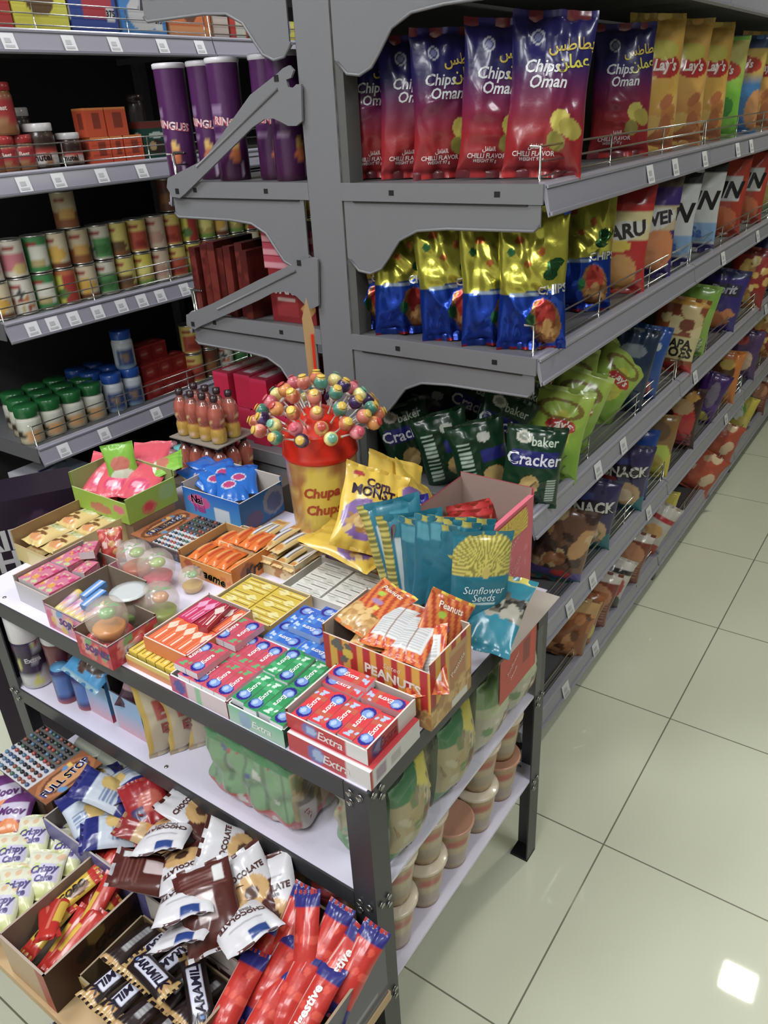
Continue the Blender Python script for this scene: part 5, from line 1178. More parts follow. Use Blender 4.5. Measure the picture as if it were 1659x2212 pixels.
# fourth shelf
sn = [('fill', (60, 50, 96)), ('rect', 0, 0, 1, .28, (20, 110, 120)), ('rect', 0, .55, .5, .8, (60, 70, 140)), ('ell', .25, .86, .12, .06, (206, 210, 220)), ('ell', .6, .30, .30, .17, (200, 160, 110)), ('ell', .55, .28, .2, .1, (224, 196, 160)), ('ell', .2, .45, .18, .08, (160, 60, 50)), ('ell', .5, .62, .44, .10, (40, 34, 44))]
sA = simple('snack_bag', .15, .22, .06, sn, [('SNACK', .5, .62, .030, (220, 216, 206), .12, 'B')], (50, 50, 90), 93, nu=44, nv=60)
sB = simple('snack_bag', .15, .22, .06, sn, [('SNACK', .5, .62, .030, (220, 216, 206), .12, 'B')], (50, 50, 90), 94, nu=44, nv=60)
sC = simple('snack_bag', .15, .22, .06, [('fill', (120, 80, 60)), ('spots', 22, 4, .06, .14, [(214, 180, 130), (176, 110, 60), (70, 46, 40), (200, 150, 90)], (0, .2, 1, 1)), ('rect', 0, 0, 1, .2, (30, 110, 120)), ('band', .1, .2, (90, 70, 150)), ('ell', .6, .16, .2, .05, (206, 60, 60))], (), (90, 60, 50), 95)
b4 = simple('snack_bag', .12, .24, .05, [('fill', (20, 70, 160)), ('band', .0, .2, (16, 60, 140)), ('ell', .2, .1, .2, .1, (220, 180, 90))], (), (20, 60, 140), 96)
y4 = simple('snack_bag', .13, .22, .05, [('fill', (150, 110, 50)), ('rect', 0, 0, 1, .4, (214, 200, 40)), ('ell', .7, .42, .25, .14, (190, 210, 40)), ('ell', .5, .75, .35, .15, (120, 90, 60)), ('ell', .5, .3, .3, .1, (190, 170, 60))], (), (140, 110, 40), 97)
dr4 = simple('snack_bag', .14, .23, .06, [('fill', (60, 24, 22)), ('ell', .6, .45, .3, .3, (196, 40, 36)), ('ell', .5, .7, .3, .12, (190, 150, 100)), ('lines', .3, .1, .9, .3, 4, (150, 60, 70)), ('diamond', .7, .86, .2, .1, (206, 150, 50))], (), (60, 20, 20), 98)
pu4 = simple('snack_bag', .11, .21, .05, [('fill', (70, 30, 110)), ('band', .3, .45, (90, 50, 140)), ('ell', .6, .6, .2, .25, (120, 110, 130)), ('ell', .5, .16, .3, .1, (206, 190, 60))], (), (60, 30, 90), 99)
or4 = simple('snack_bag', .15, .22, .05, [('fill', (214, 122, 32)), ('ell', .5, .62, .35, .2, (90, 50, 20)), ('ell', .6, .75, .2, .1, (206, 170, 60))], (), (200, 110, 30), 100)
te4 = simple('snack_bag', .15, .22, .05, [('fill', (90, 60, 110)), ('rect', 0, 0, .6, .4, (20, 120, 130)), ('ell', .6, .4, .25, .2, (214, 180, 150)), ('ell', .4, .8, .2, .1, (190, 60, 60))], (), (70, 60, 100), 101)
for me, words, p, tr, roll in ((sC, 'brown speckled snack bag behind the pink seed box on the fourth shelf', (1196, 1228), 0, .2), (sA, 'purple and teal snack bag with black lettering, nearer of two', (1262, 1190), .0, .12), (sB, 'purple and teal snack bag with black lettering, farther of two', (1338, 1110), .0, .12), (b4, 'plain blue snack bag on the fourth shelf', (1358, 1062), .05, .1), (y4, 'brown and yellow snack bag right of the plain blue one', (1405, 1012), 0, .1), (dr4, 'dark red snack bag on the fourth shelf', (1460, 945), .0, .1), (pu4, 'narrow purple snack bag right of the dark red one', (1510, 902), 0, .3), (or4, 'bright orange snack bag on the fourth shelf', (1550, 862), 0, .1), (te4, 'purple teal snack bag right of the orange one', (1596, 806), 0, .1), (rdy, 'red golden snack bag at the far right of the fourth shelf', (1640, 760), 0, .1)):
    row('', 'snack bag', None, 'snack_bag', me, [(words, p[0], p[1], .705, tr, -.08, roll, 1.0)], Z4, .22)
# base deck: bread and croissant bags
cr1 = simple('bread_bag', .16, .20, .09, [('fill', (150, 84, 40)), ('spots', 20, 4, .08, .18, [(190, 116, 60), (206, 140, 80), (110, 60, 30)], (0, 0, 1, 1)), ('band', .8, 1, (190, 150, 90))], (), (140, 80, 40), 102)
cr2 = simple('bread_bag', .15, .19, .08, [('fill', (206, 200, 192)), ('ell', .3, .3, .35, .25, (190, 116, 60)), ('ell', .7, .5, .2, .2, (190, 60, 70)), ('rect', 0, .75, 1, .82, (50, 44, 46)), ('ell', .8, .2, .2, .15, (60, 60, 66))], (), (190, 180, 170), 103)
cr3 = simple('bread_bag', .16, .20, .08, [('fill', (130, 60, 44)), ('ell', .5, .6, .4, .2, (190, 130, 90)), ('lines', .1, .2, .9, .5, 6, (170, 120, 100)), ('ell', .4, .35, .15, .08, (70, 110, 70)), ('band', .85, 1, (200, 190, 180))], (), (120, 60, 40), 104)
cr4 = simple('bread_bag', .12, .22, .06, [('fill', (196, 190, 180)), ('band', .7, .78, (180, 40, 50)), ('ell', .5, .5, .3, .12, (214, 160, 90)), ('band', 0, .3, (180, 60, 40))], (), (180, 160, 140), 105)
cr5 = simple('bread_bag', .13, .19, .06, [('fill', (206, 190, 50)), ('ell', .3, .6, .35, .25, (120, 180, 60)), ('ell', .4, .5, .2, .15, (220, 226, 220)), ('ell', .7, .3, .25, .2, (214, 196, 90))], (), (190, 170, 50), 106)
cry = simple('bread_bag', .15, .19, .08, [('fill', (166, 96, 46)), ('ell', .6, .35, .4, .2, (214, 200, 50)), ('ell', .3, .55, .3, .2, (220, 206, 180)), ('ell', .4, .2, .2, .1, (130, 70, 30))], (), (150, 90, 40), 107)
for me, words, p, tr, roll in ((cr1, 'brown bread bag lowest down, beside the rear table leg', (1205, 1500), .1, .3), (cry, 'brown bread bag with a yellow corner on the base deck', (1225, 1440), .1, .3), (cr3, 'brown bread bag behind the yellow cornered one', (1255, 1398), .1, .3), (cr2, 'white bread bag with a round roll picture on the base deck', (1288, 1350), .1, .35), (cr3, 'brown wrapped bread bag in the middle of the base deck', (1330, 1290), .1, .3), (cr4, 'long white and red wrapped bread roll bag', (1378, 1235), .1, .5), (cr5, 'green and yellow snack bag at the end of the first base deck', (1408, 1180), .1, .2)):
    row('', 'bread bag', None, 'bread_bag', me, [(words, p[0], p[1], .70, tr, -.25, roll, .95)], Z5, .19)
rd5 = simple('bread_bag', .18, .18, .06, [('fill', (190, 80, 50)), ('spots', 16, 3, .06, .14, [(220, 190, 150), (206, 90, 50), (190, 150, 120)], (0, 0, 1, 1))], (), (170, 70, 40), 108)
for me, words, p, tr, roll in ((rd5, 'orange red snack bag lying low on the far base deck', (1490, 1035), .1, .5), (rd5, 'orange red snack bag second on the far base deck', (1540, 985), .1, .3), (cr5, 'yellow green snack bag on the far base deck', (1585, 925), .1, .3), (cr3, 'brown snack bag farther along the base deck', (1620, 895), .1, .2), (b4, 'blue snack bag at the far right of the base deck', (1650, 850), .1, .2)):
    row('', 'bread bag', None, 'bread_bag', me, [(words, p[0], p[1], .70, tr, -.25, roll, .95)], Z5, .19)

# ================================================================== left side of the gondola
def lathe_mesh(name, prof, design=None, col=(200, 200, 200), n=24, sub=1, texts=(), material=FILM):
    mb = MB(); mb.lathe(prof, n, col, design=design, sub=sub, texts=texts); return mb.mesh(name, material)
def on_shelf_x(px_, X, z):       # point on a shelf surface at depth X seen in that image column
    d = ray(px_, 400.0); best = None
    for py_ in range(0, 1200, 4):
        q = atx(px_, py_, X)
        if best is None or abs(q[2] - z) < abs(best[2] - z): best = q
    return best
PU = [('fill', (84, 36, 92)), ('grad', 0, (70, 20, 60), .35, (86, 38, 94)), ('lines', .30, .38, .42, .66, 16, (150, 120, 160)), ('ell', .52, .22, .05, .07, (206, 110, 60)), ('ell', .52, .32, .04, .05, (226, 180, 90)), ('rect', .56, .04, .60, .16, (200, 180, 210)), ('band', .0, .02, (60, 20, 50))]
tube = lathe_mesh('tube_body', [(.036, 0), (.037, .004), (.037, .246)], PU, n=36, sub=24, texts=[('RINGLES', .52, .50, .017, (206, 60, 70), -.15, 'B'), ('RINGLES', .521, .502, .016, (240, 220, 225), -.15, 'B')])
tlid = lathe_mesh('lid', [(.0375, .244), (.039, .246), (.039, .254), (.036, .256), (.034, .253), (0, .253)], None, (222, 218, 226), n=36)
for i, (px_, tr) in enumerate(((398, -.5), (448, -.45), (508, .05), (578, .1), (632, .5))):
    q = atx(px_, 372, 1.47)
    t = thing('crisp_tube', f'tall purple crisp tube on the left top shelf, {nth(i)} from the left', 'crisp tube', (1.47 + .03 * (i % 2), q[1], SH[0] + .0005), (0, 0, face(q, tr)), 'purple crisp tubes')
    put('tube_body', tube, t); put('lid', tlid, t)
# chocolate slabs and red biscuit boxes
for i in range(7):
    me = carton_mesh('chocolate_slab', .15, .024, .165 + .008 * (i % 3), {'all': [('fill', (98 + 6 * (i % 3), 30, 24)), ('spots', 12, i, .05, .12, [(84, 24, 20), (116, 40, 30)], (0, 0, 1, 1)), ('band', .9, 1, (80, 24, 20))]}, cell=.006)
    o = put('chocolate_slab', me, None, (1.49 + .008 * (i % 2), 1.605 - .030 * i, SH[1] + .0005), (0, 0, .06 * (i % 3 - 1)))
    tag(o, f'brown red upright chocolate slab on the left second shelf, {nth(i)} from the left', 'chocolate slab', 'brown red slabs on the left second shelf')
fb = {'all': [('fill', (140, 30, 34)), ('band', 0, .12, (110, 22, 26))], 'left': [('fill', (150, 34, 40)), ('rect', .12, .12, .62, .5, (170, 50, 56)), ('rect', .16, .4, .56, .46, (220, 190, 180)), ('diamond', .85, .3, .18, .2, (220, 160, 80)), ('ell', .5, .86, .2, .08, (190, 70, 70))]}
o = setbox('biscuit_box', 'dark red biscuit box with white lettering beside the upright', 'biscuit box', 1.43, 1.58, 1.225, 1.365, SH[1] + .0005, .125, fb, {'left': [('FARO', .42, .64, .024, (236, 230, 226), 0, 'B')]})
fb2 = {'all': [('fill', (190, 70, 90)), ('lines', 0, .1, 1, .9, 5, (220, 150, 160))], 'top': [('fill', (170, 50, 66)), ('rect', .2, .3, .8, .7, (206, 130, 140))]}
for i in range(3):
    setbox('biscuit_box', f'flat pink striped biscuit box stacked on the dark red one, {["lowest", "middle", "topmost"][i]}', 'biscuit box', 1.43, 1.58, 1.22, 1.375, SH[1] + .1265 + .030 * i, .029, fb2, {'left': [('Cake', .6, .5, .012, (236, 220, 220), 0, 'b')]}, 'flat pink biscuit boxes')
# hot pink cartons on the third shelf
hp = {'all': [('fill', (214, 16, 70)), ('band', .9, 1, (220, 40, 90))], 'top': [('fill', (176, 30, 66)), ('rect', .08, .3, .95, .75, (216, 196, 200)), ('spots', 6, 4, .1, .2, [(190, 60, 90), (206, 160, 170)], (.1, .3, .9, .75))]}
n = 0
for lay in range(2):
    for i in range(5 if lay == 0 else 3):
        yy = 1.598 - .066 * i - .012 * lay
        me = carton_mesh('wafer_carton', .27, .060, .094, hp, cell=.006)
        o = put('wafer_carton', me, None, (1.565 + .012 * (i % 2), yy, SH[2] + .0005 + .095 * lay), (0, 0, .03 * (i % 3 - 1)))
        tag(o, f'hot pink long carton on the left third shelf, {"upper" if lay else "lower"} layer, {nth(i)} from the left', 'carton', 'hot pink cartons')
me = carton_mesh('wafer_carton', .24, .050, .075, hp, cell=.006)
tag(put('wafer_carton', me, None, (1.57, 1.36, SH[2] + .096), (.0, 0, -.28)), 'hot pink carton lying skewed on top, nearest the upright', 'carton')

# ================================================================== groceries on the wall shelving
YF = 2.325
def wx(px_, py_): return float(aty(px_, py_, YF)[0])
# top row of cereal boxes
cer = [(-8, 24, [('fill', (196, 150, 100)), ('band', 0, .3, (196, 60, 60))], (), 'tan and red cereal box at the left end of the top shelf'),
       (26, 145, [('fill', (170, 200, 90)), ('band', 0, .3, (226, 216, 40)), ('ell', .5, .34, .3, .22, (110, 80, 50)), ('ell', .5, .5, .25, .2, (190, 70, 60)), ('rect', .8, 0, 1, 1, (224, 220, 60))], (), 'green and yellow cereal box with chocolate pieces'),
       (148, 250, [('fill', (56, 80, 160)), ('rect', .28, .14, .9, .5, (190, 60, 74)), ('ell', .6, .6, .3, .2, (220, 190, 120)), ('rect', .78, .12, .96, .22, (226, 226, 226))], [('375', .86, .18, .016, (40, 40, 50), 0, 'B')], 'blue and red cereal box with a printed weight'),
       (256, 352, [('fill', (70, 140, 210)), ('ell', .5, .2, .36, .16, (206, 206, 206)), ('rect', .74, .06, .92, .22, (216, 216, 216)), ('ell', .4, .6, .3, .2, (60, 60, 90))], [('375', .83, .14, .013, (40, 40, 50), 0, 'B')], 'light blue cereal box with a bowl picture'),
       (358, 448, [('fill', (232, 128, 70)), ('ell', .5, .45, .32, .3, (120, 80, 60)), ('rect', 0, 0, 1, .1, (226, 150, 90))], (), 'orange cereal box with a chocolate bowl'),
       (452, 486, [('fill', (206, 190, 180)), ('ell', .5, .5, .4, .2, (70, 100, 170))], (), 'pale cereal box right of the orange one'), (488, 526, [('fill', (200, 70, 60)), ('rect', .3, 0, .9, 1, (206, 206, 190))], (), 'red and white cereal box on the top shelf'),
       (528, 580, [('fill', (226, 214, 40)), ('spots', 8, 3, .1, .2, [(180, 170, 60), (120, 110, 50)], (0, 0, 1, 1))], (), 'yellow carton on the top shelf, left of two'), (582, 628, [('fill', (220, 210, 70)), ('rect', .3, .1, .8, .3, (150, 150, 190))], (), 'yellow carton on the top shelf, right of two')]
for x0p, x1p, des, tx, lb in cer:
    x0, x1 = wx(x0p, 62), wx(x1p, 62)
    setbox('cereal_box', lb, 'cereal box', x0 + .003, x1 - .003, YF - .02, YF + .06, WS[0] + .0005, .30, {'all': des}, {'front': tx}, cell=.006)
# jars and boxes, second row
def jar(lb, x, y, z, r, h, lidc, des, lidh=.02, cat='jar', group=None, neck=.9, txt=(), kind='jar', material=FILM):
    t = thing(kind, lb, cat, (x, y, z), (0, 0, face((x, y))), group)
    mb = MB(); mb.lathe([(r * .92, 0), (r, .006), (r, h - lidh - .012), (r * neck, h - lidh - .002), (r * neck, h - lidh)], 22, design=des, sub=6, texts=txt); mb.build('jar_body', material, t)
    mb = MB(); mb.lathe([(r * neck * 1.05, h - lidh), (r * neck * 1.08, h - lidh + .003), (r * neck * 1.08, h - .002), (r * neck, h), (0, h)], 22, lidc); mb.build('lid', FILM, t)
    return t
pbd = [('fill', (150, 96, 56)), ('band', .25, .85, (176, 52, 56)), ('rect', .36, .3, .44, .8, (220, 206, 200)), ('ell', .5, .35, .08, .1, (170, 120, 80))]
ntd = [('fill', (58, 40, 34)), ('band', .08, .52, (220, 214, 210)), ('band', .44, .52, (190, 60, 50)), ('ell', .55, .24, .05, .14, (170, 120, 80))]
nt = [('nutel', .50, .32, .018, (60, 40, 40), 0, 'B')]
z = WS[1] + .0005
G1 = 'red lidded peanut spread jars'
for i, (p, lev) in enumerate(((-10, 0), (22, 0), (62, 0), (28, 1))):
    jar(['red lidded peanut spread jar at the left edge, lower row', 'red lidded peanut spread jar, second in the lower row', 'red lidded peanut spread jar, third, next to the hazelnut jar', 'red lidded peanut spread jar standing on top of the lower ones'][i], wx(p, 330) + (.0 if lev == 0 else .01), YF + .03, z + (.098 if lev else 0), .034 if lev == 0 else .04, .097 if lev == 0 else .135, (176, 40, 44), pbd, .022, group=G1, txt=[('Best', .52, .62, .012, (230, 210, 200), 0, 'B')])
jar('large hazelnut spread jar with a white lid', wx(104, 330), YF + .03, z, .044, .125, (214, 210, 210), ntd, .022, txt=nt)
jar('smaller hazelnut spread jar with a white lid beside the orange boxes', wx(165, 330), YF + .03, z, .037, .095, (214, 210, 210), ntd, .018, txt=[('nutel', .50, .32, .015, (60, 40, 40), 0, 'B')])
jar('hazelnut spread jar at the back behind the large one', wx(86, 330) + .03, YF + .13, z, .04, .17, (190, 186, 186), ntd, .024)
ob4 = {'all': [('fill', (222, 84, 44)), ('rect', .35, .3, .75, .8, (150, 60, 40)), ('band', .93, 1, (236, 140, 60))]}
for lb, x0p, x1p, lev in (('orange carton in the lower row, left of three', 198, 240, 0), ('orange carton in the lower row, middle of three', 241, 268, 0), ('orange carton in the lower row, right of three', 270, 310, 0), ('orange carton in the upper row, left of two', 170, 214, 1), ('orange carton in the upper row, right of two', 216, 262, 1)):
    x0, x1 = wx(x0p, 330), wx(x1p, 330)
    if lev: x0 += .042; x1 += .042
    setbox('cocoa_carton', lb, 'carton', x0 + .001, x1 - .001, YF - .005, YF + .055, z + (.0775 if lev else 0), .077 if not lev else .082, ob4, group='orange cartons')
x0, x1 = wx(312, 322), wx(368, 322)
setbox('tea_box', 'dark green box with a food picture next to the purple tubes', 'carton', x0, x1, YF, YF + .06, z, .115, {'all': [('fill', (26, 74, 62)), ('band', .82, .97, (120, 50, 44)), ('ell', .55, .62, .3, .08, (190, 206, 196)), ('ell', .5, .3, .3, .2, (60, 44, 40)), ('ell', .36, .34, .14, .12, (190, 160, 110))]})
jar('tall dark glass jar at the back behind the green box', wx(335, 300) + .06, YF + .15, z, .035, .20, (60, 40, 40), [('fill', (50, 34, 36)), ('rect', .4, .2, .6, .8, (90, 80, 80))], .02)
# tins
def tin_mesh(des):
    a = lathe_mesh('tin_label', [(.0365, .004), (.0365, .106)], des, n=26, sub=10, material=CARD)
    return a
rim = MB(); rim.lathe([(.034, 0), (.0375, .001), (.0375, .004), (.0360, .005), (.0360, .105), (.0375, .106), (.0375, .110), (.035, .1105), (.0345, .108), (0, .108)], 26); rimm = rim.mesh('tin_can', TIN)
LOGO = ('ell', .44, .80, .085, .10, (160, 44, 40))
TD = {'pink': [('fill', (222, 214, 196)), ('rect', .3, .12, .66, .6, (206, 120, 130)), ('ell', .55, .2, .1, .14, (214, 190, 110)), LOGO], 'green': [('fill', (60, 140, 74)), ('rect', .4, .12, .66, .7, (222, 222, 206)), ('ell', .5, .25, .1, .12, (190, 170, 110)), LOGO],
      'corn': [('fill', (222, 206, 170)), ('ell', .5, .4, .16, .22, (226, 176, 60)), ('band', 0, .12, (120, 70, 40)), LOGO], 'bean': [('fill', (206, 190, 150)), ('band', 0, .5, (150, 90, 50)), ('ell', .52, .4, .13, .2, (206, 160, 70)), LOGO],
      'pea': [('fill', (216, 212, 190)), ('rect', .42, .05, .8, .6, (80, 150, 80)), ('ell', .5, .28, .12, .16, (60, 120, 60)), LOGO], 'mush': [('fill', (222, 206, 100)), ('ell', .5, .3, .16, .2, (110, 80, 50)), ('band', 0, .15, (140, 90, 50)), LOGO],
      'tom': [('fill', (224, 200, 90)), ('rect', .36, .05, .74, .62, (190, 80, 54)), ('ell', .52, .24, .1, .14, (150, 50, 40)), LOGO], 'yel': [('fill', (224, 208, 60)), ('band', 0, .4, (190, 170, 80)), ('ell', .5, .5, .14, .2, (236, 226, 120)), ('band', 0, .1, (120, 160, 60)), LOGO], 'pale': [('fill', (214, 190, 160)), ('ell', .5, .35, .12, .2, (196, 150, 130)), LOGO],
      'brown': [('fill', (110, 66, 44)), ('ell', .5, .4, .15, .2, (150, 96, 50)), ('ell', .45, .8, .1, .08, (130, 40, 36))], 'fruit': [('fill', (220, 214, 200)), ('spots', 12, 3, .05, .1, [(206, 130, 60), (190, 170, 90), (160, 70, 60)], (.3, 0, .7, .45)), ('ell', .5, .6, .06, .1, (60, 70, 70)), LOGO], 'lime': [('fill', (214, 206, 60)), ('rect', .5, 0, .7, .9, (180, 60, 50)), ('band', .85, 1, (200, 110, 60)), ('ell', .45, .3, .1, .12, (90, 130, 60))]}
TM = {k: tin_mesh(v) for k, v in TD.items()}
def tin(kind, x, y, z, lb, turn=0):
    t = thing('tin_can', lb, 'tin', (x, y, z), (0, 0, face((x, y), turn)), 'food tins on the wall shelf')
    put('tin_body', rimm, t); put('tin_label', TM[kind], t)
z = WS[2] + .0005
lowk = ['corn', 'fruit', 'green', 'lime', 'corn', 'pea', 'mush', 'yel', 'pale', 'tom', 'yel', 'lime', 'yel', 'yel', 'corn', 'yel', 'lime', 'yel', 'corn', 'yel', 'pale', 'yel']
upk = ['pink', 'pink', 'green', 'corn', 'bean', 'pea', 'mush', 'tom', 'pale', 'tom', 'lime', 'yel', 'corn', 'yel', 'lime', 'yel', 'yel', 'corn', 'yel', 'bean', 'pale', 'yel']
colr = {'pink': 'pink', 'green': 'green', 'corn': 'cream and gold', 'bean': 'brown and cream', 'pea': 'white and green', 'mush': 'yellow and brown', 'tom': 'yellow and red', 'yel': 'yellow', 'pale': 'pale', 'brown': 'brown', 'fruit': 'white fruit', 'lime': 'bright yellow and red'}
xs = [1.285 + .0785 * i for i in range(22)]
upx = {}
for i, x in enumerate(xs):
    tin(lowk[i], x, YF + .03, z, f'{colr[lowk[i]]} food tin in the lower tin row, {ORD[i] if i < 20 else ["last but one", "last"][i - 20]} from the left', -.1)
    if i not in (5,) or True:
        tin(upk[i], x + .004 * ((i * 7) % 3 - 1), YF + .032, z + .112, f'{colr[upk[i]]} food tin in the upper tin row, {ORD[i] if i < 20 else ["last but one", "last"][i - 20]} from the left', .15 * ((i * 5) % 3 - 1))
for i, (k2, x, lb) in enumerate((('bean', 1.580, 'single cream and brown tin standing on the upper tin row at the left'), ('brown', 2.005, 'dark brown tin standing alone on the upper tin row'), ('pale', 2.31, 'pale tin on top of the upper row near the arm'))):
    tin(k2, x, YF + .035, z + .224, lb)
# lowest visible shelf: green lids, blue lids, red cartons, tins
z = WS[3] + .0005
gd = [('fill', (206, 206, 190)), ('band', 0, .5, (190, 180, 150)), ('rect', .42, .1, .62, .55, (214, 160, 100)), ('spots', 6, 3, .06, .12, [(60, 50, 40), (90, 70, 50)], (.2, .1, .42, .5))]
bd = [('fill', (206, 214, 224)), ('rect', .38, .14, .64, .7, (60, 84, 140)), ('ell', .52, .45, .07, .16, (150, 120, 100)), ('band', 0, .08, (150, 180, 214))]
k = 0
for r in range(3):
    for c in range(4):
        x = 1.275 + .082 * c + .03 * r; y = YF + .03 + .085 * r
        if x > 1.56: continue
        jar(f'green lidded jar on the lowest wall shelf, {["front", "middle", "back"][r]} row, {nth(c)} from the left', x, y, z, .039, .125, (16, 100, 44), gd, .035, group='green lidded jars')
for r in range(3):
    for c in range(2):
        x = 1.612 + .080 * c - .02 * (r > 0); y = YF + .03 + .088 * r
        jar(f'blue lidded white jar on the lowest wall shelf, {["front", "middle", "back"][r]} row, {"left" if c == 0 else "right"} one', x, y, z, .037, .135, (24, 84, 180), bd, .03, group='blue lidded jars')
jar('blue lidded white jar standing on top of the other blue ones', 1.690, YF + .035, z + .1355, .037, .135, (24, 84, 180), bd, .03, group='blue lidded jars')
rc = {'all': [('fill', (160, 34, 32)), ('ell', .5, .5, .3, .26, (184, 60, 50)), ('band', .9, 1, (180, 50, 44)), ('rect', .3, .42, .7, .55, (206, 130, 110))]}
for lay in range(3):
    for c in range(3):
        if lay == 2 and c == 2: continue
        x0 = 1.738 + .072 * c + .01 * lay
        setbox('tea_carton', f'small red carton on the lowest wall shelf, {["bottom", "middle", "top"][lay]} layer, {nth(c)} from the left', 'carton', x0, x0 + .07, YF + .03 * lay, YF + .07 + .03 * lay, z + .0605 * lay, .060, rc, group='small red cartons')
mixed = [('tom', 1.995), ('brown', 2.075), ('fruit', 2.155), ('pea', 2.235), ('pea', 2.315), ('mush', 2.40), ('yel', 2.48), ('yel', 2.56), ('mush', 2.64), ('yel', 2.72)]
for i, (k2, x) in enumerate(mixed):
    for lev in range(2):
        tin(k2, x, YF + .03, z + .112 * lev, f'{colr[k2]} tin on the lowest wall shelf, {"upper" if lev else "lower"} row, {nth(i)} from the left')
# packs stacked at the foot of the wall shelving
tp = {'all': [('fill', (196, 196, 206)), ('rect', .3, .52, .85, .6, (40, 40, 90)), ('spots', 8, 3, .08, .2, [(170, 180, 214), (180, 200, 220)], (0, 0, 1, .5))]}
nb = {'all': [('fill', (34, 32, 66)), ('spots', 10, 4, .08, .2, [(200, 200, 206), (60, 60, 110), (90, 90, 120)], (0, 0, 1, 1))]}
for i, (F, h, nm, lb) in enumerate(((nb, .13, 'bottle_pack', 'dark blue shrink-wrapped pack at the very bottom of the wall shelving'), (nb, .13, 'bottle_pack', 'dark blue and white shrink-wrapped pack in the middle of the floor stack'), (tp, .105, 'tissue_pack', 'grey white tissue pack with a blue line on the floor stack'))):
    setbox(nm, lb, 'pack', 1.245, 1.44, YF - .02, YF + .2, .1305 + .131 * i, h, F, cell=.006)
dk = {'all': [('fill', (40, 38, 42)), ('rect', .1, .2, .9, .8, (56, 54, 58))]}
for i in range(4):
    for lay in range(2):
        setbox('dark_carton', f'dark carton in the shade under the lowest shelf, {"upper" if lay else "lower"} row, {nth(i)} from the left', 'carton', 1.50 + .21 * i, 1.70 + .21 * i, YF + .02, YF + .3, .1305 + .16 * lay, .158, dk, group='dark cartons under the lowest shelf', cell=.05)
# tall dark purple box at the left end of the table
me = carton_mesh('snack_sack', .30, .14, .79, {'top': F1((34, 22, 40)), 'all': [('fill', (38, 20, 44)), ('spots', 6, 3, .02, .04, [(70, 44, 72), (50, 30, 54)], (0, .7, 1, .94))]}, cell=.008, texts={'front': [('AIR', .42, .875, .050, (196, 194, 198), 0, 'B'), ('CHIL', .42, .805, .050, (196, 194, 198), 0, 'B')]})
tag(put('snack_sack', me, None, (.835, 1.735, 0), (0, 0, -.55)), 'tall dark purple sack with big grey letters left of the table', 'sack')

# ================================================================== middle board of the table
z = ZM + .0005
# spray cans
sd = [('fill', (60, 44, 80)), ('band', .55, .75, (50, 40, 60)), ('spots', 14, 3, .05, .12, [(206, 200, 90), (190, 190, 200), (70, 60, 120), (150, 60, 70)], (.2, .05, .8, .95)), ('band', 0, .3, (206, 204, 206)), ('ell', .5, .17, .06, .1, (214, 206, 70))]
sd2 = [('fill', (110, 50, 60)), ('spots', 14, 4, .05, .12, [(190, 190, 200), (50, 40, 50), (150, 60, 70)], (.2, .05, .8, .95)), ('band', 0, .2, (190, 150, 150))]
sb_ = [lathe_mesh('can_body', [(.028, 0), (.032, .003), (.032, .112), (.029, .122)], d, n=26, sub=8, texts=[('Extra', .5, .62, .011, (210, 205, 210), 0, 'B')]) for d in (sd, sd2)]
sc_ = lathe_mesh('cap', [(.0315, .118), (.0325, .121), (.0315, .190), (.027, .198), (0, .200)], None, (226, 222, 226), n=26)
for i, (x, y, k2, lb) in enumerate(((.640, 1.425, 0, 'white capped spray can nearest the left front table leg'), (.672, 1.360, 1, 'white capped spray can second from the left leg'), (.700, 1.425, 0, 'white capped spray can behind the nearest one'), (.715, 1.315, 1, 'white capped spray can farthest right of the four'))):
    t = thing('spray_can', lb, 'spray can', (x, y, z), (0, 0, face((x, y))), 'white capped spray cans')
    put('can_body', sb_[k2], t); put('cap', sc_, t)
bc = lathe_mesh('can_body', [(.020, 0), (.022, .003), (.022, .075), (.018, .082)], [('fill', (60, 60, 120)), ('rect', .35, .2, .65, .8, (90, 130, 206)), ('band', 0, .12, (180, 60, 70))], n=20, sub=6)
bcl = lathe_mesh('lid', [(.0185, .081), (.0195, .083), (0, .084)], None, (90, 170, 220), n=20)
for i, (x, y) in enumerate(((.640, 1.318), (.650, 1.262))):
    t = thing('small_can', f'small dark blue drink can beside the blue boxes, {"left" if i == 0 else "right"} one', 'can', (x, y, z), (0, 0, face((x, y))), 'small blue cans')
    put('can_body', bc, t); put('lid', bcl, t)
# tall blue open boxes
bbx = {'all': [('grad', .1, (206, 160, 186), .8, (130, 180, 226))], 'front': [('fill', (66, 128, 180)), ('rect', 0, 0, 1, .16, (190, 50, 80)), ('rect', .3, .62, .6, .72, (190, 60, 60))], 'left': [('grad', 0, (226, 170, 186), .6, (150, 190, 230)), ('rect', .0, 0, .06, .9, (196, 206, 226))]}
for x0, x1, y0, y1, h, lb in ((.640, .745, 1.070, 1.158, .125, 'tall blue open box with a red foot, right of two on the middle board'), (.640, .745, 1.172, 1.246, .120, 'tall blue open box, left of two on the middle board')):
    setbox('snack_box', lb, 'display box', x0, x1, y0, y1, z, h, bbx, kind='tray', inner=(50, 44, 44), hs=(h, h, h * .72, h))
blu = bag_mesh('snack_bag', .10, .12, .03, [('fill', (70, 160, 220)), ('ell', .6, .5, .35, .3, (70, 50, 44)), ('spots', 8, 3, .06, .12, [(200, 225, 240), (90, 60, 50)], (.2, .2, .9, .8)), ('band', 0, .08, (150, 190, 210))], (), (60, 130, 190), seed=121, nu=26, nv=36)
tag(put_c('snack_bag', blu, (.665, 1.205, z + .135), (-1.05, .3, -1.5), .12), 'bright blue and brown snack bag stuffed into the left blue box', 'snack bag')
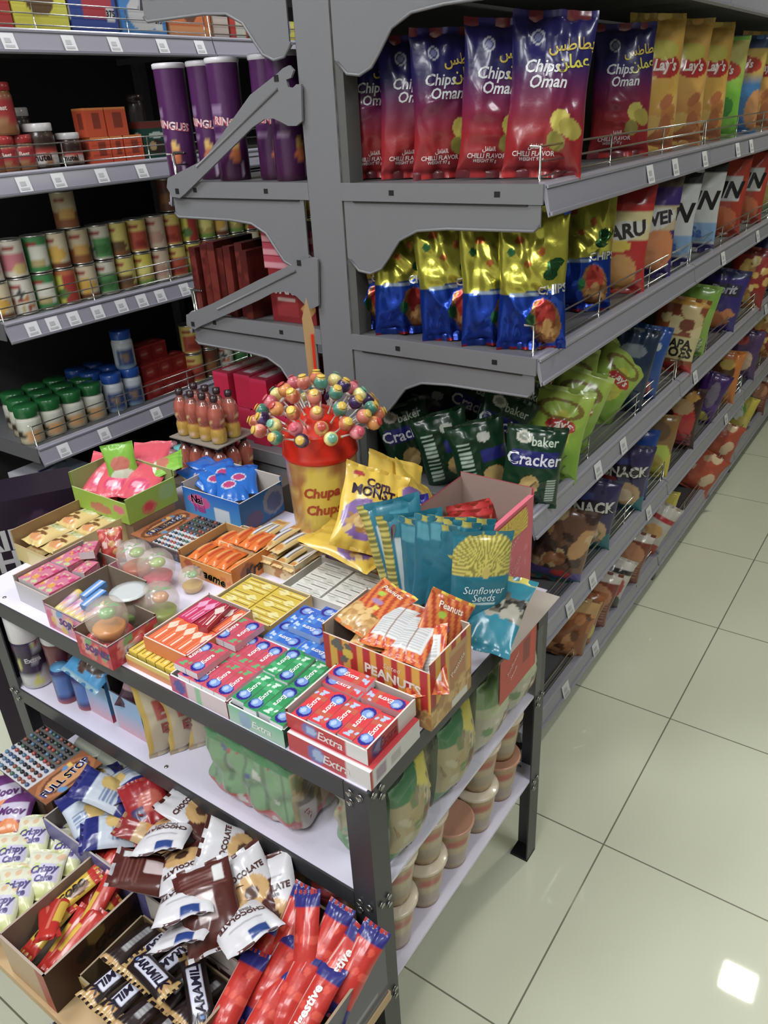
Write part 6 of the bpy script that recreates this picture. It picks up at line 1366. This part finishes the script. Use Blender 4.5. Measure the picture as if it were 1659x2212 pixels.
tag(put_c('snack_bag', blu, (.690, 1.240, z + .145), (-.6, -.4, -1.1), .12), 'bright blue snack bag behind the stuffed one', 'snack bag')
wrb = bag_mesh('snack_bag', .06, .09, .02, [('fill', (80, 50, 70)), ('rect', .1, .5, .9, .9, (90, 110, 160)), ('band', .4, .5, (190, 150, 160)), ('band', .92, 1, (160, 160, 170))], (), (70, 50, 60), seed=122, nu=22, nv=30)
tag(put_c('snack_bag', wrb, (.670, 1.105, z + .100), (-.5, .4, -1.0), .09), 'single dark wrapper left in the right blue box', 'snack bag')
# cream sacks of noodles
crn = bag_mesh('noodle_bag', .125, .17, .05, [('fill', (206, 190, 160)), ('rect', .2, .5, .5, .72, (190, 90, 80)), ('rect', .28, .56, .42, .66, (214, 200, 180)), ('spots', 9, 3, .04, .09, [(180, 60, 60), (160, 90, 70)], (.15, .3, .9, .9)), ('rect', 0, 0, .08, 1, (206, 170, 60)), ('band', .96, 1, (190, 160, 70))], [('ES', .34, .38, .02, (170, 70, 60), 0, 'B')], (190, 170, 140), seed=123, nu=34, nv=46)
for i, (x, y, tr) in enumerate(((.672, 1.010, .25), (.700, .985, .3), (.728, .962, .3))):
    tag(put('noodle_bag', crn, None, (x, y, z), (-.12, .0, face((x, y), tr))), f'cream noodle bag with red signs on the middle board, {["front", "middle", "back"][i]} one', 'noodle bag', 'cream noodle bags')
# instant noodle multipacks in clear wrap
gp = [('fill', (24, 130, 60)), ('rect', 0, 0, 1, .80, (150, 140, 90)), ('ell', .5, .42, .42, .30, (150, 126, 60)), ('spots', 26, 3, .04, .10, [(130, 110, 50), (170, 150, 90), (90, 84, 40), (120, 140, 70)], (.1, .15, .9, .75)), ('rect', 0, 0, .45, .22, (190, 60, 50)), ('rect', .12, .05, .4, .3, (214, 206, 196)), ('ell', .72, .12, .2, .1, (200, 150, 80)), ('rect', .5, 0, .6, .2, (80, 130, 90))]
gnp = bag_mesh('noodle_pack', .130, .156, .078, gp, [('Noodle', .26, .18, .013, (170, 50, 44), .2, 'B')], (60, 140, 80), seed=124, nu=34, nv=44)
yp = [('fill', (176, 160, 110)), ('rect', 0, .78, 1, 1, (30, 120, 56)), ('diamond', .78, .82, .3, .2, (220, 206, 40)), ('ell', .45, .48, .36, .22, (170, 150, 96)), ('ell', .58, .42, .2, .14, (110, 80, 50)), ('ell', .62, .46, .08, .06, (196, 96, 50)), ('spots', 22, 5, .03, .08, [(206, 190, 150), (140, 120, 80), (190, 180, 140), (110, 130, 70)], (.05, .2, .95, .8)), ('rect', 0, 0, 1, .16, (60, 140, 70)), ('rect', .4, .02, .7, .2, (170, 50, 60)), ('rect', .48, .06, .62, .16, (80, 90, 150))]
ynp = bag_mesh('noodle_pack', .128, .158, .072, yp, [('555', .34, .12, .014, (206, 60, 60), .2, 'B')], (90, 150, 90), seed=125, nu=34, nv=44)
yq = [('fill', (190, 184, 160)), ('ell', .6, .3, .3, .2, (120, 90, 60)), ('ell', .65, .32, .12, .1, (206, 120, 60)), ('rect', 0, .55, 1, 1, (190, 200, 150)), ('rect', .0, .7, .5, 1, (110, 160, 80)), ('spots', 16, 4, .03, .07, [(190, 60, 70), (214, 206, 190), (90, 140, 70)], (.1, .1, .9, .95))]
wnp = bag_mesh('noodle_pack', .128, .158, .072, yq, (), (170, 190, 150), seed=126, nu=34, nv=44)
def soft_block(name, w, d, h, F, n=7, seed=1, amp=.004, texts={}):
    """a film wrapped bundle: box with swollen faces, rounded edges and wrinkles"""
    me = carton_mesh(name, w, d, h, F, .005, FILM, texts)
    q = random.Random(seed); ph = [q.uniform(0, 6) for _ in range(6)]; fr = [q.uniform(40, 110) for _ in range(6)]
    for v in me.vertices:
        p = np.array((v.co.x, v.co.y, v.co.z - h / 2)); u = np.abs(p / np.array((w / 2, d / 2, h / 2)))
        k = (u ** n).sum() ** (-1.0 / n)
        ripple = amp * (math.sin(p[0] * fr[0] + p[2] * fr[3] + ph[0]) + math.sin(p[1] * fr[1] - p[2] * fr[4] + ph[1]) + .6 * math.sin((p[0] + p[1] + p[2]) * fr[2] * 1.6 + ph[2]))
        p = p * k * (1 + ripple / (np.linalg.norm(p) + .01))
        v.co = (p[0], p[1], max(0.0, p[2] + h / 2))
    for f in me.polygons: f.use_smooth = True
    me.update()
    return me
PIC = [('ell', .45, .55, .42, .34, (150, 124, 58)), ('spots', 34, 3, .04, .11, [(130, 106, 46), (176, 150, 84), (92, 80, 36), (112, 120, 60), (190, 166, 100)], (.05, .25, .9, .92)), ('ell', .72, .30, .22, .17, (190, 140, 80)), ('ell', .72, .33, .08, .08, (226, 196, 150))]
def seams(base, n, foot): return [('fill', base)] + [('rect', (i + .42) / n, 0, (i + .58) / n, 1, tuple(int(c * .78) for c in base)) for i in range(n)] + [('rect', 0, 0, 1, .24, foot), ('spots', 16, 5, .03, .08, [(206, 210, 196), (190, 60, 66), (120, 170, 120), (80, 90, 150)], (0, .0, 1, .9)), ('band', .86, 1, (30, 140, 66))]
def multipack(lb, x, y, yaw, F, n, front=None, flap=False, h=.158, w=.130, texts={}):
    d = .042 * n
    t = thing('noodle_multipack', lb, 'noodle pack', (x, y, z), (0, 0, yaw))
    put('bundle', soft_block('bundle', w, d, h, F, seed=int(x * 900 + y * 77), texts=texts), t, (0, d / 2 - .02, 0))
    if front:
        put('noodle_pack', front, t, (-.004, -.030, .002), (.06, .03, .05))
    if flap:
        mb = MB(); mb.panel((-.060, -.052, .070), (.118, 0, 0), (.008, .034, .092), [('fill', (30, 128, 58)), ('diamond', .95, .35, .75, .95, (222, 208, 40)), ('ell', .45, .0, .5, .38, (150, 120, 70)), ('lines', .62, .2, .9, .6, 4, (196, 60, 40))], .004)
        mb.panel((.058, -.051, .070), (-.118, 0, 0), (.008, .034, .092), F1((200, 196, 150)), .1); mb.build('printed_flap', FILM, t)
    mb = MB()
    X0, X1, Y0, Y1, H = -w / 2 - .006, w / 2 + .006, -.034 if not front else -.062, d - .008, h + .004
    q = random.Random(int(x * 999))
    for (O, A, B, nu_, nv_) in (((X0, Y0, .002), (X1 - X0, 0, 0), (0, 0, H), 14, 12), ((X0, Y1, .002), (0, Y0 - Y1, 0), (0, 0, H), 12, 12), ((X0, Y0, H), (X1 - X0, 0, 0), (0, Y1 - Y0, 0), 14, 12), ((X1, Y0, .002), (0, Y1 - Y0, 0), (0, 0, H), 12, 12)):
        O, A, B = map(np.array, (O, A, B)); N = np.cross(A, B).astype(float); N /= np.linalg.norm(N)
        u, v = np.meshgrid(np.linspace(0, 1, nu_), np.linspace(0, 1, nv_))
        nz = np.array([[q.uniform(0, .005) for _ in range(nu_)] for _ in range(nv_)]); nz[0] = nz[-1] = 0; nz[:, 0] = nz[:, -1] = 0
        mb.grid(O + u[..., None] * A + v[..., None] * B + nz[..., None] * N, None, (235, 235, 230))
    mb.build('clear_wrap', HAZE, t)
    return t
gF = {'top': [('fill', (18, 132, 60)), ('spots', 8, 4, .04, .1, [(30, 146, 74), (14, 120, 52)], (0, 0, 1, 1))], 'left': seams((120, 165, 116), 5, (200, 70, 76)), 'front': [('fill', (170, 150, 100))] + PIC + [('rect', 0, 0, 1, .2, (176, 54, 50)), ('rect', .08, .04, .42, .36, (214, 206, 196)), ('rect', .55, 0, .66, .16, (70, 130, 86)), ('band', .9, 1, (24, 120, 56))], 'all': F1((150, 150, 110))}
gT = {'front': [('B', .25, .2, .02, (176, 50, 44), .2, 'B')]}
yF = {'top': F1((40, 120, 56)), 'left': seams((176, 170, 130), 3, (90, 150, 90)), 'front': [('fill', (190, 176, 128))] + PIC + [('rect', 0, 0, 1, .14, (60, 140, 70)), ('rect', .6, .0, .8, .2, (170, 50, 60)), ('rect', .65, .05, .75, .16, (80, 90, 150))], 'all': F1((150, 150, 100))}
wF = {'top': F1((150, 180, 100)), 'left': seams((190, 190, 160), 3, (150, 180, 120)), 'front': [('fill', (186, 192, 150))] + PIC[2:] + [('rect', 0, .6, .6, 1, (120, 170, 90)), ('rect', .6, .6, 1, .95, (190, 196, 90)), ('spots', 12, 4, .03, .06, [(190, 60, 70), (220, 210, 190)], (0, .05, 1, .5))], 'all': F1((160, 170, 120))}
multipack('green topped noodle multipack in clear wrap at the front of the middle board', .688, .690, 0.0, gF, 5, texts=gT)
multipack('noodle multipack with a yellow corner nearest the front right leg', .722, .560, .12, yF, 2, ynp, True)
multipack('noodle multipack with a yellow corner, second along the right side', .868, .560, .06, yF, 2, ynp, True)
multipack('pale green noodle multipack, third along the right side', .998, .560, .05, wF, 2, wnp)
multipack('pale green noodle multipack beside the rear right leg', 1.115, .560, .0, wF, 2, wnp, w=.10)
multipack('green noodle multipack in the middle of the board behind the front leg', .845, .700, .0, gF, 4, texts=gT)
multipack('noodle multipack deep in the middle of the board', .995, .700, .0, yF, 4)
# ================================================================== bottom board: noodle cups
z5 = ZB + .0005
cupb = lathe_mesh('cup_body', [(.029, 0), (.031, .002), (.0435, .100), (.0445, .102)], [('fill', (186, 150, 96)), ('rect', .34, .1, .6, .8, (196, 176, 138)), ('lines', .34, .2, .66, .5, 6, (176, 160, 140)), ('rect', .42, .62, .6, .8, (190, 90, 70))], n=28, sub=10)
cupr = lathe_mesh('rim', [(.0435, .100), (.0470, .102), (.0475, .105), (.0445, .107), (0, .1065)], None, (222, 206, 178), n=28)
cupr2 = lathe_mesh('rim', [(.0435, .100), (.0470, .102), (.0475, .105), (.0445, .107), (.0440, .1065), (0, .1065)], None, (206, 150, 120), n=28)
cups = [(.700, .548), (.797, .548), (.895, .548), (.992, .548), (1.088, .548)]
for r in range(2):
    for i, (x, y) in enumerate(cups):
        for lev in range(2):
            if r == 1 and lev == 1 and i > 2: continue
            if (i, lev, r) == (2, 1, 0): continue
            t = thing('noodle_cup', f'tan paper noodle cup, {nth(i)} from the front leg, {"upper" if lev else "lower"} tier, {"edge" if r == 0 else "second"} row', 'cup', (x + .006 * lev, y + .10 * r, z5 + .1075 * lev), (0, 0, face((x, y), .4)), 'tan noodle cups')
            put('cup_body', cupb, t); put('rim', cupr2 if (i, lev) in ((2, 0), (4, 0)) else cupr, t)
for i, (x, y) in enumerate(((.665, .760), (.665, .875), (.665, .985), (.690, 1.10))):
    for lev in range(2):
        t = thing('noodle_cup', f'tan paper noodle cup along the long front edge, {nth(i)} from the right, {"upper" if lev else "lower"} tier', 'cup', (x, y, z5 + .1075 * lev), (0, 0, face((x, y))), 'tan noodle cups')
        put('cup_body', cupb, t); put('rim', cupr, t)
t = thing('food_tub', 'red white and yellow food tub between the front leg and the digestive tray', 'tub', (.658, .640, z5), (0, 0, face((.66, .64))))
put('tub_body', lathe_mesh('tub_body', [(.034, 0), (.036, .003), (.036, .12), (.034, .124)], [('fill', (214, 190, 196)), ('rect', .3, .0, .42, 1, (206, 170, 50)), ('rect', .6, 0, .75, 1, (196, 150, 40)), ('ell', .5, .55, .09, .2, (206, 200, 206)), ('band', .86, 1, (180, 60, 60)), ('band', 0, .2, (206, 140, 40))], n=28, sub=10), t)
put('lid', lathe_mesh('lid', [(.035, .123), (.037, .125), (.036, .134), (0, .135)], None, (170, 60, 56), n=28), t)
# green wrapped things seen under the middle board at the left
for i, (x, y) in enumerate(((.66, 1.30), (.66, 1.22))):
    t = thing('noodle_cup', f'green rimmed noodle cup deep under the middle board, {"left" if i == 0 else "right"} one', 'cup', (x, y, z5), (0, 0, face((x, y))), 'green rimmed cups')
    put('cup_body', lathe_mesh('cup_body', [(.030, 0), (.033, .002), (.045, .098)], [('fill', (40, 80, 60)), ('ell', .5, .5, .1, .2, (190, 190, 170))], n=24, sub=4), t); put('rim', lathe_mesh('rim', [(.045, .098), (.049, .10), (.046, .104), (0, .103)], None, (196, 200, 180), n=24), t)

# ================================================================== open trays on the low bench
zb = ZBN + .0005
# digestive biscuits
dg = {'all': F1((96, 92, 104)), 'front': [('fill', (98, 96, 110)), ('band', .08, .2, (70, 54, 66)), ('lines', .2, .24, .9, .34, 1, (150, 150, 160))]}
setbox('digestive_tray', 'grey brown open tray of red digestive packs below the front table leg', 'display tray', .322, .590, .480, .628, zb, .118, dg, {'front': [('Digestive', .45, .48, .014, (120, 100, 110), 0, 'i')]}, kind='tray', inner=(120, 96, 70), th=.004)
dd = [('fill', (206, 44, 34)), ('band', .84, 1, (50, 48, 130)), ('band', 0, .16, (46, 44, 124)), ('rect', .06, .2, .12, .8, (226, 190, 180)), ('spots', 6, 3, .03, .06, [(230, 80, 60), (180, 30, 30)], (0, .2, 1, .8))]
dgA = bag_mesh('digestive_pack', .046, .140, .030, dd, [('Digestive', .5, .5, .0135, (240, 236, 232), R90, 'B')], (190, 40, 34), seed=131, nu=22, nv=50, creases=6)
dgB = bag_mesh('digestive_pack', .046, .140, .030, dd, (), (190, 40, 34), seed=132, nu=22, nv=50, creases=8)
for i, (px_, py_, zz_, rot, me, lb) in enumerate(((545, 2085, .41, (-1.15, .0, -1.45), dgB, 'left row of the tray, first from the left wall'), (590, 2115, .41, (-1.12, .1, -1.50), dgB, 'left row of the tray, second from the left wall'), (630, 2150, .41, (-1.15, .0, -1.50), dgB, 'left row of the tray, third from the left wall'), (668, 2190, .41, (-1.2, .0, -1.55), dgA, 'at the lower frame edge, lettering up'), (625, 2015, .43, (-.95, .2, -1.35), dgB, 'at the back left, standing up'), (662, 2035, .44, (-.9, -.3, -1.2), dgB, 'at the back, with a crumpled blue end'), (695, 2055, .43, (-.95, .1, -1.5), dgB, 'at the back right, folded over'), (725, 2100, .42, (-1.05, .45, -1.5), dgA, 'white lettered, near the right wall'), (765, 2100, .42, (-.9, .3, -1.45), dgB, 'squeezed against the right wall'), (505, 2160, .41, (-1.2, .0, -1.45), dgB, 'low at the left wall near the frame edge'), (575, 2190, .40, (-1.25, .0, -1.5), dgB, 'low in the left row at the frame edge'))):
    tag(put_c('digestive_pack', me, at(px_, py_, zz_), rot, .14), f'red digestive biscuit pack {lb}', 'biscuit pack', 'red digestive packs')
# croissant tray
ct = {'all': F1((74, 30, 38)), 'left': [('fill', (206, 196, 190)), ('lines', .2, .62, .8, .72, 1, (120, 70, 70))], 'front': [('fill', (70, 26, 36)), ('spots', 12, 4, .06, .12, [(90, 50, 70), (60, 40, 70)], (0, .3, 1, .9)), ('lines', .1, .5, .6, .6, 1, (150, 110, 120))]}
setbox('croissant_tray', 'maroon and white open tray heaped with chocolate croissant packs', 'display tray', .448, .588, .634, .868, zb, .112, ct, {'left': [('CHOCOLATE', .5, .45, .018, (90, 40, 40), 0, 'B')]}, kind='tray', inner=(110, 90, 84), th=.003)
BR = (86, 34, 28)
cd = [('fill', (220, 218, 224)), ('rect', 0, 0, 1, .36, BR), ('ell', .52, .32, .34, .16, (206, 160, 96), .3), ('ell', .54, .31, .14, .07, (90, 60, 46)), ('lines', .2, .70, .8, .78, 2, (170, 170, 176)), ('rect', .22, .83, .55, .95, (40, 70, 140))]
ctx = [('CHOCOLATE', .5, .60, .0095, (80, 40, 36), 0, 'B'), ('Filled Cake', .5, .53, .007, (110, 100, 100), 0, 'b')]
cA = bag_mesh('croissant_pack', .095, .135, .036, cd, ctx, BR, seed=141, nu=34, nv=46)
cB = bag_mesh('croissant_pack', .095, .135, .036, [('fill', BR), ('rect', .3, .3, .62, .62, (206, 186, 186)), ('lines', .1, .66, .9, .9, 6, (120, 70, 64)), ('rect', .7, .7, .86, .9, (220, 220, 220))], (), (206, 204, 210), seed=142, nu=34, nv=46)
cC = bag_mesh('croissant_pack', .095, .135, .036, [('fill', (214, 212, 218)), ('rect', 0, 0, 1, .5, BR), ('ell', .5, .5, .34, .18, (210, 166, 100)), ('ell', .5, .48, .13, .08, (90, 60, 46))], [('CHOCOLATE', .5, .72, .009, (80, 40, 36), 0, 'B')], BR, seed=143, nu=34, nv=46)
for i, (px_, py_, zz_, rot, me, lb) in enumerate(((365, 1800, .452, (-1.15, .15, 2.2), cA, 'white and brown croissant pack upside down toward the chips'), (425, 1765, .445, (-1.1, .3, .3), cC, 'brown croissant pack against the table rail at the back left'), (515, 1845, .455, (-1.0, -.2, .5), cC, 'croissant pack with a round pastry at the back of the heap'), (470, 1880, .445, (-1.3, .1, 2.6), cA, 'white croissant pack in the middle back of the heap'), (400, 1868, .450, (-1.2, .1, 2.6), cC, 'croissant pack on the crest of the heap, pastry up'), (330, 1890, .445, (-1.15, .2, .7), cB, 'brown croissant pack over the left wall of the maroon tray'), (405, 1935, .462, (-1.15, .1, 2.4), cA, 'large white croissant pack in the middle of the heap'), (545, 1930, .448, (-1.1, -.2, -.4), cC, 'croissant pack at the right side by the rail'), (590, 1945, .435, (-1.0, -.4, -.9), cA, 'white croissant pack with a blue corner at the far right'), (452, 1958, .470, (-1.25, -.1, -.6), cB, 'brown back of a croissant pack with a white sticker, topmost'), (520, 1992, .455, (-1.15, .0, 2.8), cA, 'white croissant pack with a dark blue mark at the front right'), (418, 2000, .435, (-1.0, .3, 2.2), cA, 'white croissant pack hanging over the front wall'), (500, 1960, .430, (-1.3, 0, .2), cC, 'croissant pack buried in the heap'))):
    tag(put_c('croissant_pack', me, at(px_, py_, zz_), rot, .135), lb, 'croissant pack', 'chocolate croissant packs')
# purple tray with mixed crisps
pt = {'all': [('fill', (84, 78, 140)), ('band', 0, .2, (60, 50, 110))], 'left': [('grad', 0, (70, 60, 120), 1, (120, 116, 180))]}
setbox('snack_tray', 'purple open tray of blue and red cake packs behind the blister card', 'display tray', .452, .588, .876, 1.165, zb, .105, pt, kind='tray', inner=(140, 130, 128), th=.003)
lw = bag_mesh('cake_pack', .085, .125, .034, [('fill', (36, 42, 120)), ('rect', .0, .25, 1, .75, (196, 206, 220)), ('ell', .66, .5, .26, .16, (214, 180, 96)), ('lines', .1, .35, .45, .6, 4, (110, 130, 170)), ('band', .92, 1, (60, 60, 130))], (), (40, 40, 110), seed=151, nu=30, nv=42)
lr = bag_mesh('cake_pack', .085, .12, .034, [('fill', (164, 28, 34)), ('ell', .6, .55, .28, .18, (200, 90, 70)), ('rect', .1, .3, .4, .5, (60, 50, 100)), ('band', 0, .1, (190, 60, 60))], (), (150, 30, 34), seed=152, nu=30, nv=42)
lc = bag_mesh('cake_pack', .085, .12, .034, [('fill', (206, 170, 120)), ('ell', .5, .4, .3, .2, (220, 150, 60)), ('band', .7, 1, (150, 40, 40))], (), (180, 140, 100), seed=153, nu=30, nv=42)
for i, (px_, py_, zz_, rot, me, lb) in enumerate(((235, 1715, .425, (-1.1, .1, .5), lw, 'white and navy cake pack with a golden cake picture'), (195, 1765, .40, (-1.25, .0, -.3), lw, 'navy cake pack low against the left wall of the purple tray'), (270, 1690, .41, (-1.2, .1, 2.9), lw, 'silver and navy cake pack at the back of the purple tray'), (320, 1745, .42, (-1.15, -.1, -.5), lr, 'red cake pack in the purple tray'), (255, 1795, .395, (-1.3, 0, .9), lw, 'navy cake pack at the front wall of the purple tray'), (330, 1790, .40, (-1.2, 0, .4), lc, 'tan cake pack between the red one and the croissants'), (365, 1735, .40, (-1.2, .2, 1.0), lc, 'tan cake pack by the rail behind the red one'), (215, 1690, .39, (-1.3, .0, 1.4), lw, 'navy cake pack in the back left corner of the purple tray'))):
    tag(put_c('cake_pack', me, at(px_, py_, zz_), rot, .12), lb, 'cake pack', 'cake packs in the purple tray')
# caramel bars
cmt = {'all': [('fill', (120, 96, 50)), ('band', .8, 1, (190, 160, 90))]}
setbox('caramel_tray', 'low open tray of dark caramel wafer bars in the foreground', 'display tray', .312, .440, .638, .876, zb, .066, cmt, kind='tray', inner=(110, 90, 60), th=.003)
cb = [('fill', (40, 28, 28)), ('band', 0, .12, (196, 160, 96)), ('band', .9, 1, (196, 160, 96)), ('rect', .2, .24, .78, .78, (214, 216, 236)), ('ell', .5, .24, .29, .05, (214, 216, 236)), ('ell', .5, .86, .3, .05, (200, 150, 90)), ('ell', .5, .16, .1, .02, (110, 150, 220))]
cmA = bag_mesh('caramel_bar', .040, .120, .018, cb, [('CARAMILK', .5, .5, .0135, (30, 24, 50), R90, 'Bi')], (40, 28, 28), seed=161, nu=20, nv=48, creases=4)
cmB = bag_mesh('caramel_bar', .040, .120, .018, [('fill', (44, 30, 30)), ('band', 0, .1, (190, 150, 90)), ('band', .9, 1, (190, 150, 90)), ('rect', .3, .3, .6, .75, (170, 170, 172)), ('lines', .3, .3, .6, .75, 8, (140, 140, 144))], (), (44, 30, 30), seed=162, nu=20, nv=48, creases=4)
for i, (x, y, zz_, yaw, me, lb) in enumerate(((.408, .815, .060, 1.62, cmA, 'far left row, nearest the red tray'), (.408, .772, .062, 1.55, cmA, 'far left row, second from the red tray'), (.405, .730, .060, 1.60, cmB, 'far row, third from the red tray'), (.405, .688, .060, 1.55, cmB, 'far row, fourth from the red tray'), (.350, .830, .058, 1.55, cmA, 'near row, against the red tray'), (.350, .788, .060, 1.58, cmA, 'near row, second from the red tray'), (.350, .745, .060, 1.52, cmB, 'near row, third from the red tray'), (.352, .702, .060, 1.60, cmB, 'near row, fourth from the red tray'), (.352, .660, .060, 1.55, cmB, 'near row, against the right wall'), (.372, .768, .086, 3.0, cmA, 'lying on top across the others'), (.395, .690, .082, -.6, cmA, 'lying on top at the right, slanted'), (.408, .850, .058, 1.57, cmB, 'wedged at the far left corner'))):
    tag(put_c('caramel_bar', me, (x, y, zb + zz_), (-1.35, .0, yaw), .12), f'dark caramel wafer bar {lb}', 'chocolate bar', 'dark caramel bars')
# red tray of chocolate bars
rt2 = {'all': [('fill', (120, 28, 18)), ('band', .0, .1, (90, 20, 14))], 'front': [('fill', (66, 34, 22)), ('spots', 7, 4, .1, .2, [(120, 90, 30), (40, 26, 20)], (.3, .3, 1, .9))], 'left': [('fill', (170, 60, 30)), ('rect', 0, 0, .8, 1, (186, 150, 110))]}
setbox('bar_tray', 'red brown open tray of red and yellow chocolate bars at the left frame edge', 'display tray', .274, .462, .900, 1.026, zb, .094, rt2, {'front': [('GOBO', .7, .6, .022, (30, 22, 16), 0, 'Bi')]}, kind='tray', inner=(140, 120, 104), th=.004)
rb1 = bag_mesh('chocolate_bar', .034, .115, .018, [('fill', (196, 36, 24)), ('rect', 0, .3, .35, .7, (222, 180, 30)), ('band', .94, 1, (150, 24, 18)), ('rect', .4, .2, .6, .8, (220, 110, 90))], (), (190, 36, 24), seed=171, nu=18, nv=40, creases=6)
rb2 = bag_mesh('chocolate_bar', .034, .10, .018, [('fill', (214, 176, 24)), ('ell', .6, .6, .3, .2, (120, 70, 30)), ('band', 0, .2, (196, 40, 26)), ('band', .85, 1, (196, 40, 26))], [('GOBO', .45, .5, .012, (30, 24, 10), R90, 'Bi')], (196, 150, 24), seed=172, nu=18, nv=40, creases=6)
for i, (px_, py_, zz_, rot, me, lb) in enumerate(((215, 1890, .37, (-1.3, .0, -1.4), rb1, 'at the far end against the tray wall'), (245, 1915, .365, (-1.3, .1, -1.3), rb1, 'at the far right corner of the tray'), (165, 1925, .38, (-1.3, .2, -1.75), rb2, 'yellow one, in the middle of the tray'), (205, 1965, .38, (-1.15, .1, -1.35), rb1, 'with clear film, right of the yellow one'), (215, 1990, .365, (-1.35, .9, -1.45), rb2, 'yellow edged one along the right wall'), (120, 1975, .385, (-1.3, .1, 2.3), rb1, 'short red end standing out at the left'), (105, 1985, .38, (-1.2, -.2, 2.6), rb1, 'at the left wall, nearest the frame edge'), (140, 2035, .36, (-1.3, .1, -1.4), rb1, 'low at the near end of the tray'), (160, 2035, .37, (-1.3, .2, -1.5), rb1, 'in the near half, beside the right wall'), (180, 1900, .36, (-1.3, 0, -1.2), rb1, 'tucked under the yellow one'), (112, 2000, .36, (-1.3, 0, -1.6), rb2, 'yellow one at the near left corner'))):
    tag(put_c('chocolate_bar', me, at(px_, py_, zz_), rot, .11), f'red and yellow chocolate bar {lb}', 'chocolate bar', 'red and yellow chocolate bars')
# cream cake packs
setbox('cake_tray', 'shallow cardboard tray of cream coloured cake packs left of the red tray', 'display tray', .330, .448, 1.040, 1.270, zb, .045, {'all': F1((186, 160, 128))}, kind='tray', inner=(170, 146, 118), th=.004)
cp = bag_mesh('cake_pack', .070, .090, .028, [('fill', (222, 224, 170)), ('grad', 0, (206, 214, 120), .5, (226, 226, 200)), ('rect', .2, .3, .9, .68, (206, 200, 226)), ('spots', 8, 3, .05, .1, [(226, 190, 150), (206, 220, 140)], (0, .6, 1, 1)), ('rect', 0, 0, .16, .25, (50, 46, 90))], [('Crispy', .54, .54, .013, (90, 80, 140), .1, 'Bi'), ('Cake', .56, .38, .011, (90, 80, 140), .1, 'Bi')], (206, 206, 160), seed=181, nu=30, nv=38)
for i, (px_, py_, zz_, rot) in enumerate(((70, 1810, .36, (-1.3, .0, -.9)), (25, 1850, .36, (-1.3, .1, -.8)), (145, 1840, .355, (-1.35, 0, -1.0)), (95, 1890, .36, (-1.3, .1, -.9)), (35, 1925, .36, (-1.3, 0, -.8)), (5, 1905, .35, (-1.35, 0, -1.1)), (0, 1960, .36, (-1.3, 0, -.9)), (115, 1800, .345, (-1.35, 0, -1.2)))):
    tag(put_c('cake_pack', cp, at(px_, py_, zz_), rot, .09), f'cream and lilac cake pack in the shallow cardboard tray, {nth(i)} from its far end', 'cake pack', 'cream cake packs')
# second blister card on its box
setbox('sweets_box', 'brown sweets box carrying the blister card below the table', 'carton', .485, .590, 1.185, 1.360, zb, .118, {'all': [('fill', (96, 66, 46)), ('rect', .3, .2, .8, .8, (80, 56, 44)), ('lines', .35, .3, .75, .7, 6, (130, 110, 90))]})
def blister2():
    w, d = .125, .200
    t = thing('blister_card', 'blister card of coloured balls with brown lettering below the table, at the left', 'blister card', (.532, 1.268, zb + .1195), (0, 0, -.02))
    mb = MB()
    mb.panel((-w / 2, -d / 2, .003), (w, 0, 0), (0, d, 0), [('fill', (196, 196, 202)), ('rect', .5, .32, 1, 1, (96, 92, 90)), ('rect', 0, 0, 1, .32, (150, 86, 44)), ('ell', .5, .15, .5, .17, (176, 110, 64)), ('ell', .5, .15, .42, .13, (110, 64, 36)), ('ell', .5, .15, .36, .10, (206, 144, 90)), ('spots', 6, 3, .02, .05, [(230, 190, 80), (90, 140, 190)], (.05, .03, .95, .28))], .003,
             texts=[('FULL STOP', .5, .15, .0165, (80, 80, 140), .12, 'B'), ('FULL STOP', .495, .154, .0155, (214, 220, 240), .12, 'B')])
    mb.panel((-w / 2, d / 2, 0), (w, 0, 0), (0, -d, 0), F1((90, 70, 60)), .1)
    for O, A in (((-w / 2, -d / 2, 0), (w, 0, 0)), ((w / 2, d / 2, 0), (-w, 0, 0)), ((-w / 2, d / 2, 0), (0, -d, 0)), ((w / 2, -d / 2, 0), (0, d, 0))): mb.panel(O, A, (0, 0, .003), F1((120, 90, 70)), .1)
    mb.build('card', CARD, t)
    q = random.Random(3)
    for i in range(9):
        for j in range(10):
            x = -w / 2 + w * (i + .5) / 9; y = -d / 2 + d * (.34 + .65 * (j + .5) / 10)
            mb = MB(); mb.sphere((0, 0, 0), .0047, q.choice(BALLC), 4); mb.build('coloured_ball', FILM, t, (x, y, .005))
blister2()
pp = bag_mesh('cake_pack', .075, .10, .03, [('fill', (120, 60, 130)), ('rect', .1, .3, .9, .7, (206, 196, 220)), ('ell', .5, .2, .3, .14, (226, 130, 60))], [('Moov', .5, .5, .016, (100, 50, 120), 0, 'Bi')], (110, 50, 120), seed=191, nu=26, nv=34)
for i, (px_, py_, zz_, rot) in enumerate(((15, 1720, .37, (-1.3, 0, -.6)), (30, 1760, .365, (-1.35, 0, -.9)))):
    tag(put_c('cake_pack', pp, at(px_, py_, zz_), rot, .10), f'purple and orange cake pack at the left frame edge, {"upper" if i == 0 else "lower"} one', 'cake pack', 'purple cake packs')
setbox('cake_tray', 'cardboard tray of purple cake packs at the left frame edge', 'display tray', .355, .478, 1.280, 1.400, zb, .050, {'all': F1((176, 140, 104))}, kind='tray', inner=(160, 130, 100), th=.004)
# purple bag on the floor in front of the bench
fb3 = bag_mesh('snack_bag', .22, .30, .10, [('fill', (86, 40, 110)), ('band', .3, .5, (110, 60, 130)), ('band', .8, 1, (50, 30, 60))], (), (80, 40, 100), seed=195)
tag(put_c('snack_bag', fb3, (.150, .960, .06), (-1.45, 0, -.5), .30), 'large purple bag lying on the floor before the bench', 'snack bag')
